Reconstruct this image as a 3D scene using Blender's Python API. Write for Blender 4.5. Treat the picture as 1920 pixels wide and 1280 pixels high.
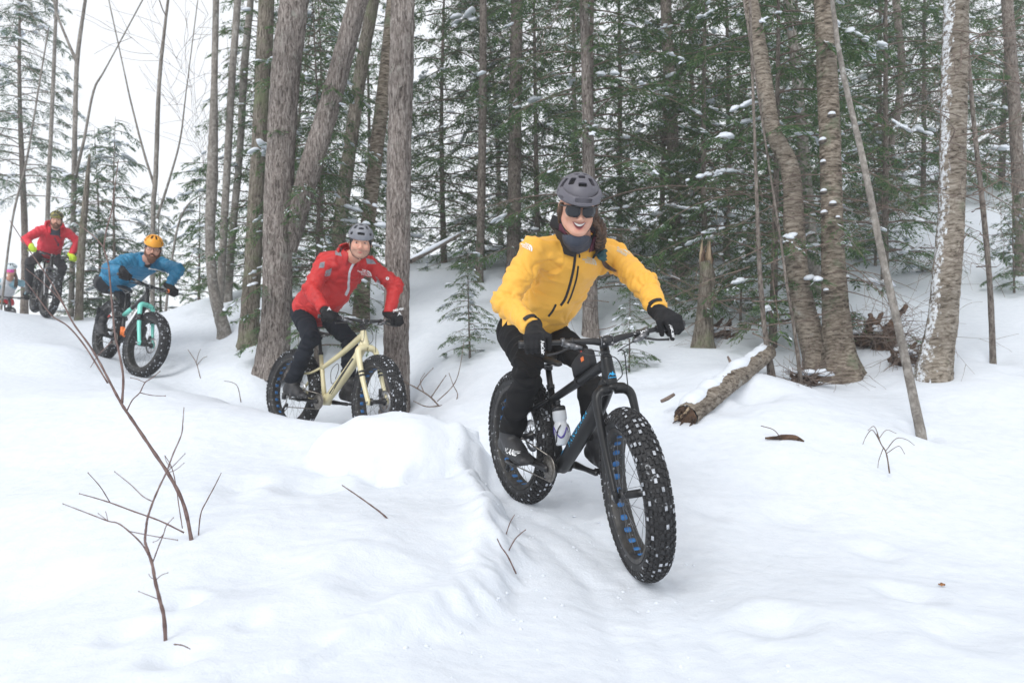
import bpy, math, random
import numpy as np
from mathutils import Vector, Matrix
from mathutils.bvhtree import BVHTree
R = math.radians
rng = np.random.default_rng(7)
random.seed(7)
scene = bpy.context.scene
col = scene.collection
for o in list(bpy.data.objects):
    bpy.data.objects.remove(o)

# ------------------------------------------------------------ camera, sky, sun
FPX, HZ, CAMZ = 1485.0, 720.0, 0.86      # focal length and horizon row measured on the 1920 px photograph
cam_d = bpy.data.cameras.new('camera')
cam = bpy.data.objects.new('camera', cam_d)
col.objects.link(cam)
cam.location = (0, 0, CAMZ)
cam.rotation_euler = (R(90), 0, 0)
cam_d.sensor_width = 36
cam_d.lens = 36 * FPX / 1920
cam_d.shift_y = (HZ - 640) / 1920
cam_d.clip_start = 0.05
cam_d.clip_end = 600
cam_d.dof.use_dof = True
cam_d.dof.focus_distance = 3.9
cam_d.dof.aperture_fstop = 3.5
scene.camera = cam

world = bpy.data.worlds.new('World')
scene.world = world
world.use_nodes = True
wn, wl = world.node_tree.nodes, world.node_tree.links
wn.clear()
SUN_EL, SUN_AZ = 38, -26                  # soft light from high on the left, a little behind the camera
sky = wn.new('ShaderNodeTexSky')
sky.sky_type = 'NISHITA'
sky.sun_disc = False
sky.sun_elevation = R(SUN_EL)
sky.sun_rotation = R(180 - SUN_AZ)
b1 = wn.new('ShaderNodeBackground'); b1.inputs['Strength'].default_value = 0.12
b2 = wn.new('ShaderNodeBackground'); b2.inputs['Color'].default_value = (0.955, 0.975, 1.0, 1); b2.inputs['Strength'].default_value = 0.98
mx = wn.new('ShaderNodeMixShader'); mx.inputs['Fac'].default_value = 0.9     # closed cloud deck over the blue
wo = wn.new('ShaderNodeOutputWorld')
wl.new(sky.outputs[0], b1.inputs['Color'])
wl.new(b1.outputs[0], mx.inputs[1]); wl.new(b2.outputs[0], mx.inputs[2]); wl.new(mx.outputs[0], wo.inputs['Surface'])

sd = bpy.data.lights.new('sun', 'SUN')
sd.energy = 1.5
sd.angle = R(28)
sd.color = (1.0, 0.985, 0.96)
sun = bpy.data.objects.new('sun', sd)
col.objects.link(sun)
sun.rotation_euler = (R(90 - SUN_EL), 0, R(SUN_AZ))
sun.location = (-4, -4, 14)

scene.render.engine = 'CYCLES'
scene.view_settings.view_transform = 'Standard'
scene.view_settings.look = 'None'
scene.view_settings.exposure = 0.25
scene.view_settings.gamma = 1
scene.cycles.max_bounces = 6
scene.cycles.diffuse_bounces = 3
scene.cycles.transparent_max_bounces = 8
scene.cycles.use_denoising = True
scene.cycles.volume_bounces = 1
HAZE = .003

# ------------------------------------------------------------ helpers
def P(px, py, d):
    """a point of the place, from where the photograph shows it and its distance"""
    return Vector(((px - 960) / FPX * d, d, CAMZ + (HZ - py) / FPX * d))

_perm = np.random.default_rng(3).permutation(256)
_perm = np.concatenate([_perm, _perm, _perm])
_grad = np.random.default_rng(4).normal(size=(256, 3))
_grad /= np.linalg.norm(_grad, axis=1)[:, None]
def pn(p):
    """gradient noise, p (N,3) -> (N,) about -0.8..0.8"""
    p = np.asarray(p, dtype=np.float64)
    i = np.floor(p).astype(int)
    f = p - i
    u = f * f * f * (f * (f * 6 - 15) + 10)
    i &= 255
    out = 0
    for dx in (0, 1):
        wx = u[:, 0] if dx else 1 - u[:, 0]
        for dy in (0, 1):
            wy = u[:, 1] if dy else 1 - u[:, 1]
            for dz in (0, 1):
                wz = u[:, 2] if dz else 1 - u[:, 2]
                h = _perm[_perm[_perm[(i[:, 0] + dx) & 255] + ((i[:, 1] + dy) & 255)] + ((i[:, 2] + dz) & 255)]
                g = _grad[h]
                out = out + wx * wy * wz * (g[:, 0] * (f[:, 0] - dx) + g[:, 1] * (f[:, 1] - dy) + g[:, 2] * (f[:, 2] - dz))
    return out * 1.5
def fbm(p, o=4, gain=.5):
    p = np.asarray(p, dtype=np.float64)
    s, a = 0, 1.0
    for k in range(o):
        s = s + a * pn(p * 2 ** k + 17.3 * k)
        a *= gain
    return s
def ss(a, b, x):
    t = np.clip((x - a) / (b - a), 0, 1)
    return t * t * (3 - 2 * t)

# ---- materials
MATS = {}
def newmat(name):
    m = bpy.data.materials.new(name)
    m.use_nodes = True
    m.node_tree.nodes.clear()
    return m, m.node_tree.nodes, m.node_tree.links
def pm(name, c1, c2=None, rough=.6, scale=8, fac=(.35, .65), bump=0, bscale=60, metal=0, coat=0, sheen=0, spec=.5, stretch=(1, 1, 1), detail=5, trans=0, bdist=.01, c3=None, c3fac=(.6, .7), c3scale=14, sss=0):
    """procedural principled material: two tones mixed by noise, an optional third in patches, fine bump"""
    if name in MATS: return MATS[name]
    m, n, l = newmat(name)
    out = n.new('ShaderNodeOutputMaterial'); b = n.new('ShaderNodeBsdfPrincipled')
    l.new(b.outputs[0], out.inputs[0])
    tc = n.new('ShaderNodeTexCoord'); mp = n.new('ShaderNodeMapping')
    mp.inputs['Scale'].default_value = stretch
    l.new(tc.outputs['Object'], mp.inputs[0])
    c2 = c2 or tuple(min(1, v * 1.25 + .004) for v in c1)
    nz = n.new('ShaderNodeTexNoise'); nz.inputs['Scale'].default_value = scale; nz.inputs['Detail'].default_value = detail
    l.new(mp.outputs[0], nz.inputs['Vector'])
    rp = n.new('ShaderNodeValToRGB')
    rp.color_ramp.elements[0].position = fac[0]; rp.color_ramp.elements[1].position = fac[1]
    rp.color_ramp.elements[0].color = (*c1, 1); rp.color_ramp.elements[1].color = (*c2, 1)
    l.new(nz.outputs['Fac'], rp.inputs[0])
    colout = rp.outputs[0]
    if c3:
        n3 = n.new('ShaderNodeTexNoise'); n3.inputs['Scale'].default_value = c3scale; n3.inputs['Detail'].default_value = 6; n3.inputs['Roughness'].default_value = .65
        l.new(tc.outputs['Object'], n3.inputs['Vector'])
        mr = n.new('ShaderNodeMapRange'); mr.inputs[1].default_value = c3fac[0]; mr.inputs[2].default_value = c3fac[1]
        l.new(n3.outputs['Fac'], mr.inputs[0])
        mix = n.new('ShaderNodeMixRGB'); mix.inputs[2].default_value = (*c3, 1)
        l.new(mr.outputs[0], mix.inputs[0]); l.new(colout, mix.inputs[1]); colout = mix.outputs[0]
    l.new(colout, b.inputs['Base Color'])
    b.inputs['Roughness'].default_value = rough
    b.inputs['Metallic'].default_value = metal
    b.inputs['Coat Weight'].default_value = coat
    b.inputs['Sheen Weight'].default_value = sheen
    b.inputs['Specular IOR Level'].default_value = spec
    b.inputs['Transmission Weight'].default_value = trans
    if sss:
        b.inputs['Subsurface Weight'].default_value = sss
        b.inputs['Subsurface Radius'].default_value = (.012, .005, .003)
    if bump:
        nb = n.new('ShaderNodeTexNoise'); nb.inputs['Scale'].default_value = bscale; nb.inputs['Detail'].default_value = 6
        l.new(mp.outputs[0], nb.inputs['Vector'])
        bp = n.new('ShaderNodeBump'); bp.inputs['Strength'].default_value = bump; bp.inputs['Distance'].default_value = bdist
        l.new(nb.outputs['Fac'], bp.inputs['Height']); l.new(bp.outputs[0], b.inputs['Normal'])
    MATS[name] = m
    return m

# ---- meshes
class MB:
    def __init__(s): s.v = []; s.f = []; s.m = []; s.mi = 0; s.n = 0
    def add(s, verts, faces):
        k = s.n
        s.v.append(np.asarray([tuple(p) for p in verts] if not isinstance(verts, np.ndarray) else verts, dtype=np.float64).reshape(-1, 3))
        s.n += len(s.v[-1])
        s.f.extend([tuple(i + k for i in f) for f in faces]); s.m.extend([s.mi] * len(faces))
        return s
    def verts(s): return np.concatenate(s.v) if s.v else np.zeros((0, 3))
    def box(s, c, size, M=None, taper=1.0, bev=0.0):
        sx, sy, sz = [q / 2 for q in size]
        vs, b = [], bev
        if b:
            for zz, k in ((-sz, 1), (-sz + b, 0), (sz - b, 0), (sz, 1)):
                t = taper if zz > 0 else 1
                x, y = sx * t - (b if k else 0), sy * t - (b if k else 0)
                for q in ((-x, -y + b), (-x + b, -y), (x - b, -y), (x, -y + b), (x, y - b), (x - b, y), (-x + b, y), (-x, y - b)): vs.append((*q, zz))
            fs = [tuple(range(7, -1, -1)), tuple(range(24, 32))]
            for r in range(3):
                for j in range(8): fs.append((r * 8 + j, r * 8 + (j + 1) % 8, r * 8 + 8 + (j + 1) % 8, r * 8 + 8 + j))
        else:
            for z, t in ((-sz, 1), (sz, taper)):
                for x, y in ((-1, -1), (1, -1), (1, 1), (-1, 1)): vs.append((x * sx * t, y * sy * t, z))
            fs = [(3, 2, 1, 0), (4, 5, 6, 7), (0, 1, 5, 4), (1, 2, 6, 5), (2, 3, 7, 6), (3, 0, 4, 7)]
        c = Vector(c)
        vs = [(M @ Vector(q) if M else Vector(q)) + c for q in vs]
        return s.add(vs, fs)
    def loft(s, rings, cap=True, closed=True):
        n = len(rings[0]); vs = [p for r in rings for p in r]; fs = []
        for i in range(len(rings) - 1):
            for j in range(n if closed else n - 1):
                a, b = i * n + j, i * n + (j + 1) % n
                fs.append((a, b, b + n, a + n))
        if cap:
            fs.append(tuple(range(n - 1, -1, -1))); fs.append(tuple((len(rings) - 1) * n + j for j in range(n)))
        return s.add(vs, fs)
    def tube(s, pts, rad, n=8, cap=True, flat=1.0, up=None):
        """swept tube; rad a number or list; flat squeezes the second axis"""
        pts = [Vector(p) for p in pts]
        if not hasattr(rad, '__len__'): rad = [rad] * len(pts)
        T = [(pts[min(i + 1, len(pts) - 1)] - pts[max(i - 1, 0)]).normalized() for i in range(len(pts))]
        u = Vector(up) if up else (Vector((0, 0, 1)) if abs(T[0].z) < .9 else Vector((1, 0, 0)))
        rings = []
        for p, t, r in zip(pts, T, rad):
            u = (u - t * u.dot(t))
            u = u.normalized() if u.length > 1e-6 else t.orthogonal().normalized()
            w = t.cross(u)
            fl = flat
            rings.append([p + u * (math.cos(2 * math.pi * k / n) * r) + w * (math.sin(2 * math.pi * k / n) * r * fl) for k in range(n)])
        return s.loft(rings, cap)
    def lathe(s, prof, n=32, M=None, closed=False):
        """profile of (radius, height) round local z; M places it"""
        M = M or Matrix.Identity(4)
        rings = [[M @ Vector((r * math.cos(2 * math.pi * k / n), r * math.sin(2 * math.pi * k / n), h)) for k in range(n)] for r, h in prof]
        if closed: rings.append(rings[0])
        return s.loft(rings, cap=False)
    def ball(s, c, rad, n=12, m=8, M=None):
        c = Vector(c)
        rad = (rad,) * 3 if not hasattr(rad, '__len__') else rad
        vs, fs = [], []
        for i in range(m + 1):
            a = math.pi * i / m
            for j in range(n):
                b = 2 * math.pi * j / n
                q = Vector((rad[0] * math.sin(a) * math.cos(b), rad[1] * math.sin(a) * math.sin(b), rad[2] * math.cos(a)))
                vs.append((M @ q if M else q) + c)
        for i in range(m):
            for j in range(n):
                a, b = i * n + j, i * n + (j + 1) % n
                fs.append((a + n, b + n, b, a))
        return s.add(vs, fs)
    def mesh(s, name, smooth=True):
        return mkmesh(name, s.verts(), s.f, smooth, s.m)
def mkmesh(name, v, f, smooth=True, mi=None):
    me = bpy.data.meshes.new(name)
    v = np.asarray(v, dtype=np.float32)
    me.vertices.add(len(v)); me.vertices.foreach_set('co', v.ravel())
    if isinstance(f, np.ndarray):
        k = f.shape[1]; tot = np.full(len(f), k, dtype=np.int32); idx = f.astype(np.int32).ravel()
    else:
        tot = np.array([len(q) for q in f], dtype=np.int32); idx = np.array([i for q in f for i in q], dtype=np.int32)
    me.loops.add(len(idx)); me.loops.foreach_set('vertex_index', idx)
    me.polygons.add(len(tot))
    st = np.zeros(len(tot), dtype=np.int32); st[1:] = np.cumsum(tot)[:-1]
    me.polygons.foreach_set('loop_start', st); me.polygons.foreach_set('loop_total', tot)
    if mi is not None and len(mi) and max(mi): me.polygons.foreach_set('material_index', np.array(mi, dtype=np.int32))
    me.polygons.foreach_set('use_smooth', np.full(len(tot), bool(smooth)))
    me.update(calc_edges=True)
    return me
def link(name, me, mats, parent=None, M=None):
    o = bpy.data.objects.new(name, me)
    col.objects.link(o)
    if me is not None and mats is not None:
        mats = mats if isinstance(mats, (list, tuple)) else [mats]
        if not len(me.materials):
            for m in mats: me.materials.append(m)
    if parent: o.parent = parent
    if M is not None: o.matrix_local = M
    return o
def obj(name, mb, mats, parent=None, smooth=True, M=None, sharp=None):
    me = mb.mesh(name, smooth)
    if sharp:
        me.set_sharp_from_angle(angle=R(sharp))
    return link(name, me, mats, parent, M)
def tag(o, label=None, cat=None, group=None, kind=None):
    if label: o['label'] = label
    if cat: o['category'] = cat
    if group: o['group'] = group
    if kind: o['kind'] = kind
    return o
def thing(name, label, cat, M=None, group=None):
    o = bpy.data.objects.new(name, None)
    col.objects.link(o)
    o.empty_display_size = .1
    if M is not None: o.matrix_world = M if isinstance(M, Matrix) else Matrix.Translation(M)
    return tag(o, label, cat, group)
def bez(pts, n=16):
    """smooth curve through points (Catmull-Rom)"""
    pts = [Vector(p) for p in pts]
    q = [pts[0] * 2 - pts[1]] + pts + [pts[-1] * 2 - pts[-2]]
    out = []
    for i in range(len(pts) - 1):
        a, b, c, d = q[i:i + 4]
        for k in range(n):
            t = k / n
            out.append(.5 * ((2 * b) + (c - a) * t + (2 * a - 5 * b + 4 * c - d) * t * t + (3 * b - a - 3 * c + d) * t ** 3))
    out.append(pts[-1])
    return out
def lerp(a, b, t): return a + (b - a) * t

# ---- implicit surfaces: fields on a grid, meshed with surface nets
class Field:
    def __init__(s, lo, hi, h):
        s.lo = np.array(lo, dtype=np.float32); s.h = h
        s.n = np.maximum(4, np.ceil((np.array(hi) - np.array(lo)) / h).astype(int) + 1)
        ax = [s.lo[k] + h * np.arange(s.n[k], dtype=np.float32) for k in range(3)]
        s.X, s.Y, s.Z = np.meshgrid(*ax, indexing='ij')
        s.d = np.full(tuple(s.n), 9.0, dtype=np.float32)
    def cone(s, a, b, ra, rb, sy=None):
        a, b = np.array(a, dtype=np.float32), np.array(b, dtype=np.float32)
        ba = b - a; L = max(1e-9, float(ba @ ba))
        px, py, pz = s.X - a[0], s.Y - a[1], s.Z - a[2]
        t = np.clip((px * ba[0] + py * ba[1] + pz * ba[2]) / L, 0, 1)
        return np.sqrt((px - t * ba[0]) ** 2 + (py - t * ba[1]) ** 2 + (pz - t * ba[2]) ** 2) - (ra + (rb - ra) * t)
    def ell(s, c, rad, M=None):
        px, py, pz = s.X - c[0], s.Y - c[1], s.Z - c[2]
        if M is not None:
            m = np.array(M.to_3x3() if hasattr(M, 'to_3x3') else M, dtype=np.float32)   # columns are the axes
            px, py, pz = [m[0, k] * px + m[1, k] * py + m[2, k] * pz for k in range(3)]
        q = np.sqrt((px / rad[0]) ** 2 + (py / rad[1]) ** 2 + (pz / rad[2]) ** 2)
        g = np.sqrt((px / rad[0] ** 2) ** 2 + (py / rad[1] ** 2) ** 2 + (pz / rad[2] ** 2) ** 2) + 1e-6
        return q * (q - 1) / g
    def ecap(s, a, b, wa, wb, side):
        """tapered capsule of elliptic section: (half width along side, half depth) at a and at b"""
        a, b = np.array(a, dtype=np.float32), np.array(b, dtype=np.float32)
        ba = b - a; L2 = float(ba @ ba)
        sd_ = np.array(side, dtype=np.float32); sd_ = sd_ - ba * (sd_ @ ba) / L2; sd_ /= np.linalg.norm(sd_)
        fr = np.cross(ba / math.sqrt(L2), sd_)
        px, py, pz = s.X - a[0], s.Y - a[1], s.Z - a[2]
        tr = (px * ba[0] + py * ba[1] + pz * ba[2]) / L2
        t = np.clip(tr, 0, 1)
        u = px * sd_[0] + py * sd_[1] + pz * sd_[2]
        v = px * fr[0] + py * fr[1] + pz * fr[2]
        w = (tr - t) * math.sqrt(L2)
        W = wa[0] + (wb[0] - wa[0]) * t; D = wa[1] + (wb[1] - wa[1]) * t
        m = np.minimum(W, D)
        q = np.sqrt((u / W) ** 2 + (v / D) ** 2 + (w / m) ** 2)
        g = np.sqrt((u / W ** 2) ** 2 + (v / D ** 2) ** 2 + (w / m ** 2) ** 2) + 1e-6
        return q * (q - 1) / g
    def boxf(s, c, half, r, M=None):
        px, py, pz = s.X - c[0], s.Y - c[1], s.Z - c[2]
        if M is not None:
            m = np.array(M, dtype=np.float32)
            px, py, pz = [m[0, k] * px + m[1, k] * py + m[2, k] * pz for k in range(3)]
        qx, qy, qz = abs(px) - half[0] + r, abs(py) - half[1] + r, abs(pz) - half[2] + r
        return np.sqrt(np.maximum(qx, 0) ** 2 + np.maximum(qy, 0) ** 2 + np.maximum(qz, 0) ** 2) + np.minimum(np.maximum(qx, np.maximum(qy, qz)), 0) - r
    def plane(s, p, nrm):
        nrm = Vector(nrm).normalized()
        return (s.X - p[0]) * nrm.x + (s.Y - p[1]) * nrm.y + (s.Z - p[2]) * nrm.z
    def add(s, f, k=.0):
        if k:
            h = np.clip(.5 + .5 * (s.d - f) / k, 0, 1)
            s.d = s.d + (f - s.d) * h - k * h * (1 - h)
        else: s.d = np.minimum(s.d, f)
        return s
    def sub(s, f, k=.0):
        f = -f
        if k:
            h = np.clip(.5 - .5 * (s.d - f) / k, 0, 1)
            s.d = s.d + (f - s.d) * h + k * h * (1 - h)
        else: s.d = np.maximum(s.d, f)
        return s
    def mesh(s):
        d = s.d; ins = d < 0
        nx, ny, nz = d.shape
        cnt = np.zeros((nx - 1, ny - 1, nz - 1), dtype=np.int8)
        for a in (0, 1):
            for b in (0, 1):
                for c in (0, 1): cnt += ins[a:nx - 1 + a, b:ny - 1 + b, c:nz - 1 + c]
        act = (cnt > 0) & (cnt < 8)
        I = np.argwhere(act)
        idx = np.full(act.shape, -1, dtype=np.int64); idx[act] = np.arange(len(I))
        pos = np.zeros((len(I), 3)); num = np.zeros(len(I))
        cor = [(a, b, c) for a in (0, 1) for b in (0, 1) for c in (0, 1)]
        for i, p in enumerate(cor):
            for q in cor[i + 1:]:
                if sum(abs(p[k] - q[k]) for k in range(3)) != 1: continue
                dp = d[I[:, 0] + p[0], I[:, 1] + p[1], I[:, 2] + p[2]]; dq = d[I[:, 0] + q[0], I[:, 1] + q[1], I[:, 2] + q[2]]
                x = (dp < 0) != (dq < 0)
                t = np.where(x, dp / np.where(x, dp - dq, 1), 0)
                for k in range(3): pos[:, k] += np.where(x, p[k] + t * (q[k] - p[k]), 0)
                num += x
        pos = (pos / num[:, None] + I) * s.h + s.lo
        F = []
        for ax in range(3):
            o1, o2 = [(1, 2), (2, 0), (0, 1)][ax]
            sl0 = [slice(1, -1)] * 3; sl1 = [slice(1, -1)] * 3
            sl0[ax] = slice(0, -1); sl1[ax] = slice(1, None)
            A, B = ins[tuple(sl0)], ins[tuple(sl1)]
            E = np.argwhere(A != B); inside_first = A[tuple(E.T)]
            base = E + 1; base[:, ax] -= 1
            def cid(da, db):
                c = base.copy(); c[:, o1] -= da; c[:, o2] -= db
                return idx[c[:, 0], c[:, 1], c[:, 2]]
            q = np.stack([cid(1, 1), cid(0, 1), cid(0, 0), cid(1, 0)], axis=1)
            q[~inside_first] = q[~inside_first][:, ::-1]
            F.append(q)
        return pos, np.concatenate(F)
def relax(v, f, it=2, w=.5):
    """laplacian smoothing of a quad mesh"""
    e = np.concatenate([f[:, [k, (k + 1) % 4]] for k in range(4)])
    for _ in range(it):
        s = np.zeros_like(v); c = np.zeros(len(v))
        for k in range(3): s[:, k] = np.bincount(e[:, 0], v[e[:, 1], k], len(v)) + np.bincount(e[:, 1], v[e[:, 0], k], len(v))
        c = np.bincount(e[:, 0], minlength=len(v)) + np.bincount(e[:, 1], minlength=len(v))
        v = v + w * (s / np.maximum(c, 1)[:, None] - v)
    return v
def normals(v, f):
    n = np.cross(v[f[:, 2]] - v[f[:, 0]], v[f[:, 3 % f.shape[1]]] - v[f[:, 1]])
    o = np.zeros_like(v)
    for j in range(f.shape[1]):
        for k in range(3): o[:, k] += np.bincount(f[:, j], n[:, k], len(v))
    return o / (np.linalg.norm(o, axis=1)[:, None] + 1e-12)
def fobj(name, fld, mats, parent=None, it=2, disp=None, slot=None, off=None):
    v, f = fld.mesh()
    v = relax(v, f, it)
    if disp is not None:
        n = normals(v, f); v = relax(v + n * disp(v, n)[:, None], f, 1, .45)
    mi = slot(v[f].mean(axis=1), normals(v, f)[f[:, 0]]) if slot else None
    if off is not None: v = v - np.array(off)
    return link(name, mkmesh(name, v, f, True, mi), mats, parent)
# ------------------------------------------------------------ the snow-covered ground
CP = [  # (column, row, distance) of spots on the snow
 (1191,1082,3.42),(978,942,4.38),(1090,1014,3.8),(930,872,5.0),(850,860,5.5),(702,843,6.2),(543,813,6.93),(400,752,8.0),(258,708,8.7),(190,676,9.45),(130,632,11.2),(87,597,12.6),(64,590,13.45),(0,650,17),(40,652,16),
 (312,1195,2.3),(355,998,3.3),(270,712,7.9),(150,650,9.0),(60,600,10.5),(0,578,11.0),(0,700,8.0),(0,900,4.6),(0,1130,2.9),(0,1280,2.1),
 (150,850,5.0),(400,850,4.8),(600,950,3.7),(560,790,6.0),(480,764,6.35),(640,796,5.6),(400,742,7.0),(550,850,5.0),(700,1000,3.3),(850,950,3.95),(800,1080,2.95),(870,1030,3.3),
 (1000,1000,3.75),(985,1110,3.15),(1100,1280,2.3),(500,1280,2.05),(960,1280,2.2),(1500,1280,2.25),(1900,1280,2.2),
 (1400,1000,4.05),(1700,1000,4.05),(1900,900,4.9),(1722,803,5.6),(1470,825,5.2),(1290,787,5.7),(1755,690,7.0),(1900,690,7.2),(1600,745,6.6),(1540,705,7.4),
 (1320,640,8.2),(1120,650,8.3),(1100,560,10.5),(860,540,10.8),(900,650,8.0),(850,760,6.6),(780,780,6.9),(780,610,9.0),(1300,522,11.5),(1500,482,12.0),(1900,408,12.6),(1700,490,11.5),(1860,655,7.8),
 (340,572,11.5),(415,630,10.0),(510,675,8.5),(660,602,9.5),(745,770,7.4),(560,720,8.6),(1250,720,6.6),(1285,738,6.0),(1345,690,6.6),(1150,760,6.0),(1420,690,7.0),(1300,880,4.9),
 (1100,440,18),(1500,370,20),(1900,290,22),(800,480,16),(600,540,16),(230,612,16),(400,585,18),(0,660,20)]
XY = [(-12,4,.9),(-14,12,2.2),(-25,25,-1.5),(-10,30,.2),(-4,30,2.6),(4,34,7.5),(16,34,13),(26,18,9),(18,9,3.6),(10,4,.7),(9,0,.1),(0,-4,-.25),(-8,-3,.1),(12,-6,0),(-40,60,-9),(0,70,9),(40,70,24),(60,20,15),(60,-30,4),(0,-40,-3),(-60,-30,-3),(-60,20,-4)]
MOUND = P(775, 800, 4.95)
EDGE = [P(*q) for q in ((893,850,5.0),(897,885,4.5),(936,962,3.95),(955,1045,3.42),(925,1120,3.0),(840,1185,2.66),(700,1240,2.4))]
EDGEH = [.16, .20, .17, .13, .09, .06, .02]
TRAIL = [P(*q) for q in ((64,590,13.45),(87,597,12.6),(190,676,9.45),(258,708,8.7),(400,752,8.0),(543,813,6.93),(702,843,6.2),(850,860,5.5),(930,872,5.0),(984,946,4.28),(1090,1014,3.8),(1207,1090,3.34),(1330,1280,2.3))] + [Vector((1.1, .8, -.2))]
DENTS = [(1330,960,.10,.03),(1480,965,.12,.03),(1110,960,.12,.02),(1700,1120,.11,.05),(1790,1190,.14,.045),(1640,1035,.10,.035),(1900,712,.10,.04),(1400,850,.16,.06),(1460,872,.12,.07),(340,1125,.07,.03),(235,1180,.06,.03),(470,1160,.05,.03),(330,1222,.07,.05),
         (350,1120,.05,.03),(450,915,.13,.05),(440,935,.1,.04),(580,850,.16,.06),(700,1080,.14,.05),(480,1070,.2,.05),(30,1120,.2,.06),(560,1000,.22,.04),(1850,1180,.1,.03),(1620,1180,.1,.02)]
def polyd(x, y, pts, vals=None):
    best = np.full(x.shape, 1e9); sgn = np.zeros(x.shape); val = np.zeros(x.shape)
    for i in range(len(pts) - 1):
        a, b = pts[i], pts[i + 1]
        bx, by = b.x - a.x, b.y - a.y
        t = np.clip(((x - a.x) * bx + (y - a.y) * by) / (bx * bx + by * by), 0, 1)
        d = np.hypot(x - a.x - t * bx, y - a.y - t * by)
        m = d < best
        best = np.where(m, d, best)
        sgn = np.where(m, np.sign(bx * (y - a.y) - by * (x - a.x)), sgn)
        if vals: val = np.where(m, vals[i] + (vals[i + 1] - vals[i]) * t, val)
    return best, sgn, val
def feat(x, y):
    z = np.zeros_like(x)
    # the shovelled block of snow beside the trail
    u, w = (x - MOUND.x) / .60, (y - MOUND.y) / .46
    wob = pn(np.stack([x * 2.3, y * 2.3, 0 * x + 4], 1)) * .22
    r = (np.abs(u) ** 2.4 + np.abs(w) ** 2.4) ** (1 / 2.4) + wob + .10 * pn(np.stack([x * 6, y * 6, 0 * x + 14], 1))
    z += .27 * np.clip(1 - np.clip(r, 0, 2) ** 2, 0, 1) ** .55 * (1 - .25 * ss(-.2, .9, u)) + .022 * pn(np.stack([x * 5, y * 5, 0 * x + 21], 1)) * (1 - ss(.8, 1.3, r))
    for (dx, dy, rr, h) in ((-.06, -.44, .17, -.10), (.26, -.42, .14, -.07), (-.40, -.30, .14, -.06), (.50, -.20, .12, .04)):
        z += h * np.exp(-(((x - MOUND.x - dx) / rr) ** 2 + ((y - MOUND.y - dy) / rr) ** 2))
    # the edge where the bank drops to the trail
    wx = x + .07 * pn(np.stack([x * 4, y * 4, 0 * x + 1], 1)) + .03 * pn(np.stack([x * 11, y * 11, 0 * x + 8], 1))
    wy = y + .07 * pn(np.stack([x * 4, y * 4, 0 * x + 2], 1))
    d, sg, h = polyd(wx, wy, EDGE, EDGEH)
    left = np.where(sg < 0, d, -d)
    fade = (1 - ss(.3, 1.3, d))
    z += h * (ss(-.10, .07, left) - .5) * fade + .035 * np.exp(-((left - .07) / .06) ** 2) * fade
    # the packed trail
    d, sg, _ = polyd(x, y, TRAIL)
    z -= .035 * (1 - ss(.16, .42, d)) * (1 - ss(9, 11, y))
    for o in (-.05, .12, -.21): z -= (.010 + .008 * pn(np.stack([x * 5, y * 5, 0 * x + 40], 1))) * np.exp(-((d * sg - o + .03 * pn(np.stack([x * 1.2, y * 1.2, 0 * x + o * 50], 1))) / .035) ** 2) * (1 - ss(5.5, 7, y))
    return z
def dents(x, y):
    z = np.zeros_like(x)
    for (px, py, r, h) in DENTS:
        # where the sight line meets the snow, near enough
        d = 3.0
        for _ in range(12):
            d = d + .6 * ((CAMZ - float(base(np.array([(px - 960) / FPX * d]), np.array([d]))[0])) * FPX / max(60, py - HZ) - d) if py > HZ + 20 else 7.0
        cx, cy = (px - 960) / FPX * d, d
        q = ((x - cx) / r) ** 2 + ((y - cy) / (r * 1.2)) ** 2
        z -= .75 * h * np.exp(-q * 1.2) - h * .15 * np.exp(-(np.sqrt(q) - 1.5) ** 2 * 4)
    return z
_c = np.array([tuple(P(*q)) for q in CP] + XY, dtype=np.float64)
_cz = _c[:, 2] - feat(_c[:, 0].copy(), _c[:, 1].copy())
def _phi(r2): return np.where(r2 > 1e-12, .5 * r2 * np.log(np.maximum(r2, 1e-12)), 0)
_n = len(_c)
_A = np.zeros((_n + 3, _n + 3))
_A[:_n, :_n] = _phi((_c[:, None, 0] - _c[None, :, 0]) ** 2 + (_c[:, None, 1] - _c[None, :, 1]) ** 2) + np.eye(_n) * .02
_A[:_n, _n] = 1; _A[:_n, _n + 1] = _c[:, 0]; _A[:_n, _n + 2] = _c[:, 1]
_A[_n:, :_n] = _A[:_n, _n:].T
_w = np.linalg.solve(_A, np.concatenate([_cz, [0, 0, 0]]))
def base(x, y):
    z = _w[_n] + _w[_n + 1] * x + _w[_n + 2] * y
    for i in range(_n): z = z + _w[i] * _phi((x - _c[i, 0]) ** 2 + (y - _c[i, 1]) ** 2)
    return z + feat(x, y)
WELLS = []      # hollows round the trunks: (x, y, radius, depth)
def ground(x, y):
    x, y = np.asarray(x, dtype=np.float64), np.asarray(y, dtype=np.float64)
    z = base(x, y)
    o = 0 * x
    dt, _, _ = polyd(x, y, TRAIL)
    soft = .25 + .75 * ss(.2, .7, dt)
    z += soft * (.034 * pn(np.stack([x * 1.1, y * 1.1, o + 3], 1)) + .013 * pn(np.stack([x * 2.7, y * 2.7, o + 9], 1)))
    z += .0045 * pn(np.stack([x * 7, y * 7, o + 5], 1)) * soft + .0022 * pn(np.stack([x * 17, y * 17, o], 1)) + .006 * (1 - soft) * pn(np.stack([x * 13, y * 13, o + 31], 1))
    far = ss(14, 30, y)
    z += far * .5 * pn(np.stack([x * .15, y * .15, o + 2], 1))
    z = np.where(z > 8, 8 + 4 * np.tanh((z - 8) / 9), z); z = np.where(z < -3, -3 + 2 * np.tanh((z + 3) / 6), z)
    for (cx, cy, r, h) in WELLS: z -= h * np.exp(-((x - cx) ** 2 + (y - cy) ** 2) / r ** 2)
    return z
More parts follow.
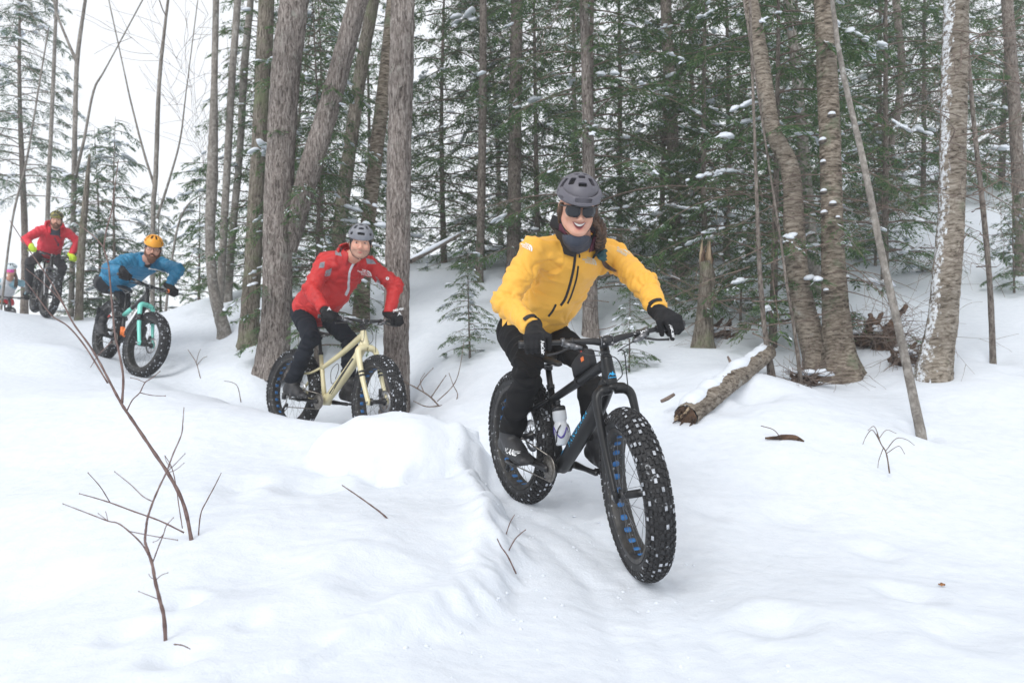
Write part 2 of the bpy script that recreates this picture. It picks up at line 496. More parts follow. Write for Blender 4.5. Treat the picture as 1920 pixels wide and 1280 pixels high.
def gz(x, y): return float(ground(np.array([x]), np.array([y]))[0])
def hit(px, py, near=1.8, far=30.0):
    """where the sight line through a photographed spot meets the snow"""
    d = np.arange(near, far, .02)
    x = (px - 960) / FPX * d; z = CAMZ + (HZ - py) / FPX * d
    k = np.argmax(ground(x, d) >= z)
    return P(px, py, float(d[k])) if k else P(px, py, far)
def G(px, d, sink=0.0):
    """foot of something standing at that column and distance"""
    x = (px - 960) / FPX * d
    return Vector((x, d, gz(x, d) - sink))

def snow_mat():
    m, n, l = newmat('snow')
    out = n.new('ShaderNodeOutputMaterial'); b = n.new('ShaderNodeBsdfPrincipled'); l.new(b.outputs[0], out.inputs[0])
    tc = n.new('ShaderNodeTexCoord')
    a = n.new('ShaderNodeTexNoise'); a.inputs['Scale'].default_value = 90; a.inputs['Detail'].default_value = 8; a.inputs['Roughness'].default_value = .7
    c = n.new('ShaderNodeTexNoise'); c.inputs['Scale'].default_value = 14; c.inputs['Detail'].default_value = 5
    l.new(tc.outputs['Object'], a.inputs['Vector']); l.new(tc.outputs['Object'], c.inputs['Vector'])
    b2_ = n.new('ShaderNodeBump'); b2_.inputs['Strength'].default_value = .28; b2_.inputs['Distance'].default_value = .03
    b1_ = n.new('ShaderNodeBump'); b1_.inputs['Strength'].default_value = .5; b1_.inputs['Distance'].default_value = .006
    l.new(c.outputs['Fac'], b2_.inputs['Height']); l.new(a.outputs['Fac'], b1_.inputs['Height'])
    l.new(b2_.outputs[0], b1_.inputs['Normal']); l.new(b1_.outputs[0], b.inputs['Normal'])
    rp = n.new('ShaderNodeValToRGB')
    rp.color_ramp.elements[0].position = .3; rp.color_ramp.elements[0].color = (.69, .735, .80, 1)
    rp.color_ramp.elements[1].position = .7; rp.color_ramp.elements[1].color = (.74, .78, .84, 1)
    l.new(c.outputs['Fac'], rp.inputs[0]); l.new(rp.outputs[0], b.inputs['Base Color'])
    b.inputs['Roughness'].default_value = .75
    b.inputs['Specular IOR Level'].default_value = .25
    return m
M_SNOW = snow_mat()

def axis(lo, hi, a, b, step, grow=1.09):
    mid = list(np.arange(a, b, step)); s = step
    r = [mid[-1]]
    while r[-1] < hi: s *= grow; r.append(r[-1] + s)
    s = step; q = [mid[0]]
    while q[-1] > lo: s *= grow; q.append(q[-1] - s)
    return np.array(q[:0:-1] + mid + r[1:])

DEBRIS_HUMPS = []
def build_ground():
    xs, ys = axis(-62, 62, -3.6, 3.8, .022), axis(-20, 80, 1.7, 6.2, .022, 1.05)
    gx, gy = np.meshgrid(xs, ys, indexing='ij')
    x, y = gx.ravel(), gy.ravel()
    z = ground(x, y) + dents(x, y) * (y < 9)
    nx, ny = len(xs), len(ys)
    i = np.arange(nx * ny).reshape(nx, ny)
    f = np.stack([i[:-1, :-1].ravel(), i[1:, :-1].ravel(), i[1:, 1:].ravel(), i[:-1, 1:].ravel()], 1)
    o = link('snow_ground', mkmesh('snow_ground', np.stack([x, y, z], 1), f), M_SNOW)
    tag(o, 'deep white snow covering the slope and the packed bike trail', kind='structure')
# ------------------------------------------------------------ fat bikes
M_RUBBER = pm('tyre_rubber', (.012, .012, .013), (.03, .03, .032), rough=.75, scale=30, bump=.2, bscale=150, bdist=.002, c3=(.72, .75, .80), c3fac=(.60, .72), c3scale=20)
M_RUBBER_C = pm('tyre_rubber_clean', (.012, .012, .013), (.035, .034, .034), rough=.75, scale=30, bump=.2, bscale=150, bdist=.002, c3=(.55, .57, .6), c3fac=(.66, .80), c3scale=16)
M_KNOB = pm('knob_rubber', (.010, .010, .011), (.026, .026, .028), rough=.7, scale=40)
M_KNOBSNOW = pm('snow_packed_on_knobs', (.20, .215, .24), (.52, .54, .58), rough=.8, scale=60)
M_BLACK = pm('black_anodised', (.010, .010, .011), (.022, .022, .024), rough=.35, scale=20)
M_CARBON = pm('matt_carbon', (.007, .0072, .008), (.012, .0125, .014), rough=.36, spec=.38, scale=12, c3=(.35, .37, .4), c3fac=(.73, .78), c3scale=45)
M_STEEL = pm('steel', (.35, .35, .36), (.5, .5, .5), rough=.35, metal=1, scale=40)
M_CHAIN = pm('chain_steel', (.18, .165, .15), (.33, .31, .28), rough=.45, metal=1, scale=80)
M_GREYALU = pm('grey_aluminium', (.12, .125, .13), (.2, .2, .21), rough=.35, metal=.8, scale=30)
M_CREAM = pm('cream_paint', (.62, .55, .32), (.70, .63, .40), rough=.35, scale=6, coat=.3, c3=(.80, .80, .78), c3fac=(.74, .8), c3scale=40)
M_MINT = pm('mint_paint', (.16, .60, .50), (.20, .66, .56), rough=.4, scale=6, coat=.2)
M_ORANGE = pm('orange_paint', (.78, .17, .03), (.85, .22, .05), rough=.45, scale=8)
M_WHITEP = pm('white_print', (.75, .76, .77), (.82, .82, .82), rough=.5)
M_CYAN = pm('cyan_print', (.02, .36, .72), (.03, .45, .80), rough=.4, scale=20)
M_BLUERIM = pm('blue_rim_tape', (.02, .13, .36), (.035, .20, .48), rough=.5, scale=25, c3=(.6, .65, .7), c3fac=(.66, .8), c3scale=50)
M_RIM = pm('rim_black_snowy', (.012, .012, .013), (.04, .036, .032), rough=.5, scale=25, c3=(.66, .69, .74), c3fac=(.62, .74), c3scale=35)
M_TAN = pm('tan_print', (.30, .22, .13), (.36, .27, .16), rough=.7)
M_BOTTLE = pm('translucent_bottle', (.58, .60, .63), (.68, .70, .73), rough=.3, scale=10, trans=.15)
M_PURPLE = pm('purple_print', (.06, .04, .22), (.09, .06, .3), rough=.5)
M_REDP = pm('red_plastic', (.6, .03, .02), (.7, .05, .03), rough=.4)
M_SADDLE = pm('saddle_vinyl', (.015, .015, .016), (.03, .03, .03), rough=.5)

RW, WB = .372, 1.13
UX = Vector((-math.cos(R(68)), 0, math.sin(R(68))))      # steering axis
NX = Vector((UX.z, 0, -UX.x))
REAR, FRONT = Vector((0, 0, RW)), Vector((WB, 0, RW))
A0 = FRONT - NX * .05
BBP = Vector((.45, 0, .315))
def ax(t, n=0, y=0): return A0 + UX * t + NX * n + Vector((0, y, 0))

def wheel_meshes():
    """tyre, tread, rim, hub, spokes, rotor round the local y axis"""
    Ry = Matrix.Rotation(R(-90), 4, 'X')      # lathe z -> +y
    out = {}
    m = MB()
    prof = []
    for k in range(25):
        a = R(-125 + 250 * k / 24)
        prof.append((.3150 + .0480 * math.cos(a), .0525 * math.sin(a)))
    m.lathe(prof, 96, Ry)
    out['tyre'] = m.mesh('tyre')
    rg = random.Random(5)
    m = MB()
    NP = 64
    def knob(ang, lat, du, dv, hgt, snow):
        # lat: angle round the section; du along the wheel, dv across
        c = Vector((0, .0525 * math.sin(lat), .3150 + .0480 * math.cos(lat)))
        nrm = Vector((0, math.sin(lat) / .0525, math.cos(lat) / .0480)).normalized()
        t = Vector((1, 0, 0)); w = nrm.cross(t)
        M = Matrix.Rotation(ang, 3, 'Y')
        vs = []
        for hh, k in ((-.003, 1.12), (hgt, .88)):
            for a, b in ((-1, -1), (1, -1), (1, 1), (-1, 1)):
                vs.append(M @ (c + t * (a * du * k * 1.22) + w * (b * dv * k * 1.15) + nrm * hh))
        m.mi = 0; m.add(vs, [(0, 1, 5, 4), (1, 2, 6, 5), (2, 3, 7, 6), (3, 0, 4, 7)])
        m.mi = 1 if snow else 0; m.add(vs[4:], [(0, 1, 2, 3)])
    for i in range(NP):
        a = 2 * math.pi * i / NP; h = math.pi / NP
        for s in (-1, 1):
            knob(a, s * R(11), .0085, .0058, .0085, rg.random() < .34)
            knob(a + h, s * R(30), .0065, .0042, .008, rg.random() < .22)
            knob(a + (h if s > 0 else h * .6), s * R(48), .0085, .0055, .0085, rg.random() < .26)
            knob(a + h * .2, s * R(66), .0068, .0058, .009, rg.random() < .2)
            knob(a + h * 1.1, s * R(80), .0060, .0060, .007, rg.random() < .08)
        if i % 2 == 0: knob(a + h, 0, .006, .0035, .0075, rg.random() < .25)
    out['tread'] = m.mesh('tread', False)
    m = MB()
    m.lathe([(.284, -.043), (.287, -.046), (.277, -.047), (.268, -.044), (.262, -.034), (.262, .034), (.268, .044), (.277, .047), (.287, .046), (.284, .043), (.272, .036), (.272, -.036)], 72, Ry, closed=True)
    out['rim'] = m.mesh('rim')
    me = out['rim']; me.set_sharp_from_angle(angle=R(35))
    m = MB()
    m.lathe([(.0, -.078), (.012, -.078), (.012, -.065), (.030, -.062), (.030, -.054), (.018, -.048), (.017, .048), (.030, .054), (.030, .062), (.012, .065), (.012, .078), (0, .078)], 24, Ry)
    out['hub'] = m.mesh('hub')
    m = MB()
    for i in range(32):
        a = 2 * math.pi * (i + .5) / 32; s = 1 if i % 2 else -1
        b = a + (R(55) if (i // 2) % 2 else -R(55))
        p = Vector((.029 * math.sin(b), s * .058, .029 * math.cos(b))); q = Vector((.264 * math.sin(a), s * .022, .264 * math.cos(a)))
        m.tube([p, q], .0011, 4, False)
    out['spokes'] = m.mesh('spokes')
    m = MB()
    T = .0016
    m.lathe([(.066, -T), (.090, -T), (.090, T), (.066, T)], 40, Matrix.Translation((0, .060, 0)) @ Ry, closed=True)
    for i in range(6):
        a = 2 * math.pi * i / 6
        m.tube([(.018 * math.sin(a), .06, .018 * math.cos(a)), (.068 * math.sin(a + .5), .06, .068 * math.cos(a + .5))], .004, 5)
    out['rotor'] = m.mesh('brake_rotor')
    m = MB()
    for k in range(9):
        rr = .062 - k * .0042; y = -.035 - k * .0036
        n = 2 * (24 - k)
        ring = lambda yy: [Vector(((rr if j % 2 else rr - .004) * math.cos(2 * math.pi * j / n), yy, (rr if j % 2 else rr - .004) * math.sin(2 * math.pi * j / n))) for j in range(n)]
        m.loft([ring(y), ring(y - .0018)])
    out['cassette'] = m.mesh('cassette', False)
    # one slot of the rim strip showing through a cut-out
    m = MB()
    n = 14
    for yy, k in ((0, 0),):
        pts = []
        for j in range(n):
            a = 2 * math.pi * j / n
            x_, y_ = .0135 * math.copysign(abs(math.cos(a)) ** .6, math.cos(a)), .0155 * math.copysign(abs(math.sin(a)) ** .6, math.sin(a))
            pts.append((x_, y_))
        def on(x_, y_, r): return Vector((r * math.sin(x_ / .262), y_, r * math.cos(x_ / .262)))
        m.loft([[on(x_, y_, .2622) for x_, y_ in pts], [on(x_, y_, .2603) for x_, y_ in pts]])
    out['slot'] = m.mesh('rim_cutout')
    return out
WH = wheel_meshes()

def text_verts(txt, size=1.0, bold=0.0, space=1.0, shear=0.0):
    c = bpy.data.curves.new('txt', 'FONT'); c.body = txt; c.size = size; c.offset = bold; c.space_character = space; c.shear = shear
    c.align_x = 'CENTER'; c.align_y = 'CENTER'; c.resolution_u = 3
    o = bpy.data.objects.new('txt', c); col.objects.link(o)
    dg = bpy.context.evaluated_depsgraph_get()
    me = o.evaluated_get(dg).to_mesh()
    v = [tuple(q.co) for q in me.vertices]; f = [tuple(p.vertices) for p in me.polygons]
    o.evaluated_get(dg).to_mesh_clear()
    bpy.data.objects.remove(o); bpy.data.curves.remove(c)
    return v, f
def decal(name, vf, origin, xd, yd, bvh, mat, parent, raise_=.0012, reach=.12, world=None):
    """flat print laid on a surface: 2-D outline -> 3-D, dropped on to the mesh along the outline's normal"""
    v, f = vf
    xd, yd, origin = Vector(xd).normalized(), Vector(yd), Vector(origin)
    yd = (yd - xd * yd.dot(xd)).normalized(); nd = xd.cross(yd)
    out = []
    for (x, y, *_) in v:
        p = origin + xd * x + yd * y
        if bvh:
            h = bvh.ray_cast(p + nd * reach, -nd, reach * 2.2)
            if h[0]: p = h[0] + nd * raise_
        out.append(p)
    k = len(out)
    top = out
    bot = [p - nd * .0015 for p in out]
    m = MB(); m.add(top, f); m.add(bot, [tuple(reversed(q)) for q in f])
    return obj(name, m, mat, parent, smooth=False)
def bvh_of(*objs):
    vs, fs = [], []
    for o in objs:
        k = len(vs); vs += [v.co.copy() for v in o.data.vertices]; fs += [tuple(i + k for i in p.vertices) for p in o.data.polygons]
    return BVHTree.FromPolygons(vs, fs)

def rear_at(pr, F):
    """rear contact in direction pr = (column, row), one wheelbase behind front contact F"""
    d = F.y
    while (P(*pr, d) - F).length < WB or d < F.y + .05: d += .005
    return P(*pr, d)
def fat_bike(label, cat, rc, fc, lean, steer, st, group='fat bikes ridden down the trail', crank=0):
    """bicycle; rc, fc rear and front contact (world), lean to the rider's right, steer to the right"""
    f = (fc - rc).normalized()
    left = Vector((0, 0, 1)).cross(f).normalized()
    up = f.cross(left)
    Mw = Matrix((f, left, up)).transposed().to_4x4()
    Mw = Mw @ Matrix.Rotation(R(lean), 4, 'X')
    Mw.translation = rc
    t = thing('fat_bike', label, cat, Mw, group)
    fr, fk = st['frame'], st['fork']
    S = Matrix.Translation(A0) @ Matrix.Rotation(R(-steer), 4, UX) @ Matrix.Translation(-A0)
    tyre_m = [st.get('tyre', M_RUBBER)]
    # wheels
    for nm, c, M in (('rear', REAR, Matrix.Translation(REAR)), ('front', FRONT, S @ Matrix.Translation(FRONT))):
        w = link('wheel', WH['rim'], M_RIM, t, M @ Matrix.Rotation(R(st.get('spin', 13)), 4, 'Y'))
        link('tyre', WH['tyre'].copy() if st.get('tyre') else WH['tyre'], tyre_m, w)
        tag(link('tread', WH['tread'], [M_KNOB, M_KNOBSNOW], w), kind='stuff')
        link('hub', WH['hub'], M_BLACK, w)
        tag(link('spokes', WH['spokes'], M_GREYALU, w), kind='stuff')
        link('brake_rotor', WH['rotor'], M_STEEL, w)
        if nm == 'rear': link('cassette', WH['cassette'], M_CHAIN, w)
        for k in range(st.get('slots', 0)):
            link('rim_cutout', WH['slot'], st.get('slotm', M_BLUERIM), w, Matrix.Rotation(2 * math.pi * (k + .5) / st['slots'], 4, 'Y'))
    # frame
    stt = BBP + Vector((-.292 * .43, 0, .956 * .43))
    ht0, ht1 = ax(.485), ax(.60)
    m = MB()
    m.tube([ax(.472), ax(.50), ax(.56), ax(.60), ax(.612)], [.031, .030, .027, .026, .026], 20)
    htube = m
    dt = bez([BBP + Vector((.01, 0, .0)), lerp(BBP, ht0, .35) + Vector((0, 0, -.012)), lerp(BBP, ht0, .75) + Vector((0, 0, -.004)), ax(.515, -.004)], 6)
    m.tube(dt, [.036 + .004 * math.sin(math.pi * k / (len(dt) - 1)) for k in range(len(dt))], 20, flat=st.get('dtflat', .9), up=(0, 1, 0))
    sj = BBP + Vector((-.292 * st.get('seat', .40), 0, .956 * st.get('seat', .40)))
    ttj = BBP + Vector((-.292 * st.get('ttj', .36), 0, .956 * st.get('ttj', .36)))
    tt = bez([ax(.585, -.01), lerp(ax(.585), ttj, .5) + Vector((0, 0, st.get('ttbow', .0))), ttj], 8)
    m.tube(tt, [.025 - .006 * k / (len(tt) - 1) for k in range(len(tt))], 16, up=(0, 1, 0))
    m.tube([BBP, lerp(BBP, sj, .5), sj], [.022, .0185, .018], 16)
    m.tube([BBP - Vector((0, .052, 0)), BBP + Vector((0, .052, 0))], .029, 18)
    m.tube([BBP + Vector((.0, 0, .0)), BBP + Vector((.035, 0, .05))], [.04, .034], 14)
    for s in (-1, 1):
        cs = bez([BBP + Vector((-.01, s * .042, .0)), BBP + Vector((-.09, s * .078, .005)), Vector((.10, s * .090, RW - .01)), Vector((.0, s * .092, RW))], 6)
        m.tube(cs, [.017] * 6 + [.013] * (len(cs) - 6), 10)
        sst = bez([ttj + Vector((-.005, s * .014, .0)), ttj + Vector((-.07, s * .068, -.05)), Vector((.13, s * .088, RW + .14)), Vector((.0, s * .092, RW + .005))], 6)
        m.tube(sst, .0105, 10)
        m.box((0, s * .093, RW), (.045, .010, .045), bev=.003)
    frame = obj('frame', m, fr, t)
    fb = bvh_of(frame)
    m = MB(); m.tube([sj - Vector((-.0015, 0, .005)), sj + Vector((-.005, 0, .017))], .0215, 16); obj('seat_clamp', m, M_BLACK, t)
    top = BBP + Vector((-.292 * st.get('post', .56), 0, .956 * st.get('post', .56)))
    m = MB(); m.tube([sj - Vector((-.03, 0, .1)), top], .0155, 14); m.box(top + Vector((0, 0, .008)), (.05, .03, .03), bev=.004); obj('seat_post', m, M_BLACK, t)
    m = MB()
    rings = []
    for k in range(15):
        q = k / 14; x = -.15 + .28 * q
        wd = .070 * (1 - ss(.25, .72, np.array(q))) + .020; th = .022 * (1 - .3 * q); dz = .028 * (1 - q) ** 3 - .008 * q
        if k in (0, 14): wd *= .55; th *= .5
        rings.append([top + Vector((x, wd * math.cos(a), .045 + dz + th * math.sin(a) * (1 if math.sin(a) > 0 else .8))) for a in [2 * math.pi * j / 16 for j in range(16)]])
    m.loft(rings)
    sdl = obj('saddle', m, M_SADDLE, t)
    m = MB()
    for s in (-1, 1): m.tube([top + Vector((-.1, s * .03, .04)), top + Vector((-.04, s * .022, .018)), top + Vector((.04, s * .022, .018)), top + Vector((.1, s * .012, .034))], .0035, 6)
    obj('saddle_rails', m, M_STEEL, sdl)
    # fork, turned with the bars
    m = MB()
    yl = .083
    m.tube([ax(.462), ax(.485)], [.036, .031], 20)
    for s in (-1, 1):
        leg = bez([ax(.468, 0, s * .012), ax(.462, .004, s * .050), ax(.435, .008, s * .077), ax(.37, .012, s * yl), ax(.20, .020, s * (yl + .001)), ax(.06, .040, s * (yl + .001)), ax(0, .05, s * (yl + .001))], 6)
        n = len(leg)
        m.tube(leg, [(.034 if st.get('fat_fork') else .030) if k < 7 else lerp(.027, .0165, min(1, (k - 7) / 20)) * (1.2 if st.get('fat_fork') else 1) for k in range(n)], 14, flat=.82, up=(1, 0, 0))
        m.box(ax(0, .05, s * (yl + .001)), (.045, .016, .05), bev=.004)
    fork = obj('fork', m, fk, t, M=S)
    m = MB()
    m.tube([ax(0, .05, -.094), ax(0, .05, .094)], .0075, 10)
    obj('front_axle', m, M_BLACK, fork)
    m = MB(); m.tube([ax(0, .05, -.0945), ax(0, .05, -.099)], .011, 10); obj('axle_cap', m, M_STEEL, fork)
    m = MB(); m.tube([ax(0, .05, .066), ax(0, .05, .0905)], .0165, 12); obj('hub_end', m, M_BLACK, fork)
    m = MB(); m.box(ax(.085, .012, .062), (.03, .03, .07), bev=.005); obj('brake_caliper', m, M_BLACK, fork)
    if st.get('bands'):
        for s in (-1, 1):
            for tq in (.265, .235):
                m = MB(); m.tube([ax(tq, .0165, s * (yl + .0005)), ax(tq - .016, .0172, s * (yl + .0005))], .0242, 14, flat=.86, up=(1, 0, 0)); obj('fork_stripe', m, M_BLACK, fork)
    # cockpit
    m = MB(); m.tube([ax(.611), ax(.655)], .0205, 18); m.tube([ax(.614), ax(.618)], .0245, 18); m.tube([ax(.632), ax(.635)], .0225, 18); obj('headset_spacers', m, M_BLACK, t, M=S)
    SB = ax(.672, .052)
    m = MB(); m.tube([ax(.652), ax(.694)], .021, 16); m.tube([ax(.674, .01), ax(.673, .045)], [.019, .021], 14, up=(0, 1, 0), flat=.9)
    m.tube([SB + Vector((0, -.026, 0)), SB + Vector((0, .026, 0))], .024, 16)
    stem = obj('stem', m, M_BLACK, t, M=S)
    for s in (-1, 1):
        for q in (-1, 1):
            m = MB(); c0 = SB + Vector((0, s * .019, 0)) + UX * (q * .017) + NX * .019
            m.tube([c0, c0 + NX * .006], .0042, 8); obj('bolt', m, M_STEEL, stem)
        m = MB(); m.tube([SB + Vector((0, s * .0255, 0)), SB + Vector((0, s * .0275, 0))], .0245, 16); obj('clamp_edge', m, st.get('clamp', M_GREYALU), stem)
    BW = .375
    def barp(y):
        s = abs(y); k = max(0, (s - .09) / (BW - .09))
        return SB + Vector((-.055 * k, y, .012 * min(1, s / .12 if s > .04 else 0) + .012 * k))
    m = MB(); ys = [-BW + 2 * BW * k / 40 for k in range(41)]
    m.tube([barp(y) for y in ys], [.0112 if abs(y) > .12 else (.0158 if abs(y) < .05 else lerp(.0158, .0112, (abs(y) - .05) / .07)) for y in ys], 14, up=(1, 0, 0))
    bar = obj('handlebar', m, M_BLACK, t, M=S)
    grips = []
    for s in (-1, 1):
        m = MB()
        yy = [s * (BW - .135 + .14 * k / 12) for k in range(13)]
        m.tube([barp(min(BW, abs(y)) * s if abs(y) < BW else y) for y in yy], [.0165 + (.0012 if k % 2 else 0) for k in range(13)], 14, up=(1, 0, 0))
        obj('grip', m, st.get('grip', M_BLACK), t, M=S)
        if st.get('gripring'):
            m = MB(); m.tube([barp(s * (BW - .14)), barp(s * (BW - .122))], .021, 14, up=(1, 0, 0)); obj('grip_collar', m, st['gripring'], t, M=S)
        grips.append((barp(s * (BW - .065)), barp(s * BW) - barp(s * (BW - .12))))
        # brake: clamp, body, blade
        lv = barp(s * (BW - .185))
        m = MB(); m.tube([lv + Vector((0, -.008, 0)), lv + Vector((0, .008, 0))], .0185, 14)
        m.tube([lv + Vector((.018, 0, -.006)), lv + Vector((.035, -s * .045, -.022))], [.0125, .0135], 10)
        m.tube([lv + Vector((.034, -s * .04, -.021)), lv + Vector((.041, -s * .075, -.03))], [.0135, .008], 10)
        bl = obj('brake_lever', m, M_GREYALU, t, M=S)
        m = MB(); m.tube(bez([lv + Vector((.038, -s * .02, -.022)), lv + Vector((.052, s * .03, -.034)), lv + Vector((.050, s * .085, -.040))], 5), [.006, .006, .0055, .0052, .005, .005, .005, .005, .005, .005, .006], 8)
        obj('lever_blade', m, M_BLACK, bl)
        hose_end = Vector((.0, s * .03, -.1)) + ax(.52, .045)
        m = MB(); m.tube(bez([lv + Vector((.042, -s * .075, -.031)), lv + Vector((.09, -s * .16, -.055)), ax(.60, .12, s * .05), ax(.50, .075, s * .055), ax(.42, .035, s * .060) if s > 0 else ax(.53, .0, s * .04)], 8), .0026, 6)
        obj('brake_hose', m, M_BLACK, t, M=S)
        # shifter or dropper remote
        m = MB(); m.box(barp(s * (BW - .225)) + Vector((-.012, 0, -.022)), (.04, .03, .024), bev=.005); m.tube([barp(s * (BW - .225)) + Vector((0, -.006, 0)), barp(s * (BW - .225)) + Vector((0, .006, 0))], .016, 12)
        m.tube([barp(s * (BW - .225)) + Vector((-.02, 0, -.03)), barp(s * (BW - .19)) + Vector((-.035, 0, -.032))], .005, 6)
        obj('shifter', m, M_BLACK, t, M=S)
    m = MB(); m.tube(bez([barp(-.15) + Vector((.01, 0, -.03)), barp(-.10) + Vector((.07, 0, -.05)), ax(.585, .10, .01), ax(.52, .05, .045), ax(.50, -.02, .032)], 8), .0024, 6); obj('shift_cable', m, M_BLACK, t, M=S)
    # cranks
    Rc = Matrix.Rotation(R(crank), 3, 'Y')
    feet = {}
    for s in (-1, 1):          # right arm rearward, left arm forward when crank = 0
        d = Rc @ Vector((s * 1.0, 0, 0)); c0 = BBP + Vector((0, s * .085, 0)); c1 = c0 + d * .17 + Vector((0, s * .015, 0))
        m = MB(); m.tube([c0 - d * .018, c0, lerp(c0, c1, .5), c1, c1 + d * .016], [.012, .021, .014, .015, .010], 12, flat=.65, up=(0, 0, 1))
        m.tube([c0 - Vector((0, s * .03, 0)), c0 + Vector((0, s * .010, 0))], .016, 14)
        ca = obj('crank_arm', m, M_BLACK, t)
        pc = c1 + Vector((0, s * .062, 0))
        m = MB(); m.box(pc, (.10, .095, .017), bev=.004)
        for a in (-1, 1):
            for b in (-1, 0, 1): m.tube([pc + Vector((a * .042, b * .038, -.012)), pc + Vector((a * .042, b * .038, .0125))], .0022, 5)
        obj('pedal', m, M_BLACK, t)
        feet[s] = pc
    m = MB(); n = 64
    def cr(r1, yy): return [BBP + Vector(((r1 if j % 2 else r1 - .006) * math.cos(2 * math.pi * j / n), yy, (r1 if j % 2 else r1 - .006) * math.sin(2 * math.pi * j / n))) for j in range(n)]
    m.loft([cr(.066, -.0675), cr(.066, -.0705)])
    m.lathe([(.05, -.002), (.05, .002), (.02, .008), (.02, -.002)], 24, Matrix.Translation(BBP + Vector((0, -.072, 0))) @ Matrix.Rotation(R(90), 4, 'X'))
    obj('chainring', m, M_CHAIN, t, smooth=False)
    m = MB(); ch = []
    ro, rr = .066, .042
    for k in range(13): a = R(100 - 200 * k / 12); ch.append(BBP + Vector((ro * math.cos(a), -.069, ro * math.sin(a))))
    lo = Vector((-.03, -.069, .19)); up_ = Vector((.012, -.069, .245))
    ch += [up_ + Vector((.02, 0, -.015)), lo + Vector((.012, 0, -.012)), lo + Vector((-.012, 0, -.006)), lo + Vector((-.012, 0, .02)), up_ + Vector((-.016, 0, .012))]
    for k in range(9): a = R(-60 - 205 * k / 8); ch.append(REAR + Vector((rr * math.cos(a), -.069, rr * math.sin(a))))
    ch.append(ch[0]); m.tube(ch, .0042, 6, flat=.8); obj('chain', m, M_CHAIN, t)
    m = MB(); m.box(REAR + Vector((-.005, -.09, -.05)), (.04, .03, .06), bev=.006); m.tube([up_ + Vector((0, -.006, 0)), up_ + Vector((0, .006, 0))], .019, 12); m.tube([lo + Vector((0, -.006, 0)), lo + Vector((0, .006, 0))], .019, 12)
    m.tube([up_ + Vector((0, -.01, 0)), lo + Vector((0, -.01, 0))], .010, 8); obj('derailleur', m, M_BLACK, t)
    return dict(t=t, M=Mw, S=S, grips=grips, feet=feet, frame=frame, fb=fb, top=top, tt=tt, dt=dt, SB=SB, barp=barp, sj=sj, fork=fork, bar=bar)
def side_text(B, name, txt, t0, t1, off, size, mat, space=1.0, bold=0.0, side=-1, line='dt', shear=0):
    """lettering along the down tube (or another tube) on one side"""
    p = B[line]; a, b = lerp(p[0], p[-1], t0), lerp(p[0], p[-1], t1)
    xd = (b - a).normalized(); nrm = Vector((0, side, 0)); yd = nrm.cross(xd)
    return decal(name, text_verts(txt, size, bold, space, shear), lerp(a, b, .5) + yd * off, xd, yd, B['fb'], mat, B['t'])
ST1 = dict(frame=M_CARBON, fork=M_CARBON, slots=26, seat=.40, post=.50, ttj=.34, dtflat=1.0, spin=13)
F1 = P(1191, 1080, 3.42)
B1 = fat_bike('matt black fat bike with blue rim slots and snowy tyres, nearest the camera', 'bicycle', rear_at((978, 940), F1), F1, 4, 17, ST1)
ST2 = dict(frame=M_CREAM, fork=M_CREAM, tyre=M_RUBBER_C, slots=26, slotm=M_GREYALU, seat=.41, post=.55, ttj=.29, bands=True, spin=20, ttbow=-.01, fat_fork=True)
F2 = P(702, 842, 6.2)
B2 = fat_bike('cream fat bike under the rider in the red jacket with grey patches', 'bicycle', rear_at((543, 812), F2), F2, -4, 12, ST2)
ST3 = dict(frame=M_BLACK, fork=M_MINT, tyre=M_RUBBER_C, seat=.34, post=.55, ttj=.30, grip=M_BLACK, gripring=M_ORANGE, spin=5, fat_fork=True)
F3 = P(258, 707, 8.7)
B3 = fat_bike('black and mint fat bike with orange grip collars under the blue-jacketed rider', 'bicycle', rear_at((190, 675), F3), F3, -9, -12, ST3)
ST4 = dict(frame=M_BLACK, fork=M_GREYALU, tyre=M_RUBBER_C, seat=.36, post=.58, ttj=.32, spin=8, clamp=M_STEEL)
F4 = P(87, 596, 12.6)
B4 = fat_bike('dark grey fat bike with orange frame panel, farthest bike up the slope', 'bicycle', rear_at((64, 586), F4), F4, -6, -8, ST4)
# ------------------------------------------------------------ riders
M_SKIN = pm('skin', (.58, .30, .21), (.66, .37, .27), rough=.5, scale=25, bump=.15, bscale=220, bdist=.001, c3=(.62, .22, .16), c3fac=(.52, .75), c3scale=16, sss=.08)
M_STUB = pm('stubble_skin', (.34, .19, .14), (.44, .26, .19), rough=.6, scale=120)
M_LIPS = pm('lips', (.42, .12, .11), (.50, .16, .14), rough=.4, scale=40)
M_MOUTH = pm('mouth_inside', (.10, .015, .015), (.16, .03, .03), rough=.5)
M_TEETH = pm('teeth', (.64, .61, .56), (.70, .67, .62), rough=.25)
M_EYE = pm('eyes', (.05, .04, .035), (.08, .06, .05), rough=.15)
M_EYEW = pm('eye_whites', (.6, .58, .56), (.68, .66, .64), rough=.2)
M_HAIR = pm('brown_hair', (.035, .019, .012), (.105, .058, .034), rough=.45, scale=60, stretch=(1, 1, .2), bump=.6, bscale=160, bdist=.003)
M_BEARD = pm('auburn_beard', (.055, .018, .008), (.15, .055, .022), rough=.6, scale=120, bump=.8, bscale=200, bdist=.004)
M_YEL = pm('yellow_shell', (.80, .41, .045), (.85, .455, .065), rough=.66, scale=3, bump=.55, bscale=17, bdist=.014, sheen=.1)
M_RED = pm('red_shell', (.46, .012, .013), (.54, .02, .018), rough=.6, scale=4, bump=.55, bscale=17, bdist=.014, c3=(.36, .012, .016), c3fac=(.5, .7), c3scale=5)
M_RED2 = pm('bright_red_shell', (.58, .012, .03), (.66, .02, .045), rough=.62, scale=4, bump=.25, bscale=25, bdist=.006)
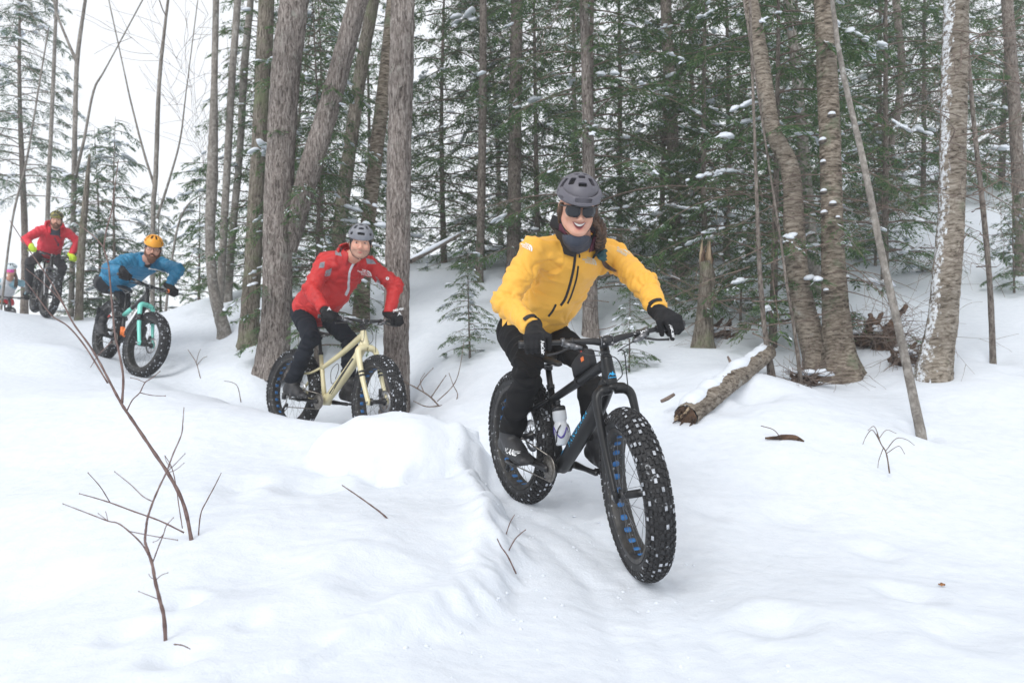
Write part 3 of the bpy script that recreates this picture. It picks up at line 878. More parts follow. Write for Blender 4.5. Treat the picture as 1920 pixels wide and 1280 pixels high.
M_BLUE = pm('blue_quilt', (.008, .155, .30), (.014, .20, .37), rough=.5, scale=6, bump=.3, bscale=40, bdist=.005)
M_PALE = pm('pale_blue_fabric', (.18, .34, .42), (.24, .42, .50), rough=.7, scale=6)
M_LGREY = pm('light_grey_fabric', (.55, .57, .60), (.62, .64, .66), rough=.7, scale=6)
M_PANTS = pm('black_trousers', (.006, .006, .007), (.011, .011, .012), rough=.85, scale=7, bump=.2, bscale=40, bdist=.005, spec=.2)
M_NAVY = pm('navy_trousers', (.006, .008, .013), (.012, .015, .022), rough=.8, scale=7, bump=.2, bscale=40, bdist=.005, spec=.2)
M_CHAR = pm('charcoal_trousers', (.020, .021, .025), (.036, .037, .042), rough=.85, scale=7, bump=.2, bscale=40, bdist=.005)
M_GLOVE = pm('black_glove', (.009, .009, .010), (.020, .020, .022), rough=.85, scale=30, bump=.25, bscale=120, bdist=.003, spec=.25)
M_LIME = pm('lime_glove', (.52, .72, .03), (.62, .80, .06), rough=.7, scale=20)
M_SHOE = pm('shoe_leather', (.014, .014, .016), (.03, .03, .033), rough=.5, scale=20, bump=.2, bscale=70, c3=(.5, .52, .55), c3fac=(.70, .8), c3scale=30)
M_SOLE = pm('shoe_sole', (.02, .02, .021), (.045, .045, .047), rough=.8, scale=25, c3=(.65, .67, .7), c3fac=(.58, .75), c3scale=30)
M_HGREY = pm('matt_grey_helmet', (.10, .095, .115), (.125, .12, .14), rough=.5, scale=6)
M_HSILV = pm('silver_grey_helmet', (.17, .175, .20), (.21, .215, .24), rough=.45, scale=6)
M_HORANGE = pm('orange_helmet', (.80, .33, .02), (.86, .40, .03), rough=.4, scale=6)
M_HOLIVE = pm('camo_helmet', (.05, .05, .02), (.26, .23, .05), rough=.5, scale=26, fac=(.46, .52), c3=(.02, .02, .015), c3fac=(.55, .58), c3scale=22)
M_HWHITE = pm('white_blue_helmet', (.62, .72, .78), (.72, .80, .84), rough=.4, scale=12)
M_LINER = pm('helmet_liner', (.006, .006, .007), (.012, .012, .013), rough=.8)
M_LENS = pm('dark_lens', (.010, .012, .016), (.02, .022, .028), rough=.10, spec=.45)
M_PINK = pm('pink_goggle_lens', (.75, .04, .30), (.85, .10, .42), rough=.15, coat=.6)
M_BLKFAB = pm('black_facing', (.010, .010, .012), (.02, .02, .022), rough=.75, scale=14, bump=.15, bscale=60)
M_MAROON = pm('maroon_hood', (.085, .018, .035), (.13, .030, .055), rough=.8, scale=14, bump=.3, bscale=50)
M_SLATE = pm('slate_fabric', (.030, .038, .058), (.05, .06, .085), rough=.75, scale=14, bump=.2, bscale=50)
M_GREYPATCH = pm('grey_reinforcement', (.20, .205, .23), (.27, .275, .30), rough=.6, scale=60)
M_SILVER = pm('silver_zip', (.52, .53, .56), (.62, .63, .66), rough=.4, metal=.3, scale=60)
M_TEAL = pm('teal_scrunchie', (.012, .055, .065), (.025, .09, .10), rough=.7, scale=30)
M_GREYLOGO = pm('grey_print', (.55, .52, .42), (.62, .60, .52), rough=.6)
M_GLASSF = pm('spectacle_frame', (.02, .02, .022), (.03, .03, .032), rough=.3)

def ik(a, b, l1, l2, pole):
    d = b - a; L = min(d.length, (l1 + l2) * .999); u = d.normalized()
    x = (l1 * l1 - l2 * l2 + L * L) / (2 * L); h = math.sqrt(max(0, l1 * l1 - x * x))
    p = Vector(pole); p = (p - u * p.dot(u)).normalized()
    return a + u * x + p * h
def folds(bones, seed=0, gen=.003, pulls=()):
    """cloth creases: ridges running round each limb, deepest near the joints"""
    def f(v, n):
        best = np.full(len(v), 9.0); disp = np.zeros(len(v))
        for k, (a, b, amp, ends, fr) in enumerate(bones):
            a, b = np.array(a), np.array(b); ba = b - a; L = np.linalg.norm(ba); ba /= L
            r = v - a; s = r @ ba; t = np.clip(s / L, 0, 1)
            d = np.linalg.norm(r - np.outer(t * L, ba), axis=1)
            u = np.cross(ba, [.3, .5, .81]); u /= np.linalg.norm(u); w = np.cross(ba, u)
            cu, cw = r @ u, r @ w
            warp = .035 * pn(np.stack([s * 9, cu * 9, cw * 9 + seed], 1))
            q = np.stack([(s + warp + .35 * cu) * fr, cu * 5.5 + k * 7, cw * 5.5 + seed], 1)
            ridge = 1 - np.abs(pn(q)) * 2.6
            q2 = np.stack([(s - .5 * cw) * fr * 1.45, cu * 8 + 3, cw * 9 + seed], 1)
            ridge2 = 1 - np.abs(pn(q2)) * 2.6
            A = amp * (ends[0] * np.exp(-(s / (.26 * L)) ** 2) + ends[1] * np.exp(-((s - L) / (.26 * L)) ** 2) + .62)
            dd = A * (.8 * np.maximum(ridge, -.5) + .35 * np.maximum(ridge2, -.5) - .5)
            m = d < best
            best = np.where(m, d, best); disp = np.where(m, dd, disp)
        for (c, rad_, a_, cnt) in pulls:      # creases radiating from where the cloth is pulled
            r = v - np.array(c); d = np.linalg.norm(r, axis=1)
            ph = np.arctan2(r[:, 2], r[:, 0]) + .9 * pn(v * 7 + seed) + d * 2.5
            s_ = np.abs(np.sin(ph * cnt / 2)) ** .55
            disp = disp + a_ * (s_ - .75) * np.exp(-((d - .35 * rad_) / (.62 * rad_)) ** 2)
        return disp + gen * pn(v * 9 + seed)
    return f

def head_field(h, nb, smile=0.0, chub=1.0, beard=0.0, side=None):
    """head, neck and top of the chest in head coordinates: face towards -y, z up, origin at the eyes' level"""
    F = Field((-.17, -.135, -.36), (.17, .20, .14), h)
    F.add(F.ell((0, .012, .030), (.074, .096, .086)))
    F.add(F.ell((0, -.022, -.030), (.060 * chub, .066, .080)), .03)
    for s in (-1, 1):
        F.add(F.cone((s * .050 * chub, .0, -.052), (s * .018, -.066, -.092), .020, .018), .03)
        F.add(F.ell((s * .038, -.064, -.030 + .006 * smile), (.022 * chub, .020, .020)), .02)
        F.add(F.cone((s * .045, -.070, .022), (s * .012, -.086, .018), .008, .009), .012)
        F.add(F.ell((s * .075, .012, -.008), (.010, .018, .030)), .008)
    F.add(F.ell((0, -.076, -.096), (.018, .016, .014)), .015)
    for s in (-1, 1): F.sub(F.ell((s * .031, -.098, .001), (.017, .016, .011)), .012)
    F.add(F.cone((0, -.086, .004), (0, -.107, -.034), .0065, .0105), .010)
    for s in (-1, 1): F.add(F.ell((s * .011, -.098, -.038), (.0085, .010, .007)), .006)
    if not smile:
        F.add(F.cone((-.018, -.085, -.063), (.018, -.085, -.063), .005, .005), .006)
        F.add(F.cone((-.014, -.085, -.073), (.014, -.085, -.073), .006, .006), .006)
        F.sub(F.cone((-.021, -.094, -.068), (.021, -.094, -.068), .002, .002), .004)
    F.add(F.cone((0, .022, -.06), nb, .054, .058), .025)
    F.add(F.cone(nb, tuple(Vector(nb) + (Vector(nb) - Vector((0, .022, -.06))).normalized() * .06), .056, .06), .02)
    return F
def xform(name, F, H, mats, parent, off, it=1, slot=None, disp=None):
    v, f = F.mesh(); v = relax(v, f, it, .4)
    if disp is not None: v = v + normals(v, f) * disp(v)[:, None]
    mi = slot(v[f].mean(axis=1)) if slot else None
    m = np.array(H); v = v @ m[:3, :3].T + m[:3, 3] - np.array(off)
    return link(name, mkmesh(name, v, f, True, mi), mats, parent)
def lm(name, mb, H, mats, parent, off, smooth=True):
    v = mb.verts(); m = np.array(H); mb.v = [v @ m[:3, :3].T + m[:3, 3] - np.array(off)]
    return obj(name, mb, mats, parent, smooth)
HC = Vector((0, .012, .045))
def sdir(az, el): return Vector((math.sin(R(az)) * math.cos(R(el)), -math.cos(R(az)) * math.cos(R(el)), math.sin(R(el))))
VENTS_A = [(0, 57, .0130, .0115), (0, 31, .0165, .0085), (31, 41, .0120, .0180), (-31, 41, .0120, .0180), (34, 71, .0105, .008), (-34, 71, .0105, .008), (66, 36, .014, .022), (-66, 36, .014, .022), (100, 36, .014, .022), (-100, 36, .014, .022), (140, 40, .016, .022), (-140, 40, .016, .022), (180, 45, .014, .02), (70, 10, .017, .008), (-70, 10, .017, .008)]
VENTS_B = VENTS_A[:13] + [(0, 10, .024, .0085), (42, 12, .014, .009), (-42, 12, .014, .009), (80, 10, .016, .009), (-80, 10, .016, .009)]
VENTS_C = [(a, 45, .010, .030) for a in (-75, -45, -15, 15, 45, 75)] + [(a, 18, .013, .012) for a in (-85, -55, 55, 85)] + [(a, 40, .012, .026) for a in (110, 145, 180, 215, 250)]
def helmet(H, mat, parent, off, h, vents=VENTS_A, visor=None, low=.0):
    F = Field((-.125, -.17, -.05), (.125, .17, .17), h)
    F.add(F.ell((0, .012, .050), (.096, .128, .098)))
    F.sub(F.ell((0, .012, .038), (.082, .112, .086)))
    c = Vector((0, -.06, .030 + low)); n = Vector((0, .30, -1)).normalized()
    F.d = np.maximum(F.d, F.plane(c, n))
    for (az, el, w, hh) in vents:
        d = sdir(az, el); t = Vector((0, 0, 1)).cross(d).normalized() if abs(d.z) < .99 else Vector((1, 0, 0)); u = d.cross(t)
        Mx = Matrix((t, u, d)).transposed()
        F.sub(F.boxf(HC + d * .10, (w * 1.08, hh * 1.08, .05), .004, Mx), .002)
    o = xform('helmet', F, H, mat, parent, off, 1)
    F = Field((-.11, -.14, -.05), (.11, .15, .16), max(h, .004))
    F.add(F.ell((0, .012, .042), (.087, .117, .090))); F.d = np.maximum(F.d, F.plane(c + Vector((0, 0, .004)), n))
    xform('helmet_liner', F, H, M_LINER, o, off)
    if visor:
        F = Field((-.13, -.20, -.02), (.13, .03, .13), h)
        q = F.ell((0, .004, .040), (.105, .160, .094)); F.add(np.maximum(q, -q - .010))
        pz = Vector((0, -.1, .058)); nz = Vector((0, -.28, 1)).normalized()
        F.d = np.maximum(F.d, F.plane(pz + nz * .013, nz)); F.d = np.maximum(F.d, F.plane(pz - nz * .020, -nz)); F.d = np.maximum(F.d, F.plane((0, -.035, 0), (0, 1, 0)))
        for (az, w) in ((0, .036), (46, .017), (-46, .017)):
            d = sdir(az, 2.5); t = Vector((0, 0, 1)).cross(d).normalized(); u = d.cross(t)
            F.sub(F.boxf(Vector((0, .004, .040)) + d * .14, (w, .0085, .05), .004, Matrix((t, u, d)).transposed()), .002)
        xform('visor', F, H, visor, o, off)
    m = MB()
    for s in (-1, 1):
        m.tube([(s * .079, -.02, .02), (s * .074, -.012, -.05), (s * .050, -.028, -.095), (s * .006, -.038, -.118)], .0045, 6, flat=.3)
    lm('chin_strap', m, H, M_BLACK, o, off)
    return o
def shades(H, parent, off, mat=M_LENS, goggle=False):
    m = MB()
    rows, cols = 7, 13
    def pt(a, z, r=.0): return Vector(((.081 + r) * math.sin(a), -(.106 + r) * math.cos(a) ** .9 + .0, z))
    if goggle:
        g = [[pt(R(-62 + 124 * j / 20), -.032 + .062 * i / rows, .004) for j in range(21)] for i in range(rows + 1)]
        fr = [q for r_ in g for q in r_]
        m.add(fr, [(i * 21 + j, i * 21 + j + 1, (i + 1) * 21 + j + 1, (i + 1) * 21 + j) for i in range(rows) for j in range(20)])
        return lm('goggles', m, H, mat, parent, off)
    o = None
    for s in (-1, 1):
        m = MB(); outline = []
        N = 40
        for k in range(N):
            a = 2 * math.pi * k / N
            ca, sa = math.cos(a), math.sin(a)
            x = .031 * math.copysign(abs(ca) ** .6, ca); z = .0245 * math.copysign(abs(sa) ** .7, sa)
            if sa < 0: x *= 1 - .16 * abs(sa); 
            outline.append((s * (.0345 + x), z - .004))
        def on(x, z, dep): 
            a = math.asin(max(-.99, min(.99, x / .088)))
            return Vector((x, -.112 * math.cos(a) ** .8 - .002 + dep, z))
        rings = [[on(x * 1.0, z, .0) for x, z in outline], [on(x, z, -.003) for x, z in outline]]
        c = [on(s * .0335 + (x - s * .0335) * .55, z * .55, -.0045) for x, z in outline]
        m.loft(rings + [c], cap=True)
        q = lm('lens', m, H, mat, parent if o is None else o, off) if o is None else lm('lens', m, H, mat, o, off)
        if o is None: o = q; o.name = 'sunglasses'
    m = MB()
    top = [Vector((x, -.113 * math.cos(math.asin(x / .088)) ** .8 - .005, .017)) for x in [-.064 + .128 * k / 20 for k in range(21)]]
    m.tube(top, .0035, 6)
    for s in (-1, 1): m.tube([(s * .063, -.083, .015), (s * .078, -.05, .012), (s * .081, .0, .008)], .0035, 6)
    lm('glasses_frame', m, H, M_GLASSF, o, off)
    return o
def spectacles(H, parent, off):
    m = MB()
    for s in (-1, 1):
        m.tube([(s * .033 + .025 * math.copysign(abs(math.cos(a)) ** .7, math.cos(a)), -.106 + .004 * abs(math.cos(a)) + .010 * (s * math.cos(a) > .5), -.002 + .017 * math.copysign(abs(math.sin(a)) ** .7, math.sin(a))) for a in [2 * math.pi * k / 24 for k in range(25)]], .0022, 6)
        m.tube([(s * .059, -.095, .006), (s * .078, -.05, .006), (s * .080, .0, .004)], .002, 6)
    m.tube([(-.009, -.107, .004), (0, -.110, .006), (.009, -.107, .004)], .002, 6)
    return lm('spectacles', m, H, M_GLASSF, parent, off)
def eyes(H, body, off, squint=1.0):
    for s in (-1, 1):
        m = MB(); m.ball((s * .031, -.077, .001), (.0115, .0118, .0048 * squint), 12, 8); e = lm('eye', m, H, M_EYEW, body, off)
        m = MB(); m.ball((s * .031, -.0865, .001), (.0060, .004, .0046), 10, 6); lm('iris', m, H, M_EYE, body, off)
        m = MB(); m.tube([(s * .014, -.091, .018), (s * .030, -.090, .022), (s * .048, -.077, .018)], [.0026, .0034, .002], 6); lm('eyebrow', m, H, M_HAIR, body, off)
def glove(g, o, f, u, mat, parent, off, h, lever=True, name='glove'):
    """hand closed round a bar: g grip centre, o outward along the bar, f forward, u up"""
    def q(x, th, r): return g + o * x + (u * math.cos(R(th)) + f * math.sin(R(th))) * r
    wr = q(.002, -58, .100)
    lo = np.array(g) - .15; hi = np.array(g) + .15
    F = Field(lo, hi, h)
    mcp = [q(-.032, 38, .046), q(-.010, 42, .049), q(.012, 40, .047), q(.033, 34, .043)]
    F.add(F.cone(wr, q(0, -30, .055), .034, .033))
    for i, p in enumerate(mcp): F.add(F.cone(lerp(wr, p, .35), p, .021, .0165), .02)
    for i, p in enumerate(mcp):
        x = (-.034, -.011, .012, .034)[i]
        if i == 0 and lever: a, b = q(x - .002, 92, .062), q(x + .002, 122, .078)
        else: a, b = q(x, 102, .044), q(x, 168, .034)
        F.add(F.cone(p, a, .0145, .0130), .005); F.add(F.cone(a, b, .0130, .0112), .003)
        if not (i == 0 and lever): F.add(F.cone(b, q(x, 225, .031), .0112, .0100), .003)
    th0, th1, th2 = q(-.030, -40, .048), q(-.062, 30, .036), q(-.060, 128, .035)
    F.add(F.cone(lerp(wr, th0, .5), th0, .022, .019), .02); F.add(F.cone(th0, th1, .018, .0145), .012); F.add(F.cone(th1, th2, .0140, .0115), .004)
    F.add(F.cone(wr, q(.002, -60, .135), .037, .040), .015)
    ob = fobj(name, F, mat, parent, 1, off=off, disp=lambda v, n: .0012 * pn(v * 60))
    return ob, wr, q
def shoe(pc, fwd, lat, up, ankle, mats, parent, off, h, text=None):
    toe, heel = pc + fwd * .105 + up * .030, pc - fwd * .130 + up * .034
    F = Field(np.array(pc) - .24, np.array(pc) + .24, h)
    F.add(F.cone(heel + up * .012, pc + up * .040, .040, .038)); F.add(F.ecap(pc + up * .034, toe, (.047, .038), (.043, .027), lat), .03)
    F.add(F.cone(heel + up * .02, ankle, .040, .043), .03); F.add(F.cone(pc + up * .045, ankle, .040, .044), .04)
    F.add(F.cone(ankle, ankle + (ankle - heel).normalized() * .06, .044, .050), .02)
    F.d = np.maximum(F.d, F.plane(pc + up * .014, -up))
    o = fobj('shoe', F, mats[0], parent, 1, off=off, disp=lambda v, n: .002 * pn(v * 35))
    m = MB(); rings = []
    for zz, gr in ((.008, .92), (.010, 1.0), (.030, 1.02), (.032, .9)):
        ring = []
        for k in range(28):
            a = 2 * math.pi * k / 28; ca, sa = math.cos(a), math.sin(a)
            x = -.015 + .148 * math.copysign(abs(ca) ** .8, ca); w = .046 if ca > 0 else .038
            ring.append(pc + fwd * (x * gr) + lat * (w * math.copysign(abs(sa) ** .75, sa) * gr) + up * (zz + .010 * max(0, ca) ** 4) - off)
        rings.append(ring)
    m.loft(rings); obj('sole', m, mats[1], o)
    return o
def strip(name, pts2, origin, xd, yd, bvh, width, mat, parent, raise_=.003, n=10):
    """ribbon (zip, seam) following a surface"""
    xd, yd = Vector(xd).normalized(), Vector(yd); yd = (yd - xd * yd.dot(xd)).normalized(); nd = xd.cross(yd)
    c = bez([(x, y, 0) for x, y in pts2], n)
    L, Rr, L2, R2 = [], [], [], []
    for i, p in enumerate(c):
        t = (c[min(i + 1, len(c) - 1)] - c[max(0, i - 1)]).normalized(); w = Vector((-t.y, t.x, 0)) * width / 2
        row = []
        hc = bvh.ray_cast(Vector(origin) + xd * p.x + yd * p.y + nd * .7, -nd, 1.5)
        if not hc[0]: continue
        if L and abs((hc[0] - mid).dot(nd)) > .05: continue
        mid = hc[0]
        for s in (-1, -.4, .4, 1):
            a = p + w * s
            o_ = Vector(origin) + xd * a.x + yd * a.y
            h = bvh.ray_cast(o_ + nd * .7, -nd, 1.5)
            ok = h[0] and abs((h[0] - mid).dot(nd)) < .03
            q = (h[0] if ok else o_ - nd * (o_ - mid).dot(nd)) + nd * (raise_ * (1 if abs(s) < .5 else .25))
            row.append(q)
        L.append(row)
    if len(L) < 2: return None
    m = MB(); m.loft(L, cap=False, closed=False)
    m.loft([[q - nd * .004 for q in reversed(r_)] for r_ in L], cap=False, closed=False)
    return obj(name, m, mat, parent)
def dome_logo(size):
    """three text lines beside a quarter dome of two bands"""
    v, f = [], []
    for i, tx in enumerate(('THE', 'NORTH', 'FACE')):
        a, b = text_verts(tx, size * .36, size * .012, 1.0)
        w = max(q[0] for q in a)
        k = len(v); v += [(q[0] - w - size * .04, q[1] + size * (.30 - .30 * i)) for q in a]; f += [tuple(j + k for j in r_) for r_ in b]
    for r0, r1 in ((.0, .22), (.32, .52), (.62, .86)):
        k = len(v); n = 8
        for j in range(n + 1):
            a = math.pi / 2 * j / n
            v += [(size * (.05 + r0 * math.cos(a)), size * (-.42 + r0 * math.sin(a))), (size * (.05 + r1 * math.cos(a)), size * (-.42 + r1 * math.sin(a)))]
        f += [(k + 2 * j, k + 2 * j + 1, k + 2 * j + 3, k + 2 * j + 2) for j in range(n)]
    return v, f
def band(name, c, axis, xd, prof, a0, a1, mat, parent, off, n=28, wob=0.0, th=.006):
    """collar-like band round an axis: prof = list of (radius x, radius y, height)"""
    axis = Vector(axis).normalized(); xd = Vector(xd); xd = (xd - axis * xd.dot(axis)).normalized(); yd = axis.cross(xd)
    rows_o, rows_i = [], []
    for (rx, ry, hh) in prof:
        ro, ri = [], []
        for k in range(n + 1):
            a = R(a0 + (a1 - a0) * k / n)
            w = 1 + wob * math.sin(a * 5 + hh * 60) + wob * .6 * math.sin(a * 9 + 2)
            for L_, d in ((ro, 0), (ri, -th)):
                L_.append(Vector(c) + xd * ((rx + d) * w * math.cos(a)) + yd * ((ry + d) * w * math.sin(a)) + axis * hh - off)
        rows_o.append(ro); rows_i.append(ri)
    m = MB(); rings = [rows_o[i] + rows_i[i][::-1] for i in range(len(prof))]
    m.loft(rings, cap=False)
    N = len(rings[0]); h = N // 2
    for i in (0, len(rings) - 1):
        m.add(rings[i], [(k, k + 1, N - 2 - k, N - 1 - k) for k in range(h - 1)])
    return obj(name, m, mat, parent)

def rider(label, B, J, st, group='riders coming down the trail'):
    """person on a bike: hands on its grips, feet on its pedals, J gives hips, shoulders and head"""
    M, S = B['M'], B['S']
    Rm = M.to_3x3(); MS = M @ S
    fwd, lat, upv = Rm.col[0].normalized(), Rm.col[1].normalized(), Rm.col[2].normalized()
    foot = {s: M @ B['feet'][s] + upv * .010 for s in (-1, 1)}
    off = (foot[-1] + foot[1]) / 2; off = Vector((off.x, off.y, min(foot[-1].z, foot[1].z)))
    t = thing('person', label, 'person', off, group)
    hv, hg = st.get('h', .008), st.get('hg', .0045)
    hip, shR, shL = J['hip'], J['shR'], J['shL']
    neck = (shR + shL) / 2 + (((shR + shL) / 2) - hip).normalized() * .055
    axis = (neck - hip).normalized(); side = (shL - shR).normalized()
    front = side.cross(axis).normalized()          # chest direction
    if front.dot(fwd) < 0: front = -front
    H = J['head']
    # hands
    wr, Q = {}, {}
    gm = st.get('glove', M_GLOVE)
    for s in (-1, 1):
        gp, ga = B['grips'][0 if s < 0 else 1]
        g = MS @ gp; o_ = (MS.to_3x3() @ ga).normalized()
        f_ = fwd - o_ * fwd.dot(o_); f_ = (f_ + st.get('gf', Vector((0, 0, 0)))); f_ = (f_ - o_ * f_.dot(o_)).normalized()
        u_ = o_.cross(f_); u_ = u_ if u_.z > 0 else -u_
        ob, w_, q_ = glove(g, o_, f_, u_, gm, t, off, hg, st.get('lever', True))
        wr[s], Q[s] = w_, (ob, q_, o_, f_, u_)
    sh = {-1: shR, 1: shL}
    sc = st.get('arm', 1.0)
    el = {s: ik(sh[s], wr[s], .295 * sc, .265 * sc, J['elR'] if s < 0 else J['elL']) for s in (-1, 1)}
    # jacket
    bulk = st.get('bulk', 1.0)
    pts = np.array([tuple(p) for p in (hip, shR, shL, el[-1], el[1], wr[-1], wr[1], neck)])
    F = Field(pts.min(0) - .20, pts.max(0) + .16, hv)
    W1, W2, W3 = hip + axis * .02, lerp(hip, neck, .42), lerp(hip, neck, .80)
    F.add(F.ecap(W1 - axis * .10, W2, (.182 * bulk, .142 * bulk), (.172 * bulk, .140 * bulk), side))
    F.add(F.ecap(W2, W3, (.172 * bulk, .140 * bulk), (.176 * bulk, .126 * bulk), side), .05)
    F.add(F.cone(lerp(shR, shL, .16), lerp(shR, shL, .84), .080 * bulk, .080 * bulk), .07)
    F.add(F.cone(neck - axis * .05, neck + axis * .01, .085, .066), .05)
    for s in (-1, 1):
        a, e, w = sh[s], el[s], wr[s]
        A = F.cone(a, e, .074 * bulk, .062 * bulk)
        B_ = F.cone(e, lerp(e, w, .97), .060 * bulk, .046 * (1 + (bulk - 1) * .5))
        k = .02; hh = np.clip(.5 + .5 * (A - B_) / k, 0, 1); A = A + (B_ - A) * hh - k * hh * (1 - hh)
        F.add(A, .028)
    hem = hip + axis * st.get('hem', -.03)
    hn = (-axis + front * st.get('hemtilt', -.15)).normalized()
    F.d = np.maximum(F.d, F.plane(hem, hn))
    for s in (-1, 1):
        d = (wr[s] - el[s]).normalized()
        near = F.cone(wr[s], wr[s] + d * .2, .12, .12)
        F.d = np.where(near < 0, np.maximum(F.d, F.plane(wr[s] - d * .012, d)), F.d)
    amp = st.get('fold', .0135)
    bones = [(sh[s], el[s], amp, (1.0, .6), 17) for s in (-1, 1)] + [(el[s], wr[s], amp, (.6, .9), 20) for s in (-1, 1)] + [(hip - axis * .05, neck, amp * .95, (.9, .35), 9)]
    pulls = [(sh[s] - axis * .13 + front * .09, .20, .016, 9) for s in (-1, 1)] + [(lerp(sh[s], el[s], .9) + front * .03, .13, .013, 8) for s in (-1, 1)] + [(hip + axis * .10 + side * (s * .13) + front * .08, .20, .012, 7) for s in (-1, 1)] + [(lerp(el[s], wr[s], .8), .12, .008, 7) for s in (-1, 1)]
    fd = folds(bones, st.get('seed', 1), pulls=pulls)
    if st.get('quilt'):
        base_fd = fd
        def fd(v, n, base_fd=base_fd):
            best = np.full(len(v), 9.0); ph = np.zeros(len(v))
            for a, b, *_ in bones:
                a, b = np.array(a), np.array(b); ba = b - a; L = np.linalg.norm(ba); ba /= L
                s_ = (v - a) @ ba; d = np.linalg.norm(v - a - np.outer(np.clip(s_, 0, L), ba), axis=1)
                m_ = d < best; best = np.where(m_, d, best); ph = np.where(m_, s_, ph)
            return base_fd(v, n) * .7 + .016 * (np.abs(np.sin(math.pi * (ph / .066) + .5 * pn(v * 8))) ** .6 - .6)
    fd_all = fd
    def fd(v, n):      # no ripple on the hem and cuff edges themselves
        k = np.clip(-((v - np.array(hem)) @ np.array(hn)) / .05, 0, 1)
        for s in (-1, 1): k = np.minimum(k, np.clip((np.linalg.norm(v - np.array(wr[s]), axis=1) - .04) / .05, 0, 1))
        return fd_all(v, n) * k
    slot = st.get('jslot')
    ctx = dict(hip=hip, neck=neck, axis=axis, side=side, front=front, sh=sh, el=el, wr=wr)
    jk = fobj('jacket', F, st['jacket'], t, 2, fd, (lambda c, n: slot(c, n, ctx)) if slot else None, off)
    # trousers
    hj = {s: hip + side * (s * .088) - axis * .05 for s in (-1, 1)}
    an, kn = {}, {}
    for s in (-1, 1):
        an[s] = foot[s] - fwd * .088 + upv * .118
        kn[s] = ik(hj[s], an[s], .43 * st.get('leg', 1), .43 * st.get('leg', 1), fwd * 1.0 + lat * (s * st.get('knee', .35)) + upv * .4)
    pts = np.array([tuple(p) for p in (hip, kn[-1], kn[1], an[-1], an[1])])
    F = Field(pts.min(0) - .20, pts.max(0) + .20, hv)
    F.add(F.ecap(hip - axis * .07, hip + axis * .10, (.160, .128), (.152, .118), side))
    for s in (-1, 1):
        leg = F.cone(hj[s], kn[s], .098, .074)
        F.add(leg, .04); F.add(F.cone(kn[s], lerp(kn[s], an[s], .45), .073, .068), .012); F.add(F.cone(lerp(kn[s], an[s], .45), an[s], .068, st.get('cuff', .060)), .012)
    F.sub(F.plane(hip + axis * .13, -axis))
    for s in (-1, 1):
        d = (an[s] - kn[s]).normalized()
        near = F.cone(an[s], an[s] + d * .15, .10, .10)
        F.d = np.where(near < 0, np.maximum(F.d, F.plane(an[s] - d * .005, d)), F.d)
    tf = folds([(hj[s], kn[s], .012, (.9, 1.1), 13) for s in (-1, 1)] + [(kn[s], an[s], .014, (1.1, 1.2), 14) for s in (-1, 1)], st.get('seed', 1) + 5)
    fobj('trousers', F, st['trousers'], t, 2, tf, None, off)
    shoes = {}
    for s in (-1, 1): shoes[s] = shoe(foot[s], (fwd - upv * .08).normalized(), lat, upv, an[s], (st.get('shoe', M_SHOE), M_SOLE), t, off, max(hg, .005))
    # head and neck
    nb = H.inverted() @ neck
    hf = st.get('hh', .0034)
    body = xform('body', head_field(hf, tuple(nb), st.get('smile', 0), st.get('chub', 1.0)), H, st.get('skin', [M_SKIN]), t, off, 1, st.get('fslot'))
    ctx.update(t=t, off=off, H=H, body=body, jk=jk, jb=bvh_of(jk), Q=Q, shoes=shoes, kn=kn, an=an, foot=foot, fwd=fwd, lat=lat, upv=upv)
    print('RIDER', label[:30], 'elbows', [proj(el[s]) for s in (-1, 1)], 'knees', [proj(kn[s]) for s in (-1, 1)], 'wr', [proj(wr[s]) for s in (-1, 1)], 'arm', [round((wr[s] - sh[s]).length, 2) for s in (-1, 1)], 'leg', [round((an[s] - hj[s]).length, 2) for s in (-1, 1)], 'torso', round((neck - hip).length, 2), 'neckhead', round((H.translation - neck).length, 2))
    return ctx
def proj(v): return tuple(round(q) for q in (960 + FPX * v.x / v.y, HZ - FPX * (v.z - CAMZ) / v.y))
def headm(p, yaw=0, pitch=0, roll=0, s=1.0):
    """yaw towards image right, pitch down, roll clockwise in the picture"""
    return Matrix.Translation(p) @ (Matrix.Rotation(R(roll), 4, 'Y') @ Matrix.Rotation(R(yaw), 4, 'Z') @ Matrix.Rotation(R(pitch), 4, 'X')) @ Matrix.Scale(s, 4)
def beard(H, parent, off, h, mat, size=1.0):
    F = Field((-.09, -.14, -.17), (.09, .05, .02), h)
    for s in (-1, 1):
        F.add(F.cone((s * .062, -.012, -.012), (s * .054, -.03, -.06), .012, .021), .02)
        F.add(F.cone((s * .054, -.03, -.06), (s * .016, -.078, -.100), .022, .026), .02)
        F.add(F.cone((0, -.100, -.050), (s * .026, -.086, -.066), .0075, .008), .008)
    F.add(F.ell((0, -.076, -.104 - .012 * size), (.036, .030, .030 * size)), .02)
    F.sub(F.ell((0, -.105, -.069), (.017, .012, .0055)), .004)
    return xform('beard', F, H, mat, parent, off, 1, disp=lambda v: .0035 * pn(v * 90))
J1 = dict(hip=P(998, 612, 4.28), shR=P(1003, 470, 3.78), shL=P(1150, 478, 4.03), elR=(-.7, .35, -.25), elL=(.6, .2, -.1), head=headm(P(1083, 389, 3.63), 5, 20, 2, 1.05))
C1 = rider('smiling rider in yellow jacket, black trousers and dark sunglasses on the nearest bike', B1, J1,
    dict(jacket=[M_YEL], trousers=M_PANTS, h=.0068, hg=.0036, smile=1, hem=-.05, knee=.15, seed=3, hh=.003, bulk=.98, skin=[M_SKIN]))
J2 = dict(hip=P(590, 578, 6.92), shR=P(610, 492, 6.55), shL=P(688, 496, 6.70), elR=(-.8, -.2, -.5), elL=(.8, .2, .2), head=headm(P(676, 456, 6.42), 12, 8, 3, 1.08))
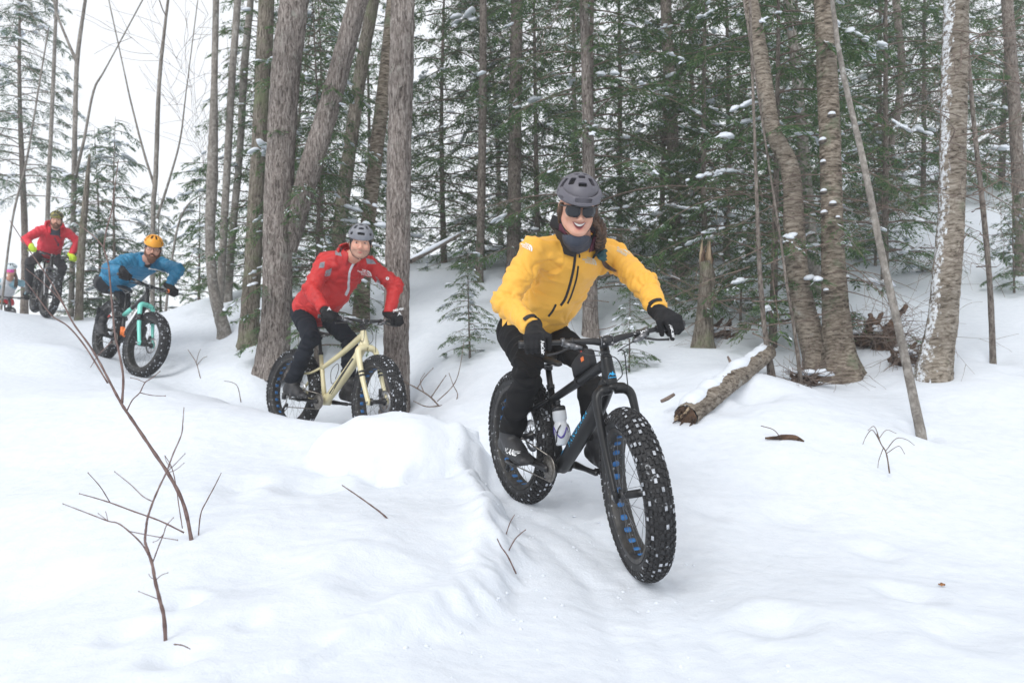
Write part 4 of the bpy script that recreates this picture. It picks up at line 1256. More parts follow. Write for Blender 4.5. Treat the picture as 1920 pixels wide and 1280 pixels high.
C2 = rider('rider in red jacket with grey shoulder patches and grey helmet on the cream bike', B2, J2,
    dict(jacket=[M_RED], trousers=M_NAVY, h=.0085, hg=.0045, hem=-.05, knee=.2, seed=11, bulk=1.08, hh=.0036, skin=[M_SKIN, M_STUB], lever=False,
         fslot=lambda c: ((c[:, 2] < -.050) & (c[:, 2] > -.115) & (c[:, 1] < -.01)).astype(int)))
J3 = dict(hip=P(210, 528, 9.6), shR=P(236, 490, 9.08), shL=P(298, 494, 9.42), elR=(-.8, -.2, -.2), elL=(.8, .1, .3), head=headm(P(287, 466, 8.98), 24, 8, 8, 1.08))
C3 = rider('bearded rider in quilted blue jacket and orange helmet on the mint bike', B3, J3,
    dict(jacket=[M_BLUE], trousers=M_CHAR, h=.009, hg=.006, hem=.05, knee=.4, seed=23, hh=.0045, bulk=1.10, quilt=True, chub=1.08, lever=False))
J4 = dict(hip=P(90, 474, 13.4), shR=P(77, 432, 12.95), shL=P(124, 434, 13.2), elR=(-.9, .1, .1), elL=(.9, .1, .1), head=headm(P(106, 413, 12.85), 26, 4, 3, 1.07))
C4 = rider('bearded rider in red jacket with lime gloves and camouflage helmet', B4, J4,
    dict(jacket=[M_RED2], trousers=M_CHAR, glove=M_LIME, h=.015, hg=.008, hem=-.06, knee=.5, seed=31, hh=.006, bulk=1.04, chub=1.05, lever=False))
# ------------------------------------------------------------ what the riders wear and carry
def surf(C, px, py, lift=.0):
    o = Vector((0, 0, CAMZ)) - C['off']; d = (P(px, py, 1) - Vector((0, 0, CAMZ))).normalized()
    h = C['jb'].ray_cast(o, d)
    return (h[0] if h[0] else o + d * C['neck'].y) - d * lift
def zipline(C, name, pp, d, width, mat, parent, raise_=.004):
    q = [P(a, b, d) - C['off'] for a, b in pp]
    return strip(name, [(v.x, v.z) for v in q], (0, d - C['off'].y, 0), (1, 0, 0), (0, 0, 1), C['jb'], width, mat, parent, raise_)
def chestprint(C, name, vf, px, py, d, ang, mat, parent):
    c = P(px, py, d) - C['off']; a = R(ang)
    return decal(name, vf, c, (math.cos(a), 0, math.sin(a)), (-math.sin(a), 0, math.cos(a)), C['jb'], mat, parent, .0025, .3)
def cuff(C, s, mat, parent, frac=.9, r=.052):
    e, w = C['el'][s], C['wr'][s]; d = (w - e).normalized()
    m = MB(); p0 = w - d * .035 - C['off']
    m.tube([p0, p0 + d * .024], [r, r * .99], 18)
    return obj('cuff', m, mat, parent)
def collar(C, name, prof, a0, a1, mat, parent, wob=.02, tilt=None, th=.006):
    return band(name, C['neck'] + (C['H'].translation - C['neck']).normalized() * C.get('lift', .025), tilt or C['axis'], C['side'], prof, a0, a1, mat, parent, C['off'], 30, wob, th)
def flat_patch(pts):
    return [(x, y) for x, y in pts], [tuple(range(len(pts)))]

# --- nearest rider
def dress_yellow(C):
    t, off, H = C['t'], C['off'], C['H']
    helmet(H, M_HGREY, t, off, .003, VENTS_A, visor=M_HGREY)
    shades(H, t, off)
    # broad smile: lips round an open mouth with the upper teeth showing
    hb = bvh_of(C['body']); Hi = H.inverted()
    def face_shape(nm, top_, bot_, wd, mat, lift):
        n = 14; v = []; f = []
        for k in range(n + 1):
            q = -1 + 2 * k / n
            zt, zb = top_[0] + top_[1] * q * q, bot_[0] + bot_[1] * q * q
            for j in range(3): v.append((q * wd, lerp(zt, min(zt, zb), j / 2)))
        f = [(k * 3 + j, k * 3 + j + 1, k * 3 + j + 4, k * 3 + j + 3) for k in range(n) for j in range(2)]
        R3 = H.to_3x3(); sc = R3.col[0].length
        out = []
        for x, z in v:
            o_ = H @ Vector((x, -.16, z)) - off; d_ = (R3.col[1]).normalized()
            h_ = hb.ray_cast(o_, d_)
            out.append((h_[0] if h_[0] else o_ + d_ * .07) - d_ * lift)
        m = MB(); m.add(out, [tuple(reversed(q)) for q in f]); m.add([p + (R3.col[1]).normalized() * .006 for p in out], f)
        return obj(nm, m, mat, C['body'])
    face_shape('lips', (-.0545, .0050), (-.0830, .0310), .0300, M_LIPS, .0030)
    face_shape('mouth', (-.0580, .0070), (-.0785, .0265), .0272, M_MOUTH, .0045)
    face_shape('teeth', (-.0585, .0075), (-.0680, .0160), .0252, M_TEETH, .0060)
    for s in (-1, 1):
        pass
    # neck layers, from the inside out
    C['lift'] = .055
    ax_ = (C['axis'] * .55 + Vector((0, 0, 1)) * .45).normalized()
    nb = tuple(H.inverted() @ C['neck']); F = Field((-.13, -.14, -.34), (.13, .17, -.05), .0035)
    F.add(F.cone((0, -.010, -.118), tuple(Vector((0, -.010, -.118)).lerp(Vector(nb), .55)), .060, .060)); F.d = np.maximum(F.d, F.plane((0, -.06, -.108), (0, .25, 1)))
    xform('neck_gaiter', F, H, M_SLATE, t, off, 1, disp=lambda v: .004 * pn(v * 40))
    collar(C, 'hooded_layer', [(.082, .082, -.045), (.086, .084, -.01), (.080, .080, .030)], -78, 258, M_MAROON, t, .05, ax_)
    collar(C, 'hood', [(.102, .104, -.03), (.120, .128, .03), (.116, .126, .07), (.100, .108, .095)], -22, 202, M_MAROON, t, .05, ax_, .012)
    collar(C, 'hood_lining', [(.095, .098, .02), (.102, .110, .07), (.098, .106, .105)], -12, 192, M_SLATE, t, .05, ax_, .01)
    jc = collar(C, 'jacket_collar', [(.098, .096, -.075), (.112, .112, -.02), (.130, .132, .020)], -56, 236, M_BLKFAB, C['jk'], .035, ax_, .008)
    # black facing opened out on the chest
    for nm, pp in (('collar_facing', [(1036, 402), (1030, 421), (1046, 440), (1066, 455), (1082, 464), (1086, 450), (1070, 426), (1052, 408)]), ('collar_facing', [(1082, 464), (1106, 463), (1130, 450), (1136, 436), (1124, 420), (1112, 438), (1094, 452)])):
        q = [surf(C, a, b, .016) for a, b in pp]; c = sum(q, Vector()) / len(q) + Vector((0, -.006, 0))
        m = MB(); n = len(q)
        m.add(q + [c] + [v + Vector((0, .022, 0)) for v in q], [(i, (i + 1) % n, n) for i in range(n)] + [((i + 1) % n, i, n + 1 + i, n + 1 + (i + 1) % n) for i in range(n)])
        obj(nm, m, M_BLKFAB, C['jk'])
    q = [surf(C, a, b, .026) for a, b in ((1052, 402), (1066, 406), (1080, 440), (1083, 462), (1074, 452), (1060, 424))]; n = len(q)
    m = MB(); m.add(q + [v + Vector((0, .02, 0)) for v in q], [tuple(range(n))[::-1]] + [(i, (i + 1) % n, n + (i + 1) % n, n + i) for i in range(n)])
    obj('collar_flap', m, M_YEL, C['jk'], smooth=False)
    zipline(C, 'front_zip', [(1082, 463), (1080, 490), (1075, 520), (1067, 548), (1058, 562)], 3.7, .013, M_BLKFAB, C['jk'])
    zipline(C, 'front_zip', [(1046, 564), (1040, 576), (1032, 586)], 3.8, .011, M_BLKFAB, C['jk'])
    zipline(C, 'pocket_zip', [(1088, 492), (1086, 515), (1079, 542), (1072, 558)], 3.7, .009, M_BLKFAB, C['jk'])
    m = MB(); q = surf(C, 1085, 470, .006); m.tube([q, q + Vector((.004, -.004, -.022))], .0025, 6); m.box(q + Vector((.004, -.005, -.028)), (.008, .003, .014)); obj('zip_pull', m, M_BLACK, C['jk'])
    chestprint(C, 'chest_logo', dome_logo(.034), 1113, 482, 3.72, -4, M_GREYLOGO, C['jk'])
    chestprint(C, 'shoulder_logo', dome_logo(.030), 990, 462, 3.70, -28, M_WHITEP, C['jk'])
    chestprint(C, 'sleeve_print', text_verts('SUMMIT\nSERIES', .020, .0005), 1172, 466, 3.85, -38, M_GREYLOGO, C['jk'])
    for s in (-1, 1):
        e, w = C['el'][s], C['wr'][s]; d = (w - e).normalized()
        m = MB(); c0 = w - d * .034 - off
        vd = Vector((0, -1, .35)); vd = (vd - d * vd.dot(d)).normalized(); sd_ = d.cross(vd)
        r_ = .0515; ring = []
        for a in range(-52, 24, 6): ring.append((R(a) if s < 0 else -R(a)))
        m.loft([[c0 + (vd * math.cos(a) + sd_ * math.sin(a)) * rr + d * zz for rr, zz in ((r_, -.011), (r_ + .003, -.010), (r_ + .003, .010), (r_, .011))] for a in ring], cap=True)
        obj('cuff_tab', m, M_BLKFAB, C['jk'], smooth=False)
        ob, q, o_, f_, u_ = C['Q'][s]
        gb = bvh_of(ob)
        p = q(-.032, 108, .078) - off
        nd = (f_ * .85 - u_ * .0 + Vector((0, -.6, 0))).normalized()
        xd = -u_ if s < 0 else u_
        xd = (xd - nd * xd.dot(nd)).normalized(); yd = nd.cross(xd)
        decal('glove_print', text_verts('Auclair', .021, .0006), q(-.033, 95, .072) - off, -u_ + f_ * .5, nd.cross(-u_ + f_ * .5), gb, M_WHITEP, ob, .002, .06)
    # braid over the left shoulder
    pth = bez([H @ Vector((.060, -.010, -.030)) - off, surf(C, 1126, 425, .10), surf(C, 1127, 446, .075), surf(C, 1124, 468, .05)], 7)
    m = MB(); n = len(pth)
    for k in range(n):
        tq = (pth[min(k + 1, n - 1)] - pth[max(0, k - 1)]).normalized()
        sdv = tq.cross(Vector((0, -1, 0))).normalized()
        for s in (-1, 1):
            if (k + (s > 0)) % 2: continue
            dirv = (tq * 1.0 - sdv * (s * .8)).normalized(); z_ = dirv; x_ = z_.cross(Vector((0, 1, 0))).normalized(); y_ = z_.cross(x_)
            m.ball(pth[k] + sdv * (s * .0105), (.012, .014, .0220), 10, 8, Matrix((x_, y_, z_)).transposed())
    br = obj('braid', m, M_HAIR, t)
    sc0 = surf(C, 1128, 478, .045)
    F = Field(np.array(sc0) - .06, np.array(sc0) + .06, .0035)
    rg = random.Random(2)
    for k in range(9):
        a = k * 2.4; F.add(F.ell(sc0 + Vector((.014 * math.cos(a), .008 * math.sin(a), .020 - .0052 * k)), (.015, .010, .0095)), .003)
    v, f = F.mesh(); v = v + normals(v, f) * (.003 * pn(v * 110))[:, None]
    link('hair_tie', mkmesh('hair_tie', v, f), M_TEAL, br)
    m = MB()
    for k in range(16):
        j = rg.uniform(-1, 1); L_ = rg.uniform(.8, 1.08)
        a_, b_, c_ = surf(C, 1130, 488, .040), surf(C, 1138, 499, .032), surf(C, 1156, 510, .018)
        e_ = lerp(b_, c_, L_) + Vector((0, 0, j * .008))
        m.tube(bez([a_ + Vector((j * .006, 0, 0)), b_ + Vector((j * .008, 0, j * .006)), e_], 5), [.0032] * 6 + [.0026, .002, .0014, .0009, .0005], 5)
    obj('hair_tail', m, M_HAIR, br)
    m = MB()
    for s in (-1, 1):
        m.tube([(s * .073, -.03, .02), (s * .077, -.012, -.02), (s * .066, -.004, -.07)], [.012, .016, .012], 8, flat=.5)
    lm('hair', m, H, M_HAIR, t, off)
    for s in (-1, 1):
        sb = bvh_of(C['shoes'][s])
        o_ = C['foot'][s] - C['fwd'] * .02 + C['upv'] * .05 - C['lat'] * .05 - off if s < 0 else C['foot'][s] + C['lat'] * .05 + C['upv'] * .05 - off
        xd = C['fwd'] if s < 0 else -C['fwd']
        decal('shoe_print', text_verts('>LAKE', .034, .0010, 1.0, .2), o_ + C['fwd'] * .035 + C['upv'] * .004, xd, C['upv'], sb, M_WHITEP, C['shoes'][s], .002, .08)
dress_yellow(C1)

def dress_red(C):
    t, off, H = C['t'], C['off'], C['H']
    helmet(H, M_HSILV, t, off, .0036, VENTS_B)
    F = Field((-.10, -.12, -.06), (.10, .13, .10), .004)
    F.add(F.ell((0, .016, .020), (.080, .100, .076))); F.d = np.maximum(F.d, F.plane((0, -.09, .026), (0, -.55, -1)))
    xform('skull_cap', F, H, M_BLKFAB, t, off)
    eyes(H, C['body'], off)
    m = MB(); m.tube([(-.024, -.087, -.0685), (0, -.0925, -.0675), (.024, -.087, -.0685)], [.001, .0028, .001], 6); m.tube([(-.02, -.087, -.0705), (0, -.092, -.074), (.02, -.087, -.0705)], [.001, .0034, .001], 6); lm('lips', m, H, M_LIPS, C['body'], off)
    ax_ = (C['axis'] * .5 + Vector((0, -.1, 1)) * .5).normalized()
    collar(C, 'jacket_collar', [(.092, .092, -.06), (.092, .092, .0), (.086, .086, .045), (.080, .080, .05)], -62, 242, M_RED, C['jk'], .03, ax_, .01)
    collar(C, 'hood', [(.100, .100, -.04), (.120, .130, .02), (.115, .125, .07), (.098, .105, .085)], 5, 175, M_RED, C['jk'], .05, ax_, .014)
    collar(C, 'neck_gaiter', [(.066, .066, -.04), (.070, .070, .03), (.066, .066, .04)], 0, 360, M_SLATE, t, .03, ax_)
    zipline(C, 'front_zip', [(668, 482), (657, 500), (650, 520), (645, 536), (637, 548)], 6.5, .016, M_SILVER, C['jk'])
    for pp in ([(627, 464), (643, 472), (640, 478), (629, 477)],):
        pass
    def patch(nm, pts, mat, d=6.5, parent=None):
        q = [P(a, b, d) - off for a, b in pts]; c = sum(q, Vector()) / len(q)
        v = [(p.x - c.x, p.z - c.z) for p in q]
        # subdivide the outline so that it follows the cloth
        vv = [(0, 0)]; n = len(v)
        for i in range(n):
            for k in range(4): vv.append((lerp(v[i][0], v[(i + 1) % n][0], k / 4), lerp(v[i][1], v[(i + 1) % n][1], k / 4)))
        mm = 4 * n; mid = [(x * .5, y * .5) for x, y in vv[1:]]
        f = [(0, 1 + mm + i, 1 + mm + (i + 1) % mm) for i in range(mm)] + [(1 + i, 1 + (i + 1) % mm, 1 + mm + (i + 1) % mm, 1 + mm + i) for i in range(mm)]
        return decal(nm, (vv + mid, f), c, (1, 0, 0), (0, 0, 1), C['jb'], mat, C['jk'], .003, .3)
    patch('shoulder_patch', [(625, 468), (637, 461), (644, 472), (640, 480), (629, 478)], M_GREYPATCH)
    patch('shoulder_patch', [(681, 480), (694, 482), (700, 490), (684, 491)], M_GREYPATCH)
    patch('sleeve_badge', [(603, 493), (611, 492), (610, 504), (602, 505)], M_GREYPATCH)
    patch('sleeve_panel', [(614, 508), (623, 503), (618, 516), (612, 520)], M_GREYPATCH)
    patch('sleeve_panel', [(698, 513), (703, 517), (719, 545), (713, 543)], M_GREYPATCH)
    chestprint(C, 'chest_logo', dome_logo(.05), 681, 507, 6.5, -8, M_WHITEP, C['jk'])
    chestprint(C, 'sleeve_print', text_verts('o', .05, .002), 722, 517, 6.5, -30, M_WHITEP, C['jk'])
    chestprint(C, 'sleeve_print', text_verts('GORE-TEX', .022, .001), 745, 581, 6.5, 12, M_WHITEP, C['jk'])
    for s in (-1, 1):
        ob, q, o_, f_, u_ = C['Q'][s]
        tri = [(-.016, -.012), (.016, -.012), (0, .020), (0, -.004)]
        decal('glove_logo', (tri, [(0, 3, 2), (3, 1, 2)]), q(.0, 35, .075) - off, (1, 0, 0), (0, -.3, 1), bvh_of(ob), M_WHITEP, ob, .003, .12)
        m = MB(); e, w = C['el'][s], C['wr'][s]; d = (w - e).normalized(); m.tube([w - d * .022 - off, w - d * .012 - off], .0535, 18); obj('cuff_trim', m, M_RED, C['jk'])
dress_red(C2)

def dress_blue(C):
    t, off, H = C['t'], C['off'], C['H']
    helmet(H, M_HORANGE, t, off, .0045, VENTS_C, low=.0)
    F = Field((-.10, -.13, -.06), (.10, .13, .10), .005)
    F.add(F.ell((0, .010, .022), (.081, .108, .076))); F.d = np.maximum(F.d, F.plane((0, -.09, .022), (0, -.35, -1)))
    xform('skull_cap', F, H, M_SLATE, t, off)
    eyes(H, C['body'], off); spectacles(H, t, off); beard(H, t, off, .005, M_BEARD, 1.25)
    ax_ = (C['axis'] * .5 + Vector((0, -.1, 1)) * .5).normalized()
    collar(C, 'jacket_collar', [(.098, .098, -.06), (.094, .094, .0), (.088, .088, .05)], -58, 238, M_BLUE, C['jk'], .03, ax_, .012)
    collar(C, 'base_layer', [(.070, .070, -.06), (.068, .068, .02)], 0, 360, M_BLKFAB, t, .03, ax_)
    zipline(C, 'front_zip', [(275, 499), (272, 508), (267, 517), (261, 526)], 9.1, .014, M_SLATE, C['jk'])
    chestprint(C, 'chest_label', text_verts('patagonia', .026, .0015), 287, 504, 9.1, -8, M_LGREY, C['jk'])
dress_blue(C3)
def dress_lime(C):
    t, off, H = C['t'], C['off'], C['H']
    helmet(H, M_HOLIVE, t, off, .006, VENTS_C, low=.0)
    F = Field((-.10, -.13, -.06), (.10, .13, .10), .006)
    F.add(F.ell((0, .010, .022), (.081, .104, .076))); F.d = np.maximum(F.d, F.plane((0, -.09, .022), (0, -.35, -1)))
    xform('skull_cap', F, H, M_BLKFAB, t, off)
    eyes(H, C['body'], off); beard(H, t, off, .006, M_BEARD, .75)
    ax_ = (C['axis'] * .4 + Vector((0, -.1, 1)) * .6).normalized()
    collar(C, 'neck_gaiter', [(.095, .100, -.10), (.085, .090, -.02), (.078, .080, .035)], 0, 360, M_SLATE, t, .05, ax_)
    collar(C, 'jacket_collar', [(.112, .112, -.07), (.114, .114, .0), (.110, .112, .03)], -48, 228, M_RED2, C['jk'], .03, ax_, .012)
    collar(C, 'hood', [(.12, .12, -.03), (.145, .155, .03), (.135, .15, .085)], -10, 190, M_RED2, C['jk'], .05, ax_, .016)
    for pp in ([(108, 443), (110, 450), (111, 458)], [(94, 443), (91, 450), (89, 456)], [(100, 436), (99, 452), (97, 466)]):
        zipline(C, 'zip', pp, 12.9, .014, M_SLATE, C['jk'])
dress_lime(C4)

# --- last rider, half hidden behind the crest
F5 = P(22, 652, 15.6)
ST5 = dict(frame=M_BLACK, fork=M_BLACK, tyre=M_RUBBER_C, seat=.36, post=.56, ttj=.32)
B5 = fat_bike('dark fat bike hidden behind the snow crest under the goggled rider', 'bicycle', rear_at((4, 652), F5), F5, 0, 0, ST5)
J5 = dict(hip=P(2, 556, 16.3), shR=P(0, 530, 15.95), shL=P(30, 530, 15.95), elR=(-.9, .1, .1), elL=(.9, .1, .1), head=headm(P(21, 507, 15.75), 8, 10, 4, 1.05))
C5 = rider('rider in pale blue and grey jacket with pink goggles at the left edge', B5, J5,
    dict(jacket=[M_LGREY, M_PALE], trousers=M_RED2, h=.016, hg=.009, hem=-.06, knee=.4, seed=41, hh=.007, lever=False,
         jslot=lambda c, n, k: np.minimum.reduce([np.linalg.norm(c - np.array(p), axis=1) - r for p, r in ((k['sh'][1], .13), (k['el'][1], .2), (k['wr'][1], .25), (k['sh'][-1], .13), (k['el'][-1], .2), (k['wr'][-1], .25))]) < 0))
def dress_pale(C):
    t, off, H = C['t'], C['off'], C['H']
    helmet(H, M_HWHITE, t, off, .007, VENTS_C)
    shades(H, t, off, M_PINK, True)
    collar(C, 'neck_gaiter', [(.090, .095, -.06), (.080, .085, .02), (.072, .074, .07)], 0, 360, M_LGREY, t, .04)
    m = MB(); rg = random.Random(4)
    for k in range(26):
        a = rg.uniform(-.02, .02); b = rg.uniform(-.02, .02)
        m.tube(bez([Vector((.05 + a, .02 + b, -.04)), Vector((.095 + a, -.02 + b, -.14)), Vector((.10 + a * 1.6, -.05 + b, -.30 + rg.uniform(-.03, .03)))], 4), [.009] * 5 + [.008, .006, .004, .002], 5)
    lm('hair', m, H, M_HAIR, t, off)
    m = MB(); c = C['hip'] + C['axis'] * .04 - off
    band('waist_belt', C['hip'] + C['axis'] * .05, C['axis'], C['side'], [(.20, .165, -.05), (.205, .17, 0), (.20, .165, .05)], 0, 360, M_HORANGE, t, off)
dress_pale(C5)

# --- bike details: lettering, bottle, bag
def dress_black_bike(B):
    t = B['t']
    side_text(B, 'lettering', 'PANORAMA', .24, .74, -.010, .034, M_CYAN, 1.55, .0004)
    # blue facets on the upper flank of the down tube
    p = B['dt']; a, b = p[0], p[-1]; xd = (b - a).normalized(); yd = Vector((0, -1, 0)).cross(xd)
    rg = random.Random(3); n = 11
    pts = [(.0 + .026 * k, .006 + .0115 * (1 - k / n) + rg.uniform(0, .006) * (1 if k < n - 1 else 0)) for k in range(n)]
    for k in range(n - 1):
        x0, x1 = pts[k][0], pts[k + 1][0]; lo0, lo1 = .004 + .0014 * k, .004 + .0014 * (k + 1)
        v = [(x0 + .002, lo0), (x1, lo1), (x1, lo1 + max(.004, .020 - .0016 * k)), (x0 + .002, lo0 + max(.004, .022 - .0016 * k))]
        decal('blue_facet', (v, [(0, 1, 2, 3)]), a + xd * .10, xd, yd, B['fb'], M_CYAN, t, .0038)
    # mountain badge on the head tube, seen from the front
    c = ax(.515, .03); mt = [(-.021, -.008), (.021, -.008), (.014, .004), (.008, -.001), (.001, .013), (-.006, .003), (-.011, .008)]
    fb = B['fb']
    q = ([(x, y) for x, y in mt] + [(0, -.005)], [(i, (i + 1) % 7, 7) for i in range(7)])
    decal('head_badge', q, ax(.527, .028), (0, 1, 0), UX, fb, M_CYAN, t, .0015)
    decal('head_badge_text', text_verts('PANORAMA', .0075, .0003, 1.1), ax(.512, .028), (0, 1, 0), UX, fb, M_CYAN, t, .0015)
    # bar lettering
    bb = bvh_of(B['bar'])
    S = B['S']
    o_ = decal('bar_lettering', text_verts('NEXT', .024, .0012, 1.15), B['barp'](.155) + Vector((.014, 0, .0)), (0, 1, .03), (-.25, 0, 1), bb, M_WHITEP, B['bar'], .001, .05)
    # bottle in its cage on the seat tube side
    st0 = lerp(BBP, B['sj'], .30); d = (B['sj'] - BBP).normalized(); n = Vector((d.z, 0, -d.x))
    c0 = st0 + n * .058 - d * .015
    Mx = Matrix((Vector((0, 1, 0)).cross(d), Vector((0, 1, 0)), d)).transposed().to_4x4(); Mx.translation = c0
    bo = thing('water_bottle', 'translucent white water bottle with black cap in the black bike frame', 'bottle', t.matrix_world @ Mx)
    m = MB(); m.lathe([(0, 0), (.030, 0), (.036, .005), (.036, .095), (.035, .102), (.030, .112), (.030, .120), (.0355, .130), (.0355, .165), (.033, .172), (.0, .172)], 28)
    body = obj('bottle_body', m, M_BOTTLE, bo)
    m = MB(); m.lathe([(.0, .168), (.034, .1725), (.034, .190), (.027, .197), (.012, .199), (.011, .212), (.014, .214), (.014, .224), (.008, .228), (0, .228)], 24)
    obj('bottle_cap', m, M_BLACK, bo)
    m = MB()
    for k in range(2):
        pts = []
        for j in range(18):
            a_ = R(150 + 130 * j / 17 + k * 120); pts.append(Vector((.0366 * math.cos(a_), .0366 * math.sin(a_), .098 - .05 * abs(math.sin(j / 17 * math.pi * 1.2)) - .01 * k)))
        m.tube(pts, [.001 + .004 * math.sin(math.pi * j / 17) for j in range(18)], 6)
    obj('bottle_print', m, M_PURPLE, bo)
    decal('bottle_text', text_verts('LIV', .022, .0003, 1.6), (-.0, -.036, .062), (1, 0, 0), (0, 0, 1), bvh_of(body), M_BLACK, bo, .001, .05)
    m = MB()
    for s in (-1, 1): m.tube(bez([c0 + Vector((0, s * .01, 0)) - n * .04 + d * .02, c0 + Vector((0, s * .037, 0)) + d * .02, c0 + Vector((0, s * .035, 0)) + n * .02 + d * .07, c0 + Vector((0, s * .02, 0)) + n * .036 + d * .10], 5), .003, 6)
    m.tube([st0 + n * .016 - d * .02, st0 + n * .018 + d * .12], .008, 8); obj('bottle_cage', m, M_BLACK, t)
    # bag on the top tube behind the stem
    q0 = B['tt'][1]; q1 = B['tt'][9]; dv = (q1 - q0).normalized(); nv = Vector((-dv.z, 0, dv.x)); nv = nv if nv.z > 0 else -nv
    cc = lerp(q0, q1, .55) + nv * .068
    F = Field(np.array(cc) - np.array([.13, .05, .13]), np.array(cc) + np.array([.13, .05, .13]), .004)
    F.add(F.boxf(cc, (.085, .028, .045), .02, Matrix((dv, Vector((0, 1, 0)), nv)).transposed()))
    F.d = np.maximum(F.d, F.plane(cc + nv * .040, (dv * .35 + nv).normalized()))
    bag = fobj('top_tube_bag', F, M_BLKFAB, None, 1)
    v = np.array([tuple(x.co) for x in bag.data.vertices]); m4 = t.matrix_world
    bag.matrix_world = m4.copy()
    tag(bag, 'small black bag with orange patch strapped behind the handlebar stem', 'bag')
    gb = bvh_of(bag)
    decal('orange_patch', ([(-.014, -.010), (.014, -.010), (.014, .010), (-.014, .010)], [(0, 1, 2, 3)]), cc + Vector((0, -.03, 0)) - dv * .045 + nv * .004, -dv, nv, gb, M_ORANGE, bag, .0015)
    m = MB(); m.tube([lerp(q0, q1, .8) + Vector((0, .027 * math.cos(a_), .0)) + nv * (.027 * math.sin(a_) + .004) for a_ in [2 * math.pi * j / 20 for j in range(21)]], .010, 6, flat=.15, up=tuple(dv)); obj('bag_strap', m, M_BLKFAB, bag)
    m = MB(); m.ball(cc - dv * .02 + nv * .046 + Vector((0, -.012, 0)), (.006, .005, .006), 8, 6); obj('red_zip_pull', m, M_REDP, bag)
dress_black_bike(B1)
def dress_cream_bike(B):
    t = B['t']; p = B['dt']; a, b = p[0], p[-1]; xd = (b - a).normalized(); yd = Vector((0, -1, 0)).cross(xd)
    n = 24
    v = [(.12 + .40 * k / n, -.034) for k in range(n + 1)] + [(.10 + .40 * k / n, .006) for k in range(n + 1)]
    vv = v + [(.11 + .40 * k / n, -.018) for k in range(n + 1)]
    f = [(k, k + 1, 2 * n + 3 + k, 2 * n + 2 + k) for k in range(n)] + [(2 * n + 2 + k, 2 * n + 3 + k, n + 2 + k, n + 1 + k) for k in range(n)]
    decal('dark_tube_panel', (vv, f), a, xd, yd, B['fb'], M_BLACK, t, .0014)
    side_text(B, 'lettering', 'SURFIT', .30, .86, .022, .036, M_BLACK, 1.5, .0016)
    m = MB(); m.tube(bez([lerp(a, b, .28) + Vector((-.02, 0, .055)), lerp(a, b, .36) + Vector((-.05, .02, .10)), lerp(a, b, .42) + Vector((-.075, 0, .11)), lerp(a, b, .34) + Vector((-.085, -.02, .09)), lerp(a, b, .26) + Vector((-.06, 0, .03)), lerp(a, b, .26) + Vector((-.01, 0, .035))], 5), .0028, 6); obj('bottle_cage', m, M_BLACK, t)
dress_cream_bike(B2)
def dress_mint_bike(B):
    t = B['t']
    p = B['tt']; q = B['sj']
    m = MB(); m.tube([lerp(p[-1], p[0], .0), lerp(p[-1], p[0], .18), lerp(p[-1], p[0], .36)], [.026, .027, .022], 12); obj('mint_panel', m, M_MINT, t)
    m = MB(); m.tube([BBP + Vector((-.005, 0, .05)), lerp(BBP, B['sj'], .45)], .026, 12); obj('orange_shock', m, M_ORANGE, t)
    a, b = B['dt'][0], B['dt'][-1]
    m = MB(); m.tube([lerp(a, b, .30), lerp(a, b, .80)], [.0425, .0425], 14); obj('white_panel', m, M_WHITEP, t)
    m = MB(); m.tube([lerp(a, b, .14), lerp(a, b, .295)], [.0425, .0425], 14); obj('orange_panel', m, M_ORANGE, t)
    m = MB()
    for s in (-1, 1): m.tube([Vector((.10, s * .0885, RW + .10)), Vector((.17, s * .083, RW + .18))], .0125, 8)
    obj('red_stay_band', m, M_REDP, t)
    for s in (-1, 1):
        m = MB(); m.tube([ax(.33, .0135, s * .0835), ax(.26, .0165, s * .0838)], .0325, 14, flat=.84, up=(1, 0, 0)); obj('fork_stripe', m, M_BLACK, B['fork'])
dress_mint_bike(B3)
def dress_grey_bike(B):
    a, b = B['dt'][0], B['dt'][-1]
    m = MB(); m.tube([lerp(a, b, .55), lerp(a, b, .92)], [.043, .040], 14); obj('orange_panel', m, M_ORANGE, B['t'])
dress_grey_bike(B4)
